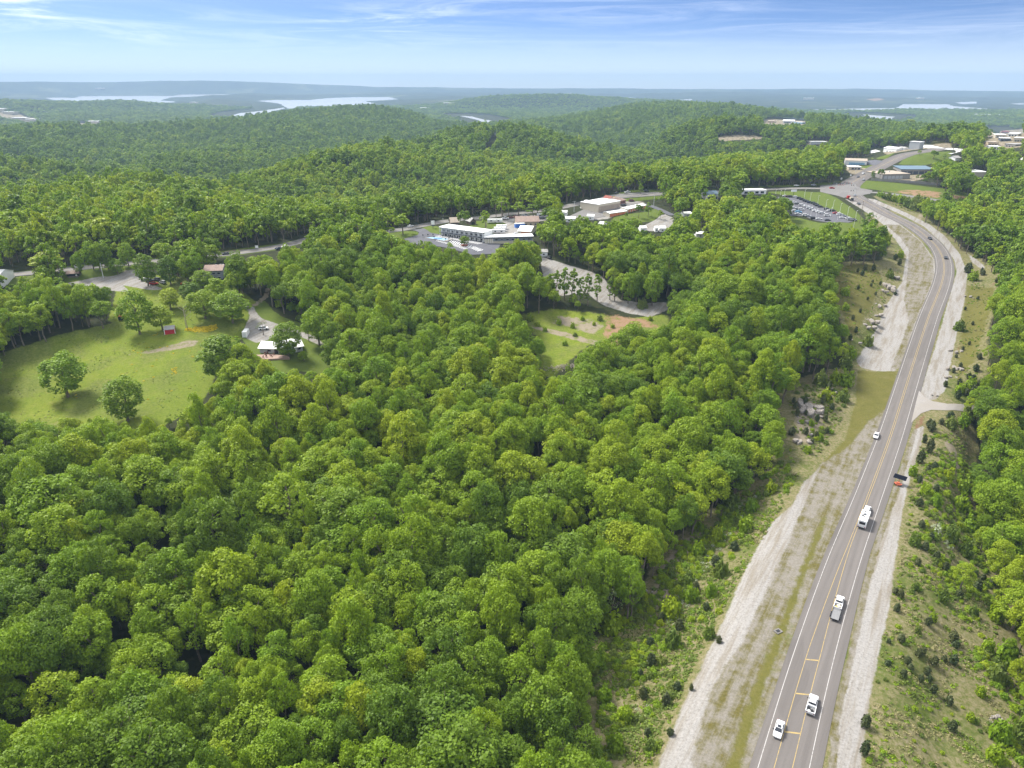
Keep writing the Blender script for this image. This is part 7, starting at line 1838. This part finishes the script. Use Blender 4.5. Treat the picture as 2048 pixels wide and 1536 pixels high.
# limestone: ledges and boulders
def rock_mesh(seed, sx, sy, sz):
    rng = np.random.default_rng(seed); n = 9; rings = []
    r0 = rng.uniform(.75, 1.1, n)
    for z, k in ((-.5, 1.0), (.15, 1.02), (.4, .93), (.5, .72)):
        rings.append([(math.cos(6.283 * i / n) * sx / 2 * k * r0[i] * rng.uniform(.94, 1.06), math.sin(6.283 * i / n) * sy / 2 * k * r0[i] * rng.uniform(.94, 1.06), z * sz + rng.uniform(-.05, .05) * sz) for i in range(n)])
    return MB().loft(rings).mesh('rock', 'rock')
def outcrop(px, py, w, label, n, seed):
    p = at(px, py); ppm = ppm_at(p); W = 1.2 * w / ppm; t = thing('rock_outcrop', label, 'rock', p, math.radians(57))
    rng = random.Random(seed)
    for k in range(n):
        me = rock_mesh(seed * 31 + k, W * rng.uniform(.35, .75), W * rng.uniform(.22, .42), W * rng.uniform(.10, .22))
        o = link('rock', me, t); o.location = (rng.uniform(-.4, .4) * W, (k / max(n - 1, 1) - .5) * W * .75 + rng.uniform(-.1, .1) * W, rng.uniform(0, .10) * W)
        o.rotation_euler = (rng.uniform(-.15, .15), rng.uniform(-.15, .15), rng.uniform(-.5, .5))
for i, (px, py, w, n, lab) in enumerate([(1620,820,42,7,'large broken limestone shelf on the left knoll'), (1641,831,18,3,'blocky limestone face at the right end of the shelf'), (1605,846,18,2,'pale flat boulder under the limestone shelf'), (1596,857,9,1,'small round boulder left among the boulders'),
    (1615,865,18,2,'long boulder in the middle of the boulder slope'), (1603,882,26,3,'lowest cracked boulder of the boulder slope'), (1588,834,11,1,'small boulder at the tree edge of the knoll'), (1667,783,14,2,'pale boulder in the brush above the knoll'), (1670,796,8,1,'little boulder under the pale one in the brush'),
    (1740,640,26,4,'rock ledge along the gravel, lower part'), (1734,655,24,4,'rock ledge along the gravel, lowest part'), (1758,612,20,3,'rock ledge along the gravel, middle part'), (1776,575,30,5,'stepped rock ledge at the top by the knoll'), (1764,583,18,3,'rock step left of the top ledge'), (1788,555,18,3,'rock ledge end nearest the highway curve'), (1712,684,18,2,'flat rock at the foot of the ledge by the bushes'),
    (1752,630,18,3,'small rock step in the ledge beside the dark ditch'),
    (1912,704,18,3,'rock block by the right shoulder, upper one'), (1910,738,22,4,'rock ledge on the right shoulder above the driveway'), (1902,755,16,3,'rock pieces on the right shoulder below the ledge'), (1935,592,12,2,'flat rock on the grass bank right of the curve'), (1941,597,8,1,'second flat rock on the grass bank right of the curve'), (1870,790,10,2,'stone by the mouth of the driveway'),
    (1990,1440,22,4,'pale rubble patch on the bank at the lower right'), (1340,1210,16,4,'pale rubble at the foot of the scrub bank'), (1300,1180,12,2,'pale stones on the bare strip by the wood')]):
    outcrop(px, py, w, lab, n, i + 3)
def brush_heap():
    p = at(1132, 735); ppm = ppm_at(p); t = thing('brush_heap', 'heap of grey dead branches at the lower end of the clearing', 'brush pile', p, .2); rng = np.random.default_rng(9); m = MB()
    for k in range(220):
        x, y = rng.normal(0, 6), rng.normal(0, 2.2); z = max(0, 1.6 - abs(x) * .14 - abs(y) * .4) * rng.random(); a = rng.uniform(0, 6.28); L = rng.uniform(.8, 2.4)
        m.tube((x, y, z), (x + math.cos(a) * L, y + math.sin(a) * L, z + rng.uniform(-.2, .7)), .09, .04, 4, False)
    o = m.build('branch', 'deadwood', t); o['kind'] = 'stuff'
brush_heap()
def scatter_in(poly, sp, jitter=.5, keep=1.0, avoid_road=8.5):
    a = np.array(poly, float); P = hit(a[:, 0], a[:, 1])[:, :2]; lo, hi = P.min(0), P.max(0)
    gx, gy = np.meshgrid(np.arange(lo[0], hi[0], sp), np.arange(lo[1], hi[1], sp)); gx = (gx + RNG.uniform(-jitter, jitter, gx.shape) * sp).ravel(); gy = (gy + RNG.uniform(-jitter, jitter, gy.shape) * sp).ravel()
    k = (poly_sdf(gx, gy, P) < 0) & (RNG.random(gx.shape) < keep); gx, gy = gx[k], gy[k]
    d, _ = near_line(gx, gy, HW); k = d > avoid_road
    return np.stack([gx[k], gy[k], height(gx[k], gy[k])], -1)
_s0 = next(c for c in COL.objects if c.name == 'foliage')
def src(me, label, px, py, w, h, w0, h0, name, cat):
    p = at(px, py); ppm = ppm_at(p); t = place_plant(name, label, cat, me, p[0], p[1], w / ppm, h / ppm, w0, h0, None); return next(c for c in t.children if c.name.startswith('foliage'))
WSRC = [src(WEED[0], 'fresh green weed clump nearest the bottom edge of the left scrub bank', 1270, 1520, 12, 8, 1.2, .42, 'weed_clump', 'weed'),
        src(WEED[1], 'darker weed clump beside the fresh green one on the left bank', 1300, 1525, 12, 8, 1.2, .42, 'weed_clump', 'weed'),
        src(WEED[2], 'straw coloured grass clump at the bottom of the right bank', 1745, 1528, 12, 8, 1.2, .42, 'grass_clump', 'grass')]
LEFT_BANK = [(1215,1530),(1200,1440),(1190,1330),(1240,1262),(1300,1185),(1340,1120),(1400,1052),(1480,1000),(1560,940),(1600,945),(1560,1020),(1500,1120),(1435,1240),(1370,1370),(1310,1530)]
KNOLL = [(1580,930),(1580,800),(1600,775),(1690,745),(1712,742),(1690,830),(1640,910)]
RIGHT_BANK = [(1735,1560),(1748,1380),(1785,1200),(1812,1050),(1822,960),(1850,860),(1880,830),(1935,850),(1930,960),(1950,1080),(1985,1200),(2000,1300),(2060,1430),(2060,1560)]
UPPER_R = [(1900,770),(1915,690),(1935,600),(1945,560),(1980,575),(1975,650),(1960,740),(1925,772)]
KNOLL2 = [(1672,565),(1692,535),(1760,532),(1790,500),(1802,520),(1795,565),(1765,610),(1745,660),(1705,720),(1695,650)]
def growth(name, parts, meshes, srcs, smin, smax, weights):
    P = np.concatenate(parts); n = len(P); s = RNG.uniform(smin, smax, n)
    patch = vnoise(P[:, 0] / 6, P[:, 1] / 6, 31) + RNG.normal(0, .5, n)
    idx = np.digitize(patch, weights)
    scatter_object(name, P, np.stack([s, s, s * RNG.uniform(.6, 1.3, n)], -1), np.stack([0 * s, 0 * s, RNG.uniform(0, 6.28, n)], -1), idx, srcs)
def thin_by_noise(P, sc, th):
    return P[vnoise(P[:, 0] / sc, P[:, 1] / sc, 41) + RNG.normal(0, .3, len(P)) > th]
growth('bank_growth', [thin_by_noise(scatter_in(LEFT_BANK, .85), 5, -.35), thin_by_noise(scatter_in(KNOLL, 1.2), 5, .1)], WEED, WSRC, .6, 1.35, [0.25, 0.7])
growth('bank_growth', [thin_by_noise(scatter_in(RIGHT_BANK, .95), 5, -.0), thin_by_noise(scatter_in(UPPER_R, 1.6), 6, .0), thin_by_noise(scatter_in(KNOLL2, 1.6), 6, .1)], WEED, WSRC, .5, 1.2, [-0.35, -0.05])
BSRC = [next(o for o in COL.objects if o.data is m) for m in BUSH]
def brush(parts, lo, hi):
    P = np.concatenate(parts); n = len(P); s = RNG.uniform(lo, hi, n)
    scatter_object('bank_brush', P, np.stack([s, s, s * RNG.uniform(.7, 1.2, n)], -1), np.stack([0 * s, 0 * s, RNG.uniform(0, 6.28, n)], -1), RNG.integers(0, 3, n), BSRC)
EDGE_L = [(1205,1530),(1190,1440),(1180,1330),(1225,1262),(1290,1185),(1330,1115),(1395,1045),(1480,990),(1560,925),(1590,930),(1520,1010),(1440,1090),(1380,1180),(1310,1290),(1260,1400),(1250,1530)]
EDGE_R = [(1960,1560),(1975,1440),(1950,1330),(1930,1250),(1890,1180),(1850,1080),(1850,960),(1890,900),(1945,930),(1970,1060),(2000,1180),(2020,1290),(2060,1420),(2060,1560)]
BUSHY_R = [(1815,1200),(1822,1080),(1830,960),(1850,870),(1890,860),(1900,960),(1910,1080),(1925,1200)]
GREEN_R = [(1755,393),(1790,391),(1850,397),(1885,406),(1862,428),(1855,438),(1812,420)]
brush([thin_by_noise(scatter_in(EDGE_L, 1.7), 6, -.1), thin_by_noise(scatter_in(EDGE_R, 1.8), 6, -.1), thin_by_noise(scatter_in(KNOLL, 3.0), 6, .1), thin_by_noise(scatter_in(LEFT_BANK, 2.6), 6, .0)], .35, .9)
brush([thin_by_noise(scatter_in(BUSHY_R, 1.9), 5, .0), thin_by_noise(scatter_in(RIGHT_BANK, 3.4), 6, .15), thin_by_noise(scatter_in(GREEN_R, 3.0), 9, -.4)], .25, .6)
MEAD = [(-60,740),(60,694),(130,672),(240,654),(330,672),(395,680),(430,690),(412,775),(400,830),(330,845),(250,850),(60,846),(-60,846)]
growth('meadow_grass', [thin_by_noise(scatter_in(MEAD, 2.0), 9, .2), thin_by_noise(scatter_in([(245,570),(330,562),(440,580),(505,625),(480,662),(395,650),(330,660),(240,650)], 2.0), 7, .3)], WEED, [WSRC[0], WSRC[2]], .35, .7, [0.6])
BS = src(BLOOM, 'white flowering bush on the right hand slope left of the dense wood', 1870, 1062, 26, 16, 2.0, .8, 'flowering_bush', 'bush')
blo = [scatter_in(q, 1.5, .5, .6) for q in ([(1860,1040),(1885,1050),(1910,1090),(1900,1100),(1865,1070)], [(1320,1230),(1345,1200),(1420,1080),(1470,1010),(1520,985),(1480,1040),(1420,1130),(1350,1260)], [(1270,1420),(1290,1400),(1310,1440),(1280,1450)])]
Pb = np.concatenate(blo); sb = RNG.uniform(.4, 1.0, len(Pb))
scatter_object('white_blossom', Pb, np.stack([sb, sb, sb], -1), np.stack([0 * sb, 0 * sb, sb * 9], -1), np.zeros(len(Pb), int), [BS])
YS = src(YELLOW, 'yellow flower clump at the left end of the flower patch by the red shed', 376, 661, 12, 8, 1.2, .45, 'flower_clump', 'flowers')
Py_ = np.concatenate([scatter_in([(374,660),(388,654),(415,653),(432,648),(434,658),(420,664),(392,665)], .6, .5, .95), scatter_in([(305,667),(325,664),(328,668),(308,671)], .9, .5, .6), scatter_in([(60,800),(180,770),(330,690),(400,700),(390,780),(250,820)], 4.5, .5, .15), scatter_in([(255,700),(330,680),(345,690),(280,712)], 2.0, .5, .2), scatter_in([(342,738),(354,733),(354,748),(343,748)], .8, .5, .6)]); sy = RNG.uniform(.6, 1.3, len(Py_))
scatter_object('yellow_flowers', Py_, np.stack([sy, sy, sy], -1), np.stack([0 * sy, 0 * sy, sy * 9], -1), np.zeros(len(Py_), int), [YS])

# ---------------------------------------------------------------- haze: the air of the whole valley
hz = MB(); _b = 13300.0
hz.add([(x, y, z) for z in (-120.0, 210.0) for x, y in ((-_b, -_b), (_b, -_b), (_b, _b), (-_b, _b))], [(3, 2, 1, 0), (4, 5, 6, 7), (0, 1, 5, 4), (1, 2, 6, 5), (2, 3, 7, 6), (3, 0, 4, 7)])
hm = bpy.data.materials.new('haze_air'); hm.use_nodes = True; hm.node_tree.nodes.clear()
_o = hm.node_tree.nodes.new('ShaderNodeOutputMaterial'); _v = hm.node_tree.nodes.new('ShaderNodeVolumePrincipled')
_v.inputs['Color'].default_value = (0.36, 0.51, 0.72, 1); _v.inputs['Density'].default_value = HAZE_DENSITY; _v.inputs['Anisotropy'].default_value = 0.0
hm.node_tree.links.new(_v.outputs[0], _o.inputs['Volume'])
MATS['haze_air'] = hm
h = hz.build('haze', 'haze_air'); h['kind'] = 'stuff'
